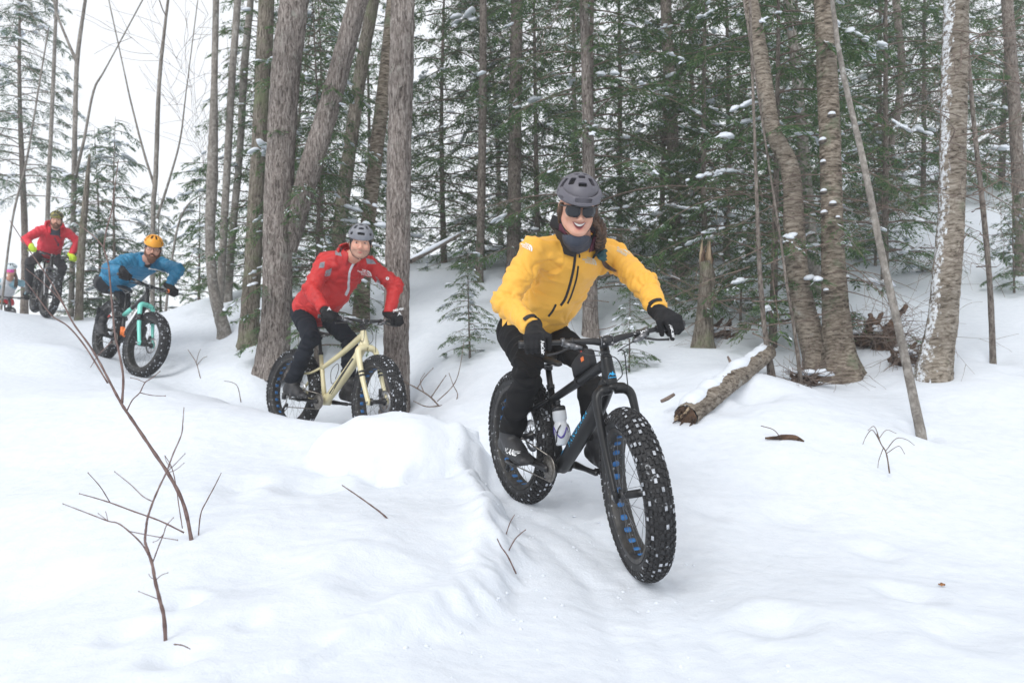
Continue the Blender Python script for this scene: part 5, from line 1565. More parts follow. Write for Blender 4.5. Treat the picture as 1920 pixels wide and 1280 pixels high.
# ------------------------------------------------------------ trees and plants
def bark(name, dark, mid, light, stretch, scale, c3=None, c3fac=(.58, .68), c3scale=5, snowside=None, bdist=.02, cut=(.36, .47, .64)):
    """bark: dark fissures, mid-tone plates, pale flakes, broad tonal drift, lichen patches"""
    m, n, l = newmat(name)
    out = n.new('ShaderNodeOutputMaterial'); b = n.new('ShaderNodeBsdfPrincipled'); l.new(b.outputs[0], out.inputs[0])
    tc = n.new('ShaderNodeTexCoord'); mp = n.new('ShaderNodeMapping'); mp.inputs['Scale'].default_value = stretch
    l.new(tc.outputs['Object'], mp.inputs[0])
    def nz(sc, det, ro, vec):
        q = n.new('ShaderNodeTexNoise'); q.inputs['Scale'].default_value = sc; q.inputs['Detail'].default_value = det; q.inputs['Roughness'].default_value = ro
        l.new(vec, q.inputs['Vector']); return q.outputs['Fac']
    warp = n.new('ShaderNodeVectorMath'); warp.operation = 'ADD'
    wn_ = n.new('ShaderNodeTexNoise'); wn_.inputs['Scale'].default_value = 9; l.new(tc.outputs['Object'], wn_.inputs['Vector'])
    ws = n.new('ShaderNodeVectorMath'); ws.operation = 'SCALE'; ws.inputs['Scale'].default_value = .05
    l.new(wn_.outputs['Color'], ws.inputs[0]); l.new(mp.outputs[0], warp.inputs[0]); l.new(ws.outputs[0], warp.inputs[1])
    A = nz(scale, 9, .68, warp.outputs[0]); B = nz(2.3, 3, .5, tc.outputs['Object'])
    rp = n.new('ShaderNodeValToRGB'); e = rp.color_ramp.elements
    e[0].position, e[0].color = cut[0], (*dark, 1); e[1].position, e[1].color = cut[2], (*light, 1)
    q = e.new(cut[1]); q.color = (*mid, 1)
    l.new(A, rp.inputs[0])
    mr = n.new('ShaderNodeMapRange'); mr.inputs[1].default_value = .3; mr.inputs[2].default_value = .7; mr.inputs[3].default_value = .72; mr.inputs[4].default_value = 1.18
    l.new(B, mr.inputs[0])
    mu = n.new('ShaderNodeMixRGB'); mu.blend_type = 'MULTIPLY'; mu.inputs[0].default_value = 1
    l.new(rp.outputs[0], mu.inputs[1]); l.new(mr.outputs[0], mu.inputs[2]); colr = mu.outputs[0]
    def over(fac, c):
        mx_ = n.new('ShaderNodeMixRGB'); mx_.inputs[2].default_value = (*c, 1)
        l.new(fac, mx_.inputs[0]); l.new(colr, mx_.inputs[1]); return mx_.outputs[0]
    if c3:
        f3 = n.new('ShaderNodeMapRange'); f3.inputs[1].default_value, f3.inputs[2].default_value, f3.inputs[4].default_value = c3fac[0], c3fac[1], .75
        l.new(nz(c3scale, 8, .7, tc.outputs['Object']), f3.inputs[0]); colr = over(f3.outputs[0], c3)
    if snowside:
        g = n.new('ShaderNodeNewGeometry'); dt = n.new('ShaderNodeVectorMath'); dt.operation = 'DOT_PRODUCT'; dt.inputs[1].default_value = snowside[0]
        l.new(g.outputs['Normal'], dt.inputs[0])
        ad = n.new('ShaderNodeMath'); ad.operation = 'MULTIPLY_ADD'; ad.inputs[1].default_value = 1.3
        l.new(nz(20, 8, .75, tc.outputs['Object']), ad.inputs[0]); l.new(dt.outputs['Value'], ad.inputs[2])
        fs = n.new('ShaderNodeMapRange'); fs.inputs[1].default_value = snowside[1]; fs.inputs[2].default_value = snowside[1] + .10
        l.new(ad.outputs[0], fs.inputs[0]); colr = over(fs.outputs[0], (.80, .83, .87))
    l.new(colr, b.inputs['Base Color']); b.inputs['Roughness'].default_value = .92; b.inputs['Specular IOR Level'].default_value = .2
    bp = n.new('ShaderNodeBump'); bp.inputs['Strength'].default_value = 1.0; bp.inputs['Distance'].default_value = bdist
    l.new(A, bp.inputs['Height']); l.new(bp.outputs[0], b.inputs['Normal'])
    return m
M_MAPLE = bark('maple_bark', (.048, .038, .033), (.175, .148, .132), (.37, .335, .31), (1, 1, .17), 60, c3=(.36, .37, .32), c3fac=(.60, .70), c3scale=5)
M_MAPLEG = bark('mossy_maple_bark', (.04, .032, .025), (.145, .125, .10), (.29, .26, .22), (1, 1, .18), 55, c3=(.16, .19, .10), c3fac=(.50, .66), c3scale=3)
M_BIRCH = bark('yellow_birch_bark', (.045, .033, .025), (.20, .165, .13), (.38, .335, .28), (.42, .42, 1.5), 32, c3=(.38, .38, .35), c3fac=(.60, .70), c3scale=6)
M_BIRCHS = bark('snow_plastered_birch_bark', (.05, .038, .028), (.225, .19, .15), (.41, .37, .32), (.42, .42, 1.5), 32, c3=(.20, .22, .15), c3fac=(.60, .72), c3scale=4, snowside=((-.90, -.25, 0), 1.50))
M_BIRCHM = bark('mossy_birch_bark', (.04, .03, .022), (.16, .13, .10), (.35, .305, .25), (.42, .42, 1.5), 30, c3=(.14, .18, .11), c3fac=(.54, .66), c3scale=3.5)
M_GREY = bark('grey_smooth_bark', (.09, .08, .07), (.215, .195, .175), (.36, .34, .31), (1, 1, .8), 24, c3=(.42, .42, .40), c3fac=(.58, .66), c3scale=9, bdist=.006, cut=(.30, .48, .68))
M_CONB = bark('conifer_bark', (.05, .04, .034), (.165, .138, .12), (.29, .26, .23), (1, 1, .4), 48, c3=(.15, .17, .11), c3fac=(.56, .70), c3scale=4)
M_TWIG = pm('brown_twig', (.115, .082, .066), (.215, .165, .135), rough=.8, scale=20)
M_REDTWIG = pm('reddish_sapling_bark', (.10, .058, .052), (.19, .125, .11), rough=.6, scale=30, c3=(.30, .27, .25), c3fac=(.64, .7), c3scale=30)
M_ROT = pm('rotten_wood', (.03, .017, .011), (.13, .075, .045), rough=.95, scale=22, bump=.9, bscale=40, bdist=.02)
M_PALEW = pm('torn_pale_wood', (.30, .22, .14), (.46, .36, .25), rough=.9, scale=30, stretch=(1, 1, .1), bump=.6, bscale=60)
M_LEAF = pm('dead_leaf', (.34, .14, .05), (.46, .22, .09), rough=.8, scale=10)
def needle_mat(name, c1, c2, c3):
    m, n, l = newmat(name)
    out = n.new('ShaderNodeOutputMaterial'); b = n.new('ShaderNodeBsdfPrincipled'); tr = n.new('ShaderNodeBsdfTranslucent'); mx_ = n.new('ShaderNodeMixShader')
    g = n.new('ShaderNodeNewGeometry'); rp = n.new('ShaderNodeValToRGB')
    rp.color_ramp.elements[0].color = (*c1, 1); rp.color_ramp.elements[1].color = (*c3, 1)
    e = rp.color_ramp.elements.new(.55); e.color = (*c2, 1)
    l.new(g.outputs['Random Per Island'], rp.inputs[0])
    l.new(rp.outputs[0], b.inputs['Base Color']); l.new(rp.outputs[0], tr.inputs['Color'])
    b.inputs['Roughness'].default_value = .6; b.inputs['Specular IOR Level'].default_value = .3
    mx_.inputs[0].default_value = .48
    l.new(b.outputs[0], mx_.inputs[1]); l.new(tr.outputs[0], mx_.inputs[2]); l.new(mx_.outputs[0], out.inputs[0])
    return m
M_NEEDLE = needle_mat('hemlock_needles', (.060, .122, .054), (.100, .182, .074), (.160, .240, .092))
M_NEEDLEB = needle_mat('bluish_needles', (.052, .108, .062), (.085, .156, .085), (.130, .200, .105))

def trunk_mesh(path, rad, n=28, step=.05, amp=.06, mode='v', flare=0.0, seed=0, lump=.05):
    """bark-covered trunk along a path; radius list; relief grooved upward (v) or across (h)"""
    path = [Vector(p) for p in path]
    cv = bez(path, 12); L = [0]
    for i in range(1, len(cv)): L.append(L[-1] + (cv[i] - cv[i - 1]).length)
    seg = np.array([0] + list(np.cumsum([(path[i + 1] - path[i]).length for i in range(len(path) - 1)])))
    tot = L[-1]; m = max(6, int(tot / step))
    s = np.linspace(0, tot, m)
    c = np.stack([np.interp(s, L, [q[k] for q in cv]) for k in range(3)], 1)
    r = np.interp(s, seg * tot / seg[-1], rad)
    t = np.gradient(c, axis=0); t /= np.linalg.norm(t, axis=1)[:, None]
    u = np.array([1.0, 0, 0]) - t * t[:, :1]; u /= np.linalg.norm(u, axis=1)[:, None]; w = np.cross(t, u)
    a = np.linspace(0, 2 * np.pi, n, endpoint=False)
    ca, sa = np.cos(a), np.sin(a)
    dirs = u[:, None, :] * ca[None, :, None] + w[:, None, :] * sa[None, :, None]
    rr = np.repeat(r[:, None], n, 1)
    S = np.repeat(s[:, None], n, 1); CA, SA = np.repeat(ca[None], m, 0), np.repeat(sa[None], m, 0)
    if mode == 'v':
        q = np.stack([CA * rr * 30, SA * rr * 30, S * 3.2 + seed * 9], -1).reshape(-1, 3)
        rel = (1 - np.abs(pn(q)) * 2.4) + .5 * (1 - np.abs(pn(q * 2.1 + 5)) * 2.4)
    else:
        q = np.stack([CA * 5.5 + .8 * np.sin(S * 7), SA * 5.5, S * 12 + 1.8 * np.sin(CA * 3 + SA * 2 + S * 3) + seed * 9], -1).reshape(-1, 3)
        rel = .55 * pn(q) + .5 * (1 - np.abs(pn(q * np.array([1.7, 1.7, 2.1]) + 7)) * 2.2) + .3 * pn(q * 3)
    low = fbm(np.stack([CA * 1.3, SA * 1.3, S * 1.6 + seed * 5], -1).reshape(-1, 3), 2)
    rr = rr * (1 + lump * low.reshape(m, n)) + (amp * rr * rel.reshape(m, n) * .8)
    if flare:
        lobes = 1 + .45 * np.sin(a * 5 + seed) + .3 * np.sin(a * 3 + seed * 2)
        rr = rr * (1 + flare * np.exp(-np.maximum(0, S - .12) / .17) * lobes[None])
    v = c[:, None, :] + dirs * rr[:, :, None]
    v = v.reshape(-1, 3)
    i = np.arange(m * n).reshape(m, n); j = np.roll(i, -1, 1)
    f = np.stack([i[:-1].ravel(), j[:-1].ravel(), j[1:].ravel(), i[1:].ravel()], 1)
    fl = [tuple(q) for q in f] + [tuple(range((m - 1) * n, m * n))]
    return v, fl, c, r
def twigs(rg, start, d, length, r, depth, out, droop=0.0, spread=.6, gnarl=.18, minr=.0015):
    """recursive bare branch; collects (points, radii)"""
    n = max(4, int(length / .12)); pts = [start.copy()]; rads = [r]; p = start.copy(); d = d.normalized()
    for k in range(n):
        d = (d + Vector((rg.gauss(0, gnarl), rg.gauss(0, gnarl), rg.gauss(0, gnarl) - droop * .1))).normalized()
        p = p + d * (length / n); pts.append(p.copy()); rads.append(max(minr * .6, r * (1 - .75 * (k + 1) / n)))
        if depth > 0 and k > 0 and rg.random() < .62:
            side = d.orthogonal().normalized(); side.rotate(Matrix.Rotation(rg.uniform(0, 6.28), 3, d))
            twigs(rg, p, d * .7 + side * spread, length * rg.uniform(.35, .6), max(minr, rads[-1] * .65), depth - 1, out, droop, spread, gnarl, minr)
    out.append((pts, rads))
def twig_mesh(out, n=5):
    m = MB()
    for pts, rads in out: m.tube(pts, rads, n if rads[0] > .006 else 4, False)
    return m
BLOB_V, BLOB_F = [], []
for i in range(6):
    a = math.pi * i / 5
    for j in range(9):
        b = 2 * math.pi * j / 9; BLOB_V.append((math.sin(a) * math.cos(b), math.sin(a) * math.sin(b), math.cos(a) * (1 if i < 3 else .45)))
for i in range(5):
    for j in range(9):
        BLOB_F.append((i * 9 + j, (i + 1) * 9 + j, (i + 1) * 9 + (j + 1) % 9, i * 9 + (j + 1) % 9))
BLOB_V, BLOB_F = np.array(BLOB_V), np.array(BLOB_F)
def blobs(c, sz, ang, tilt=None):
    """lumps of snow: centres, sizes (N,3), yaw"""
    N = len(c)
    v = np.repeat(BLOB_V[None], N, 0) * sz[:, None, :]
    v = v * (1 + .35 * pn((BLOB_V[None] * 1.7 + np.arange(N)[:, None, None] * 3.1).reshape(-1, 3)).reshape(N, -1)[:, :, None])
    ca, sa = np.cos(ang)[:, None], np.sin(ang)[:, None]
    x, y = v[:, :, 0] * ca - v[:, :, 1] * sa, v[:, :, 0] * sa + v[:, :, 1] * ca
    z = v[:, :, 2] + (0 if tilt is None else tilt[:, None] * v[:, :, 0])
    v = np.stack([x, y, z], -1) + c[:, None, :]
    f = (BLOB_F[None] + (np.arange(N) * len(BLOB_V))[:, None, None]).reshape(-1, 4)
    return v.reshape(-1, 3), f
def kites(b, d, l, w, up, tilt):
    """leaf-like slivers: base, unit direction, length, width"""
    s = np.cross(d, up); s /= np.linalg.norm(s, axis=1)[:, None] + 1e-9
    s = s + up * tilt[:, None]; s /= np.linalg.norm(s, axis=1)[:, None]
    m = b + d * (l * .45)[:, None]
    v = np.stack([b, m + s * (w / 2)[:, None], b + d * l[:, None], m - s * (w / 2)[:, None]], 1)
    return v.reshape(-1, 3)
def quads(n): return np.arange(n * 4).reshape(n, 4)
UP = np.array([0, 0, 1.0])
def hemlock(seed, H=10, r0=.13, z0=1.0, spread=2.0, dens=7, snow=1.0, dead=.15, needle=None, fine=1.0, deadbelow=0, barkm=None):
    """one conifer: meshes of trunk, boughs, needles, snow"""
    rg = np.random.default_rng(seed)
    lean = rg.normal(0, .012, 2)
    path = [Vector((lean[0] * z * z * .3 + .03 * math.sin(z * .9 + seed), lean[1] * z * z * .3 + .03 * math.cos(z * .7 + seed), z)) for z in np.linspace(-.3, H, 8)]
    rad = [r0 * (1.15 if k == 0 else 1) * (1 - .93 * k / 7) for k in range(8)]
    tv, tf, tc, tr_ = trunk_mesh(path, rad, 18, .09, .10, 'v', .25, seed)
    nb = int((H - z0) * dens)
    K, W, Sn, Ss, Sa, Stl, DW = [], [], [], [], [], [], []
    wood = MB()
    for i in range(nb):
        z = z0 + (H - z0) * ((i + rg.random()) / nb) ** 1.05
        az = i * 2.399 + rg.normal(0, .5)
        q = (z - z0 * .5) / (H - z0 * .5)
        L = spread * (max(.03, 1 - q) ** .5) * rg.uniform(.55, 1.15) + .18
        isdead = rg.random() < dead or z < deadbelow
        o = np.array([np.interp(z, tc[:, 2], tc[:, 0]), np.interp(z, tc[:, 2], tc[:, 1]), z])
        hd = np.array([math.cos(az), math.sin(az), 0.0])
        n = 9; t = np.linspace(0, 1, n)
        rise, drp = rg.uniform(.0, .35), rg.uniform(.25, .6) * (1.0 if not isdead else .6)
        bend = rg.normal(0, .18)
        sd_ = np.array([-hd[1], hd[0], 0])
        pts = o + np.outer(t * L, hd) + np.outer(bend * L * t * t, sd_) + np.outer(L * (rise * t - drp * t * t), UP)
        wood.tube([Vector(p) for p in pts], list(np.linspace(max(.006, .011 * L ** .5), .002, n)), 4, False)
        m = max(5, int(L * 13 * fine)); ts = np.sort(rg.uniform(.10 if not isdead else .2, 1, m))
        bp = np.stack([np.interp(ts, t, pts[:, k]) for k in range(3)], 1)
        sgn = np.where(np.arange(m) % 2, 1, -1)
        bd = np.gradient(pts, axis=0); bd /= np.linalg.norm(bd, axis=1)[:, None]
        bdir = np.stack([np.interp(ts, t, bd[:, k]) for k in range(3)], 1)
        ang = rg.uniform(.6, 1.1, m)
        sdv = np.cross(bdir, UP); sdv /= np.linalg.norm(sdv, axis=1)[:, None]
        d2 = bdir * np.cos(ang)[:, None] + sdv * (np.sin(ang) * sgn)[:, None] + UP * rg.normal(-.12, .16, m)[:, None]
        d2 /= np.linalg.norm(d2, axis=1)[:, None]
        l2 = (.10 + .42 * L ** .6 * (1 - ts) ** .7 * rg.uniform(.5, 1.1, m)) * (.8 if not isdead else .9)
        W.append(kites(bp, d2, l2, np.full(m, .007), UP, rg.normal(0, .6, m)))
        if isdead:
            k2 = 5; tt = rg.uniform(.2, .95, (m, k2)); b3 = (bp[:, None] + d2[:, None] * (l2[:, None] * tt)[:, :, None]).reshape(-1, 3)
            d3 = np.repeat(d2, k2, 0) + rg.normal(0, .55, (m * k2, 3)); d3 /= np.linalg.norm(d3, axis=1)[:, None]
            W.append(kites(b3, d3, rg.uniform(.06, .2, m * k2), np.full(m * k2, .004), UP, rg.normal(0, .6, m * k2)))
            continue
        k2 = int(15 * fine); tt = (np.arange(k2) + rg.random((m, k2))) / k2
        droop2 = -.35 * tt ** 2 * l2[:, None]
        b3 = (bp[:, None] + d2[:, None] * (l2[:, None] * tt)[:, :, None] + UP * droop2[:, :, None]).reshape(-1, 3)
        sg3 = np.tile(np.where(np.arange(k2) % 2, 1, -1), m)
        dd = np.repeat(d2, k2, 0); s3 = np.cross(dd, UP); s3 /= np.linalg.norm(s3, axis=1)[:, None] + 1e-9
        a3 = rg.uniform(.45, 1.0, m * k2)
        d3 = dd * np.cos(a3)[:, None] + s3 * (np.sin(a3) * sg3)[:, None] + UP * rg.normal(-.18, .18, m * k2)[:, None]
        d3 /= np.linalg.norm(d3, axis=1)[:, None]
        l3 = rg.uniform(.045, .095, m * k2) * (1.15 - .5 * tt.ravel())
        K.append(kites(b3, d3, l3 * 1.25, rg.uniform(.015, .025, m * k2), UP, rg.normal(0, .35, m * k2)))
        # snow: dusting on the sprays, lumps along the bough
        if snow > 0:
            pick = rg.random(m * k2) < .10 * snow
            patch = (pn(b3 * 2.2 + seed) > .05)
            pk = pick & patch
            if pk.any(): DW.append(kites(b3[pk] + UP * .008, d3[pk], l3[pk] * 1.1, np.full(pk.sum(), .020), UP, rg.normal(0, .2, pk.sum())))
            nl = rg.poisson(1.1 * snow * L ** .5)
            for _ in range(nl):
                q_ = rg.uniform(.25, 1.0); p = np.array([np.interp(q_, t, pts[:, k]) for k in range(3)])
                sz = rg.uniform(.022, .068) * (1.6 if rg.random() < .16 else 1)
                pc = p + UP * (.008 + sz * .10) + rg.normal(0, .04, 3) * np.array([1, 1, .1]); sl = rise - 2 * drp * q_
                for e_ in range(int(rg.integers(2, 5))):
                    o_ = rg.normal(0, sz * .9); z_ = sz * rg.uniform(.45, .85)
                    Sn.append(pc + hd * o_ + sd_ * rg.normal(0, sz * .5) + UP * (o_ * sl * .8)); Ss.append((z_ * rg.uniform(1, 1.7), z_, z_ * rg.uniform(.5, .85))); Sa.append(az + rg.normal(0, .5)); Stl.append(sl)
    ms = {}
    ms['trunk'] = mkmesh('trunk', tv, tf); ms['trunk'].materials.append(barkm or M_CONB)
    wv = wood.verts(); wk = np.concatenate(W)
    ms['boughs'] = mkmesh('boughs', np.concatenate([wv, wk]), wood.f + [tuple(q) for q in (quads(len(wk) // 4) + len(wv))]); ms['boughs'].materials.append(M_TWIG)
    if K:
        K = np.concatenate(K); ms['foliage'] = mkmesh('foliage', K, quads(len(K) // 4), False); ms['foliage'].materials.append(needle or M_NEEDLE)
    if Sn:
        v, f = blobs(np.array(Sn), np.array(Ss), np.array(Sa), np.array(Stl) * .7)
        if DW:
            dw = np.concatenate(DW); f = np.concatenate([f, quads(len(dw) // 4) + len(v)]); v = np.concatenate([v, dw])
        ms['snow_load'] = mkmesh('snow_load', v, f); ms['snow_load'].materials.append(M_SNOW)
    return ms
def plant_conifer(ms, base_, rot, scale, label, group, name='hemlock_tree'):
    M = Matrix.Translation(base_) @ Matrix.Rotation(rot, 4, 'Z') @ Matrix.Diagonal((scale, scale, scale, 1))
    t = thing(name, label, 'tree', M, group)
    for k, me in ms.items():
        o = bpy.data.objects.new('crown' if k == 'foliage' else k, me); col.objects.link(o); o.parent = t
        if k in ('foliage', 'snow_load', 'boughs'): o['kind'] = 'stuff'
    WELLS.append((base_.x, base_.y, .3 * scale, .05))
    return t

HEM = [hemlock(11, 7.6, .062, .4, 1.8, 15, 1.0, .14), hemlock(12, 6.8, .050, .3, 1.6, 17, 1.1, .12), hemlock(13, 8.2, .070, .6, 2.0, 14, .8, .25, deadbelow=1.2), hemlock(14, 6.2, .045, .25, 1.5, 18, 1.2, .10), hemlock(15, 8.6, .075, .7, 2.0, 13, .8, .25, M_NEEDLEB, deadbelow=1.5)]
YOUNG = [hemlock(21, 3.6, .035, .25, .85, 14, 1.4, .10, M_NEEDLEB, 1.0), hemlock(22, 2.6, .028, .15, .75, 16, 1.5, .05, None, 1.1)]
def hem_at(k, px, d, rot, sc, label, group, young=False):
    return plant_conifer((YOUNG if young else HEM)[k], G(px, d, .05), R(rot), sc, label, group, 'young_hemlock' if young else 'hemlock_tree')
GB = 'hemlocks of the dense forest behind the riders'
LB = 'hemlock deep in the forest, only parts of it seen between nearer boughs'
for (k, px, d, rot, sc, lab) in [
    (0, 905, 12.5, 10, .95, 'leafy hemlock left of the grey visored helmet, behind the slim dark trunk'), (1, 830, 13.5, 200, 1.0, 'hemlock just right of the tall straight maple, above the leaning pole'), (3, 1010, 12.4, 250, 1.05, 'hemlock whose boughs spread just left of the visored helmet'),
    (1, 1165, 13.0, 60, 1.05, 'hemlock rising above the left shoulder of the yellow jacket'), (3, 1240, 12.2, 100, 1.05, 'bushy hemlock left of the splintered stub'), (1, 1365, 12.4, 20, 1.0, 'snow-laden hemlock right of the splintered stub, left of the crooked birch'),
    (3, 1500, 13.4, 200, 1.0, 'hemlock seen in the gap behind the pair of birch stems'), (1, 1655, 15.0, 110, 1.1, 'hemlock behind the thin pale leaning birch'), (3, 1728, 14.6, 15, 1.1, 'hemlock just left of the stout snow-plastered birch'),
    (0, 1880, 16.0, 285, 1.0, 'hemlock right of the stout snow-plastered birch'), (1, 1995, 14.5, 130, 1.1, 'hemlock boughs reaching in from the right edge of the picture'),
    (2, 1300, 18.0, 310, 1.0, LB), (0, 1560, 18.5, 330, 1.0, LB), (4, 1080, 18.0, 30, 1.0, LB), (4, 1790, 20.0, 220, 1.0, LB), (2, 940, 20.0, 205, 1.0, LB), (0, 1440, 23.0, 155, 1.1, LB)]:
    hem_at(k, px, d, rot, sc, lab, GB)
GL = 'hemlocks standing between the big maple trunks'
for (k, px, d, rot, sc, lab) in [(3, 475, 11.8, 40, .8, 'hemlock behind the grey maple left of the twin-stemmed maple'), (3, 605, 12.2, 210, .85, 'hemlock in the fork gap of the twin-stemmed maple'), (1, 690, 14.5, 15, .9, 'hemlock behind the slim trunk at the red-jacketed rider'), (2, 540, 17.0, 88, .9, 'farthest hemlock behind the twin-stemmed maple')]:
    hem_at(k, px, d, rot, sc, lab, GL)
hem_at(3, 598, 8.95, 200, .72, 'hemlock reaching snowy boughs round the twin-stemmed maple', None)
hem_at(1, 1655, 10.6, 250, .95, 'leafy hemlock between the thin pale birch and the stout birch', None)
hem_at(1, 1325, 10.4, 130, .90, 'leafy hemlock right above the splintered stub', None)
hem_at(3, 1448, 8.35, 60, .92, 'hemlock with heavy snow clumps in front of the crooked birch', None)
hem_at(0, 1105, 9.4, 210, .85, 'hemlock with low boughs directly behind the yellow-jacketed rider', None)
LEFT = hemlock(31, 9.5, .085, 3.3, 1.7, 17, 1.5, .1, M_NEEDLEB)
plant_conifer(LEFT, G(44, 17.2, .05), R(20), 1.0, 'tall conifer with snowy boughs high at the left edge of the picture', None)
GY = 'young conifers behind the crest on the left'
for (k, px, d, rot, sc, lab) in [(0, 215, 14.0, 10, 1.0, 'tallest young conifer on the left, right behind the blue-jacketed rider'), (0, 185, 15.5, 100, 1.1, 'young conifer just right of the broken dead trunk'), (1, 150, 14.5, 220, 1.1, 'low snowy conifer at the foot of the broken dead trunk'), (1, 300, 15.0, 60, .9, 'low snowy conifer at the foot of the bare tree with upswept stems'), (1, 370, 13.5, 140, .9, 'low snowy conifer left of the standing row of thin trunks')]:
    hem_at(k, px, d, rot, sc, lab, GY, True)
GS = 'hemlock seedlings under the forest edge'
for (k, px, d, rot, sc, lab) in [(1, 880, 7.9, 30, .42, 'hemlock seedling in the snow left of the yellow-jacketed rider'), (1, 1178, 7.2, 120, .32, 'small hemlock seedling seen below the handlebar of the nearest bike'), (1, 1390, 9.5, 200, .6, 'hemlock seedling right of the splintered stub'), (0, 1640, 11.5, 70, .6, 'hemlock seedling behind the thin pale leaning birch'), (1, 1900, 9.8, 10, .5, 'hemlock seedling on the slope at the right edge'), (1, 1270, 10.5, 260, .6, 'hemlock seedling at the foot of the dark trunk behind the stub')]:
    hem_at(k, px, d, rot, sc, lab, GS, True)

def tree(name, label, pts, widths, barkm, d=None, mode='v', flare=.16, n=30, crown=True, step=.045, seed=1, group=None, amp=.10, top=3.0, stems=(), nocap=False):
    """standing trunk through photographed points (column, row, distance); widths in photo pixels"""
    W = [P(*q) for q in pts]
    rads = [w * .74 / 2 / FPX * q[2] for w, q in zip(widths, pts)]
    foot = Vector((W[0].x, W[0].y, gz(W[0].x, W[0].y)))
    W[0].z = foot.z
    W = [foot - Vector((0, 0, .18))] + W; rads = [rads[0] * 1.08] + rads
    if top:
        dv = (W[-1] - W[-2]).normalized(); W.append(W[-1] + dv * top); rads.append(rads[-1] * .8)
    t = thing(name, label, 'tree', foot, group)
    v, f, c, r = trunk_mesh([w - foot for w in W], rads, n, step, amp, mode, flare, seed)
    trunk = link('trunk', mkmesh('trunk', v, f), barkm, t)
    for (sp, sw) in stems:
        SW = [P(*q) - foot for q in sp]; sr = [w * .78 / 2 / FPX * q[2] for w, q in zip(sw, sp)]
        dv = (SW[-1] - SW[-2]).normalized(); SW.append(SW[-1] + dv * 2.5); sr.append(sr[-1] * .8)
        v, f, c2, r2 = trunk_mesh(SW, sr, n, step, amp, mode, 0, seed + 3)
        link('stem', mkmesh('stem', v, f), barkm, t)
    if crown:
        rg = random.Random(seed); out = []
        k = crown if not isinstance(crown, bool) else 5
        for j in range(k):
            q = rg.uniform(.78, 1.0); i = int(q * (len(c) - 1)); a = rg.uniform(0, 6.28)
            twigs(rg, Vector(c[i]), Vector((math.cos(a), math.sin(a), .8)), rg.uniform(1.2, 2.4), r[i] * .45, 2, out, 0, .7, .12, .003)
        tag(obj('crown', twig_mesh(out), M_TWIG, t), kind='stuff')
    WELLS.append((foot.x, foot.y, rads[1] * 1.5 + .07, .11))
    return t, foot, c, r
tree('maple_tree', 'big twin-stemmed maple with flaking bark right behind the red-jacketed rider', [(512,674,8.5),(520,560,8.5),(522,380,8.5),(535,150,8.5),(552,0,8.5)], [74,68,66,68,66], M_MAPLE, seed=2, n=44, step=.03, stems=[([(540,470,8.55),(575,340,8.5),(620,190,8.5),(672,0,8.5)], [40,50,46,44])])
tree('maple_tree', 'tall straight maple with seamed bark rising behind the cream bike', [(742,772,7.45),(744,600,7.45),(747,380,7.45),(751,180,7.45),(756,0,7.45)], [64,58,57,56,56], M_MAPLE, seed=5, n=44, step=.03, amp=.12)
tree('maple_tree', 'grey maple in front of hemlock boughs, left of the twin-stemmed maple', [(466,628,9.6),(474,500,9.6),(486,300,9.6),(494,150,9.6),(500,0,9.6)], [46,40,40,38,36], M_MAPLEG, seed=6)
tree('maple_tree', 'slim trunk behind the red-jacketed rider with bark-covered foot under his arm', [(676,600,9.5),(684,480,9.5),(700,330,9.5),(722,150,9.5),(738,0,9.5)], [40,36,35,34,32], M_BIRCHM, seed=7, mode='h')
tree('maple_tree', 'leaning dark trunk between the twin-stemmed maple and the slim trunk', [(628,500,11.5),(640,400,11.5),(660,250,11.5),(682,100,11.5),(700,0,11.5)], [34,33,32,30,28], M_MAPLEG, seed=8)
tree('maple_tree', 'pale trunk with swollen snowy collar, leftmost of the standing row', [(420,632,10.2),(400,540,10.2),(394,440,10.2),(398,330,10.2),(402,150,10.2),(405,0,10.2)], [30,24,22,27,15,14], M_GREY, seed=9, n=24)
tree('maple_tree', 'slender grey trunk leaning right, second of the standing row', [(410,600,11.0),(417,480,11.0),(425,330,11.0),(435,150,11.0),(446,0,11.0)], [20,18,17,17,16], M_GREY, seed=10, n=20)
tree('maple_tree', 'slender dark-flecked trunk, third of the standing row', [(428,600,11.6),(436,440,11.6),(450,280,11.6),(458,130,11.6),(470,0,11.6)], [18,17,16,18,15], M_GREY, seed=11, n=20)
tree('bare_tree', 'thin bare tree forking high up behind the farthest riders', [(133,560,14.5),(138,380,14.5),(141,220,14.5),(145,110,14.5),(160,0,14.5)], [13,12,11,10,7], M_GREY, seed=12, n=14, crown=4, top=1.5, stems=[([(143,115,14.5),(128,80,14.5),(108,30,14.5),(95,-20,14.5)], [8,6,5,4]), ([(138,345,14.5),(158,260,14.5),(176,170,14.5),(204,118,14.5)], [8,6,5,3])])
tree('bare_tree', 'thin bare pole tree between the conifer and the forked tree', [(85,560,16.5),(90,380,16.5),(98,200,16.5),(106,0,16.5)], [11,10,9,7], M_GREY, seed=13, n=14, crown=4, top=1.5)
tree('bare_tree', 'thin bare tree with two upswept stems above the blue-jacketed rider', [(286,580,12.8),(287,400,12.8),(292,330,12.8),(299,150,12.8),(315,0,12.8)], [10,11,11,9,6], M_GREY, seed=14, n=14, crown=5, top=1.0, stems=[([(288,345,12.8),(268,280,12.8),(245,190,12.8),(232,130,12.8)], [6,5,4,3]), ([(294,410,12.8),(318,335,12.8),(338,260,12.8),(350,165,12.8)], [6,5,4,2.5])])
tree('dead_snag', 'broken dead trunk with torn top behind the blue-jacketed rider', [(148,600,13.0),(152,480,13.0),(160,380,13.0),(168,290,13.0)], [18,17,14,6], M_MAPLEG, seed=15, n=18, crown=False, top=0)
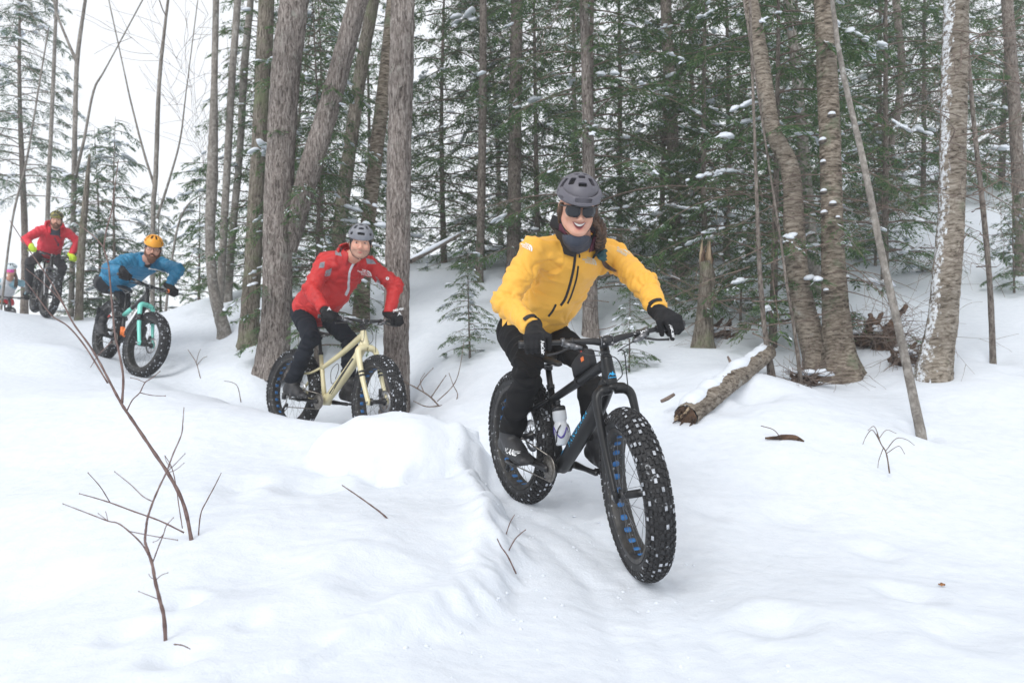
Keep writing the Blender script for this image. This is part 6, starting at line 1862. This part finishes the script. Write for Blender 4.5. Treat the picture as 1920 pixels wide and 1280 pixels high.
tree('bare_tree', 'thin leaning bare tree at the far left edge', [(-4,560,15.0),(22,420,15.0),(50,300,15.0),(75,150,15.0)], [6,5,5,4], M_GREY, seed=16, n=10, crown=3, top=1.0)
tree('bare_tree', 'thin stem leaning right, beside the leftmost of the standing row', [(310,560,12.5),(330,440,12.5),(352,385,12.5),(384,362,12.5)], [6,5,4,2], M_GREY, seed=17, n=10, crown=2, top=.3)
# right-hand group
_, footK, cK, rK = tree('yellow_birch', 'mossy birch with shelf fungi, right stem of the pair above the fallen log', [(1575,668,7.5),(1566,560,7.5),(1560,420,7.5),(1556,250,7.5),(1550,120,7.5),(1545,0,7.5)], [74,60,52,50,48,46], M_BIRCHM, seed=20, mode='h', flare=.5, n=44, step=.025, amp=.12)
fk = _
tree('yellow_birch', 'crooked birch with peeling bark, left stem of the pair above the fallen log', [(1538,680,7.7),(1502,560,7.7),(1490,440,7.7),(1482,320,7.7),(1448,240,7.7),(1428,120,7.7),(1408,0,7.7)], [62,54,50,44,38,38,32], M_BIRCH, seed=21, mode='h', flare=.4, n=40, step=.025, amp=.14)
tree('yellow_birch', 'stout birch with snow plastered on its left side, rightmost big trunk', [(1752,688,7.0),(1768,590,7.0),(1782,430,7.0),(1787,260,7.0),(1790,120,7.0),(1794,0,7.0)], [74,66,62,60,58,54], M_BIRCHS, seed=22, mode='h', flare=.15, n=48, step=.022, amp=.12)
tree('young_birch', 'thin pale birch leaning left in the open snow at right', [(1725,806,5.6),(1690,640,5.7),(1650,460,5.8),(1618,300,5.9),(1590,180,6.0),(1572,90,6.0),(1560,0,6.0)], [22,19,16,15,13,12,10], M_GREY, seed=23, n=20, step=.03, flare=.1, crown=3)
tree('grey_tree', 'smooth grey trunk with knobbly top between the two birch stems', [(1530,560,10.5),(1520,440,10.5),(1505,260,10.5),(1490,100,10.5),(1478,0,10.5)], [28,27,27,24,24], M_GREY, seed=24, n=22)
tree('young_fir', 'thin dark pole leaning slightly, beside the stout snow-plastered birch', [(1862,660,7.5),(1855,520,7.5),(1842,380,7.5),(1826,230,7.5),(1812,60,7.5)], [14,12,12,10,8], M_CONB, seed=25, n=14, flare=.1, crown=3)
tree('young_fir', 'thin dark pole with bent foot beside the upper end of the fallen log', [(1446,688,6.9),(1432,600,6.9),(1424,500,6.9),(1420,400,6.9),(1415,260,6.9)], [15,12,11,9,7], M_CONB, seed=26, n=14, flare=.4, crown=3)
tree('young_fir', 'thinnest dark pole, just left of the crooked birch', [(1502,690,6.8),(1488,610,6.8),(1476,540,6.8),(1462,440,6.8),(1445,330,6.8)], [10,8,7,6,5], M_CONB, seed=27, n=12, flare=.2, crown=3)
tree('dead_snag', 'mossy stub with splintered pale top beside the raised glove', [(1318,640,8.2),(1322,580,8.2),(1326,520,8.2),(1322,490,8.2)], [44,38,36,28], M_MAPLEG, seed=28, n=26, crown=False, top=0, flare=.3)
tree('grey_tree', 'pale straight trunk rising directly above the grey visored helmet', [(1107,640,8.9),(1106,520,8.9),(1104,330,8.9),(1100,150,8.9),(1094,0,8.9)], [36,34,30,25,20], M_MAPLE, seed=29, n=26)
tree('dark_tree', 'dark trunk standing behind the splintered stub', [(1276,526,12.0),(1268,400,12.0),(1258,200,12.0),(1248,0,12.0)], [36,32,28,26], M_CONB, seed=30, n=22)
tree('dark_tree', 'dark trunk at the upper right corner', [(1915,420,10.5),(1905,250,10.5),(1895,100,10.5),(1888,0,10.5)], [28,27,26,25], M_CONB, seed=31, n=20)
tree('dark_tree', 'dark trunk left of centre among the hemlocks above the yellow sleeve', [(962,530,12.0),(964,400,12.0),(966,200,12.0),(970,0,12.0)], [34,32,30,28], M_CONB, seed=32, n=20)
tree('dark_tree', 'slim dark trunk between the tall straight maple and the hemlocks', [(898,535,11.6),(902,400,11.6),(905,200,11.6),(906,0,11.6)], [20,20,19,17], M_CONB, seed=33, n=16)
tree('dark_tree', 'leaning slim trunk high among the boughs left of the stout birch', [(1640,470,12.5),(1660,330,12.5),(1690,150,12.5),(1680,0,12.5)], [16,16,17,17], M_CONB, seed=34, n=16)
# shelf fungi with snow caps on the right birch stem
M_FUNGUS = pm('shelf_fungus', (.05, .042, .036), (.16, .135, .115), rough=.9, scale=30, bump=.5, bscale=60)
for (px, py, w) in [(1545,268,17),(1547,362,15),(1562,388,15),(1549,405,16),(1581,465,14),(1560,222,16),(1540,545,13),(1592,520,12),(1530,306,14),(1571,412,10)]:
    z = P(px, py, 7.5).z - footK.z; i = int(np.argmin(abs(cK[:, 2] - z))); c = Vector(cK[i]); x = P(px, py, 7.4).x - footK.x
    dx = max(-.9, min(.9, (x - c.x) / rK[i])); dirv = Vector((dx, -math.sqrt(1 - dx * dx), 0)); r = w / FPX * 7.4 * .55
    m = MB(); Mx = Matrix((Vector((-dirv.y, dirv.x, 0)), dirv, Vector((0, 0, 1)))).transposed()
    m.ball(c + dirv * (rK[i] * .97), (r, r * .9, r * .45), 12, 8, Mx); fo = obj('shelf_fungus', m, M_FUNGUS, fk)
    m = MB(); m.ball(c + dirv * (rK[i] * .98 + r * .12) + Vector((0, 0, r * .38)), (r * .8, r * .75, r * .55), 12, 8, Mx); obj('snow_cap', m, M_SNOW, fo)

# ---- fallen log, debris, twigs, saplings
def fallen_log():
    a, b = P(1286, 782, 5.6), P(1440, 660, 6.95)
    dirv = (b - a).normalized(); path = [a, lerp(a, b, .35) + Vector((0, 0, .015)), lerp(a, b, .7), b]
    t = thing('fallen_log', 'fallen birch log with snow on top lying on the slope right of the trail', 'log', a)
    v, f, c, r = trunk_mesh([p - a for p in path], [.088, .086, .08, .07], 36, .025, .12, 'h', 0, 4)
    lg = link('bark', mkmesh('bark', v, f), M_BIRCH, t)
    m = MB(); u = Vector((0, 0, 1)); s = dirv.cross(u).normalized(); u = s.cross(dirv)
    rg = random.Random(1)
    m.add([Vector(c[0]) - dirv * .004] + [Vector(c[0]) - dirv * rg.uniform(-.004, .008) + (s * math.cos(k * math.pi / 12) + u * math.sin(k * math.pi / 12)) * .082 for k in range(24)], [(0, 1 + (k + 1) % 24, 1 + k) for k in range(24)])
    obj('broken_end', m, M_ROT, t)
    for k in range(16):
        a_ = rg.uniform(0, 6.28); q_ = rg.uniform(.3, .95) * .08; p_ = Vector(c[0]) + (s * math.cos(a_) + u * math.sin(a_)) * q_ + dirv * .03
        m = MB(); m.tube([p_, p_ - dirv * rg.uniform(.03, .06) + u * rg.uniform(-.01, .01), p_ - dirv * rg.uniform(.06, .11)], [.016, .012, .003], 6, flat=.5); obj('splinter', m, M_ROT if k % 3 else M_PALEW, t)
    for q_ in (.62,):
        i = int(q_ * (len(c) - 1)); dv_ = (s * rg.uniform(-.9, -.3) + u * .6 + dirv * .3).normalized(); p_ = Vector(c[i]) + dv_ * r[i] * .8
        m = MB(); m.tube([p_, p_ + dv_ * .06, p_ + dv_ * rg.uniform(.08, .16) + dirv * .03], [.018, .014, .008], 7); obj('branch_stub', m, M_TWIG, t)
    rings = []; n = 16
    for i in range(0, len(c), 1):
        q = i / (len(c) - 1); wv = pn(np.array([[q * 9, 1.3, 2.0], [q * 9, 5.3, 1.0], [q * 22, 3.3, 1.0]]))
        gap = ss(.02, .07, np.array(q)); th = (.026 + .020 * wv[0] + .010 * wv[2]) * gap + .002
        if .30 < q < .40: th *= .4
        lo, hi = -1.9 + .3 * wv[1], .55 + .45 * wv[0]
        rings.append([Vector(c[i]) + (s * math.sin(lerp(lo, hi, k / n)) + u * math.cos(lerp(lo, hi, k / n))) * (r[i] * .97 + max(.001, th) * math.sin(math.pi * k / n) ** .6) for k in range(n + 1)])
    m = MB(); m.loft(rings, cap=False, closed=False); obj('snow_cover', m, M_SNOW, t)
    WELLS.append(((a.x + b.x) / 2 + .12, (a.y + b.y) / 2 - .10, .22, .18)); WELLS.append((lerp(a, b, .25).x + .1, lerp(a, b, .25).y - .08, .2, .09))
    m = MB(); q = P(1240, 752, 5.7); m.tube([q, q + Vector((.05, .02, .02)), q + Vector((.10, .03, .05))], [.013, .015, .012], 8); o = obj('broken_stick', m, M_TWIG); tag(o, 'short broken stick left of the fallen log', 'stick')
fallen_log()
def root_wad(label, px, py, d, w, hgt, seed, n=26):
    c = hit(px, py + 30); c.z += hgt * .08
    F = Field(np.array(c) - np.array([w * 1.1, w, hgt * 1.2]), np.array(c) + np.array([w * 1.1, w, hgt * 1.4]), .016)
    rg = random.Random(seed)
    for k in range(20):
        a = rg.uniform(0, 6.28); q = c + Vector((math.cos(a) * w * .45 * rg.random(), math.sin(a) * w * .3, rg.uniform(-.5, .3) * hgt))
        e = q + Vector((rg.uniform(-.5, .5) * w, rg.uniform(-.3, .1) * w, rg.uniform(-.5, .9) * hgt))
        F.add(F.cone(q, e, w * .11, w * .035), .02)
    t = thing('root_wad', label, 'roots', c)
    fobj('rotten_wood', F, M_ROT, t, 1, lambda v, n_: .018 * (1 - np.abs(pn(v * 14 + seed)) * 2.4) + .012 * pn(v * 40), None, c)
    out = []
    for k in range(n):
        a = rg.uniform(0, 6.28); st_ = Vector((rg.uniform(-.4, .4) * w, rg.uniform(-.5, 0) * w, rg.uniform(-.3, .4) * hgt))
        twigs(rg, st_, Vector((math.cos(a), -abs(math.sin(a)) * .6, rg.uniform(-.3, .7))), rg.uniform(.15, .5), .006, 1, out, .3, .7, .2, .002)
    tag(obj('twigs', twig_mesh(out), M_TWIG, t), kind='stuff')
    N = 7; cs = np.array([tuple(Vector((rg.uniform(-.6, .6) * w, rg.uniform(-.5, .2) * w, rg.uniform(.1, .5) * hgt))) for _ in range(N)]); sz = np.array([[rg.uniform(.04, .09), .05, .03] for _ in range(N)])
    v, f = blobs(cs, sz, np.array([rg.uniform(0, 6) for _ in range(N)])); tag(link('snow_clumps', mkmesh('snow_clumps', v, f), M_SNOW, t), kind='stuff')
root_wad('dark rotten roots and twigs at the right foot of the shelf-fungus birch', 1645, 620, 7.45, .46, .34, 3, 60)
root_wad('dark rotten wood around the foot of the splintered stub', 1345, 600, 8.3, .28, .2, 5, 24)
root_wad('tangle of roots and twigs at the foot of the crooked birch', 1512, 690, 7.1, .22, .2, 8, 44)
root_wad('small dark root clump right of the shelf-fungus birch, above the thin pale birch foot', 1695, 650, 7.2, .28, .24, 12, 30)
def dead_twigs(label, px, py, d, spreadv, n, length, seed, dirv=(0, -1, 0)):
    c = P(px, py, d); rg = random.Random(seed); out = []
    for k in range(n):
        a = rg.uniform(-1, 1)
        twigs(rg, Vector((rg.uniform(-.1, .1), 0, rg.uniform(-.5, .5) * spreadv)), Vector((a * 1.2, -.4 + rg.uniform(-.3, .3), rg.uniform(-.35, .25))), rg.uniform(.5, 1) * length, .006, 2, out, .25, .7, .09, .0018)
    t = thing('dead_branch', label, 'branch', c)
    tag(obj('twigs', twig_mesh(out, 4), M_TWIG, t), kind='stuff')
dead_twigs('fine dead twigs spraying from the crooked birch stem', 1492, 420, 7.55, 1.2, 12, 1.3, 1)
dead_twigs('fine dead twigs spraying from the shelf-fungus birch stem', 1565, 560, 7.4, .8, 9, 1.1, 2)
dead_twigs('fine reddish dead twigs beside the top of the stout birch', 1800, 180, 6.9, 1.4, 14, 1.5, 3)
dead_twigs('dead twigs drooping right of the stout birch', 1830, 420, 7.0, .8, 9, 1.0, 4)
dead_twigs('dead twigs spreading round the thin pole left of the crooked birch', 1425, 560, 6.9, 1.0, 9, .9, 5)
dead_twigs('dead twigs behind the raised black glove', 1330, 560, 8.1, .4, 8, .8, 6)
dead_twigs('bare brush in the snow behind the yellow-jacketed rider', 1130, 600, 8.6, .8, 8, 1.0, 7)

def shrub(name, label, stems, d, cat='sapling', wob=.10, mat=None, seed=0, sink=.06):
    """bare plant drawn by its photographed stems [(points, widths px)]; each stem leans a little to or from the viewer"""
    rg = random.Random(seed); b0 = P(*stems[0][0][0], d)
    b0.z = min(b0.z, gz(b0.x, b0.y))
    t = thing(name, label, cat, b0)
    lean = {}
    for i, (pp, ww) in enumerate(stems):
        m = MB(); pts = []; k = rg.uniform(-wob, wob)
        for j, (x, y) in enumerate(pp):
            hgt = (stems[0][0][0][1] - y) / 400
            pts.append(P(x, y, d + .25 * hgt * wob * 4 + (k * j / len(pp) if i else 0)) - b0)
        if i == 0: pts[0].z -= sink
        cv = bez(pts, 5); wd = np.interp(np.linspace(0, 1, len(cv)), np.linspace(0, 1, len(ww)), ww)
        rr = [max(.0009, w_ / 2 / FPX * d) for w_ in wd]
        m.tube(cv, [q * (1 + .12 * math.sin(j * 1.9 + i)) for j, q in enumerate(rr)], 7)
        if i: m.ball(pts[-1], (rr[-1] * 1.5, rr[-1] * 1.5, rr[-1] * 2.2), 6, 5)
        obj('stem' if i == 0 else 'twig', m, mat or M_REDTWIG, t)
    return t
shrub('bare_sapling', 'taller bare sapling leaning left across the snow bank', [
    ([(362,1000),(346,950),(320,895),(285,842),(250,790),(228,757),(206,716),(185,676),(166,645),(137,605),(115,562),(90,520),(52,465),(18,413)], [7.5,7,6.8,6.4,6,5.5,4.6,4.2,3.8,3.4,3,2.6,2,1.4]),
    ([(229,755),(231,705),(222,655),(216,630),(210,570),(204,501),(199,480),(195,464),(200,430),(210,392),(216,345),(222,300)], [5,4.6,4.2,4,3.6,3.4,3,3,2.6,2.2,1.8,1.4]),
    ([(196,466),(180,447),(161,431),(143,418)], [2.6,2.2,2,1.4]), ([(202,718),(160,650),(128,612),(100,594),(80,570),(62,545),(44,523)], [3.4,3.2,3,2.8,2.4,2,1.6]),
    ([(137,605),(118,570),(100,548),(75,525),(49,504)], [2.6,2.4,2.2,1.8,1.4]), ([(237,772),(248,750),(262,736),(272,717),(286,708),(300,696)], [2.6,2.4,2.2,2,1.8,1.2]),
    ([(262,736),(285,741),(310,742)], [1.8,1.6,1.3]), ([(272,717),(258,711),(245,708)], [1.6,1.4,1.2]), ([(345,998),(300,976),(250,958),(207,942),(178,933),(149,925)], [3.2,3,2.8,2.4,2,1.4]),
    ([(206,941),(188,912),(165,886)], [2,1.8,1.3]), ([(342,990),(335,945),(330,910),(322,876),(310,855)], [2,2,2,1.8,1.3]), ([(210,640),(185,665),(170,688)], [2,1.7,1.2]), ([(205,504),(188,502),(170,492)], [1.6,1.4,1.0])], 3.25, wob=.16, seed=1)
shrub('bare_sapling', 'smaller bare sapling standing in the snow at the lower left', [
    ([(312,1196),(308,1160),(300,1125),(291,1088),(285,1055),(275,1025),(272,1012),(274,990),(277,970),(287,940),(300,910),(312,885),(325,850),(340,815),(343,790),(345,763)], [8,7.5,7,6.5,6,5.5,5,4.6,4.4,4,3.6,3.2,2.8,2.4,2,1.5]),
    ([(285,1055),(268,1022),(240,994),(220,980),(202,976),(160,960),(118,944)], [3.6,3.2,3,2.8,2.6,2.2,1.5]), ([(240,995),(285,1004),(333,1012)], [2,1.8,1.4]), ([(287,1052),(297,1025),(307,1000),(312,985),(325,970)], [2.6,2.4,2,1.8,1.3]),
    ([(287,940),(268,930),(245,908),(215,884)], [2.2,2,1.8,1.3]), ([(312,885),(328,870),(347,850)], [1.8,1.6,1.2]), ([(314,886),(330,880),(345,868)], [1.6,1.4,1.1]), ([(291,1088),(302,1078),(315,1073)], [1.8,1.5,1.2]), ([(300,1124),(280,1116),(260,1108)], [1.8,1.5,1.2]),
    ([(202,976),(192,968),(184,962)], [1.5,1.3,1]), ([(202,976),(200,965),(198,959)], [1.5,1.3,1]), ([(307,1000),(296,1012),(287,1016)], [1.4,1.2,1]), ([(320,876),(312,865),(309,854)], [1.4,1.2,1]), ([(290,1085),(283,1082),(279,1076)], [1.4,1.2,1])], 2.3, wob=.10, seed=2)
shrub('twig', 'single upright twig right of the taller sapling foot', [([(371,992),(376,965),(388,938),(402,912),(415,886)], [2.6,2.4,2.2,2,1.4])], 3.3, cat='twig', seed=3)
shrub('stick', 'dark stick stuck slantwise in the bank below the snow block', [([(737,974),(718,964),(700,950),(672,930),(641,909)], [3.6,3.4,3,2.6,2])], 3.55, cat='stick', seed=4, sink=.02)
shrub('twig', 'longest dark twig on the bank edge by the trail', [([(968,1066),(952,1042),(940,1025),(932,1009)], [3,2.8,2.4,2])], 3.2, cat='twig', seed=5, sink=.02)
shrub('twig', 'twig slanting right on the bank edge by the trail', [([(950,1031),(966,1010),(986,992)], [2.6,2.4,1.8])], 3.35, cat='twig', seed=6, sink=.02)
shrub('twig', 'short upper twig on the bank edge by the trail', [([(948,996),(956,980),(965,964)], [2.2,2,1.4])], 3.6, cat='twig', seed=7, sink=.02)
shrub('twig', 'short dark twig lying by the smaller sapling foot', [([(326,1207),(342,1209),(357,1216)], [3,2.6,2])], 2.2, cat='twig', seed=8, sink=.0)
shrub('seedling', 'dry drooping seedling in the open snow below the thin pale birch', [([(1668,868),(1662,850),(1652,832),(1644,812)], [3,2.6,2.2,1.6]), ([(1652,832),(1636,806),(1624,818),(1618,832)], [1.8,1.6,1.3,1]), ([(1652,832),(1640,800),(1628,806)], [1.6,1.4,1]), ([(1660,846),(1680,822),(1700,824),(1714,834)], [1.8,1.5,1.2,.9]), ([(1662,850),(1685,836),(1696,850)], [1.6,1.3,1]), ([(1656,840),(1648,862),(1646,876)], [1.6,1.3,1]), ([(1648,822),(1662,806),(1680,812)], [1.5,1.2,.9])], 4.75, cat='seedling', mat=M_TWIG, seed=9)
shrub('bush', 'bare bush of brown twigs beside the foot of the tall straight maple', [([(835,762),(808,745),(782,728),(752,712)], [3.4,3,2.6,1.8]), ([(808,745),(825,720),(836,704)], [2.4,2,1.4]), ([(782,728),(795,708),(812,690)], [2.2,1.8,1.2]), ([(830,760),(800,762),(776,752)], [2.6,2.2,1.4]), ([(820,752),(850,722),(862,690),(870,640)], [2.2,1.8,1.4,1]), ([(795,736),(788,715),(796,700)], [1.8,1.4,1]), ([(845,770),(858,742),(850,722),(842,700)], [2,1.8,1.4,1])], 6.9, cat='bush', mat=M_TWIG, seed=10, wob=.25)
shrub('bush', 'thin bare twigs in the snow right of the mint bike', [([(376,698),(368,680),(358,664),(352,655)], [1.8,1.5,1.3,1]), ([(370,684),(380,672),(388,668)], [1.5,1.2,.9]), ([(368,680),(372,664),(376,655)], [1.4,1.1,.8])], 8.0, cat='twigs', mat=M_TWIG, seed=11)
shrub('bush', 'arching bare twig on the slope between the mint and cream bikes', [([(452,742),(446,726),(436,717),(420,714)], [1.8,1.5,1.3,1])], 7.4, cat='twig', mat=M_TWIG, seed=12)
def ground_bits():
    q = hit(1472, 826); q.z += .012
    t = thing('rotten_branch', 'piece of rotten reddish branch lying in the snow below the fallen log', 'branch', q)
    v, f, c, r = trunk_mesh([Vector((-.13, .0, .006)), Vector((-.03, .0, .012)), Vector((.06, -.01, .006)), Vector((.115, -.02, -.018))], [.005, .013, .012, .006], 14, .008, .7, 'v', 0, 3)
    link('wood', mkmesh('wood', v, f), M_ROT, t)
    m = MB(); m.tube(bez([Vector((-.03, 0, .01)), Vector((-.07, .02, .06)), Vector((-.15, .03, .085))], 4), .003, 5); obj('twig', m, M_TWIG, t)
    for (px, py, sz, lab) in [(1766, 1100, .014, 'orange dead leaf scrap on the snow at lower right'), (1493, 757, .018, 'brown dead leaf on the snow between the log and the rotten branch')]:
        d = 2.9 if py > 1000 else 6.0
        for _ in range(10): d += .5 * ((CAMZ - gz((px - 960) / FPX * d, d)) * FPX / (py - HZ) - d)
        p = P(px, py, d); p.z = gz(p.x, p.y) + .006
        m = MB(); n = 9; m.add([(0, 0, .004)] + [(sz * math.cos(6.283 * k / n) * (1 + .4 * (k % 2)), sz * math.sin(6.283 * k / n) * .8, .006 * (k % 3)) for k in range(n)] + [(0, 0, .001)], [(0, 1 + k, 1 + (k + 1) % n) for k in range(n)] + [(n + 1, 1 + (k + 1) % n, 1 + k) for k in range(n)])
        o = obj('dead_leaf', m, M_LEAF); o.location = p; tag(o, lab, 'leaf')
    # snowy leaning pole right of the tall maple
    a, b = P(770, 490, 8.6), P(862, 440, 9.2)
    t = thing('leaning_pole', 'snow-covered pole leaning out from behind the tall straight maple', 'log', a)
    v, f, c, r = trunk_mesh([a - a, (b - a) * .5, b - a], [.024, .022, .018], 14, .04, .2, 'v', 0, 2); link('bark', mkmesh('bark', v, f), M_CONB, t)
    m = MB(); m.tube([Vector((0, 0, .03)), (b - a) * .3 + Vector((0, 0, .024)), (b - a) * .6 + Vector((0, 0, .022)), (b - a) + Vector((0, 0, .018))], [.012, .026, .022, .01], 10); obj('snow_cover', m, M_SNOW, t)
ground_bits()
# splintered top of the stub
t_ = [o for o in bpy.data.objects if o.get('label', '').startswith('mossy stub')][0]
rg = random.Random(9); q0 = P(1324, 490, 8.2) - t_.location
for k in range(9):
    a = rg.uniform(0, 6.28); b = q0 + Vector((math.cos(a) * .045, math.sin(a) * .045, rg.uniform(-.12, -.02)))
    m = MB(); m.tube([b, b + Vector((rg.uniform(-.01, .02), 0, .10)), b + Vector((rg.uniform(-.02, .03), 0, rg.uniform(.18, .34)))], [.026, .02, .003], 6, flat=.5); obj('splinter', m, M_PALEW if k % 2 else M_ROT, t_)
def crumbs():
    """broken crumbs of snow along the bank edge and the trail"""
    rg = np.random.default_rng(5); C_, S_ = [], []
    for i in range(len(EDGE) - 1):
        a, b = EDGE[i], EDGE[i + 1]
        for _ in range(14):
            q = rg.random(); w = abs(rg.normal(0, .14)) + .01
            n_ = Vector((-(b - a).y, (b - a).x, 0)).normalized()
            p = a.lerp(b, q) + n_ * w * (1 if n_.x > 0 else -1); C_.append((p.x, p.y)); S_.append(rg.gamma(1.3, .003) + .002)
    for i in range(5, len(TRAIL) - 1):
        a, b = TRAIL[i], TRAIL[i + 1]
        for _ in range(26):
            q = rg.random(); n_ = Vector((-(b - a).y, (b - a).x, 0)).normalized(); p = a.lerp(b, q) + n_ * rg.normal(0, .22); C_.append((p.x, p.y)); S_.append(rg.gamma(1.3, .003) + .002)
    C_, S_ = np.array(C_), np.minimum(np.array(S_), .010)
    z = ground(C_[:, 0], C_[:, 1])
    v, f = blobs(np.stack([C_[:, 0], C_[:, 1], z - S_ * .1], 1), np.stack([S_, S_ * .8, S_ * .7], 1), rg.uniform(0, 6, len(S_)))
    tag(link('snow_crumbs', mkmesh('snow_crumbs', v, f), M_SNOW), 'loose crumbs of snow along the bank edge and trail', 'snow', kind='stuff')
for B in (B1, B2, B3, B4, B5):      # snow pushed up round the tyres
    for q in (B['M'].translation, B['M'] @ B['S'] @ Vector((WB, 0, 0))): WELLS.append((q.x, q.y, .15, -.022))
build_ground()
crumbs()
# ---- thin haze volume between the trees, added to lift the dark forest
def haze():
    m, n, l = newmat('haze')
    out = n.new('ShaderNodeOutputMaterial'); v = n.new('ShaderNodeVolumePrincipled')
    v.inputs['Color'].default_value = (.97, .98, 1, 1); v.inputs['Density'].default_value = HAZE; v.inputs['Anisotropy'].default_value = .0
    l.new(v.outputs[0], out.inputs['Volume'])
    b = MB(); b.box((0, 31, 5.0), (152, 126, 23)); o = obj('haze', b, m, smooth=False)
    tag(o, 'thin pale haze between the trees, added to lighten the dark forest', 'haze', kind='stuff')
haze()
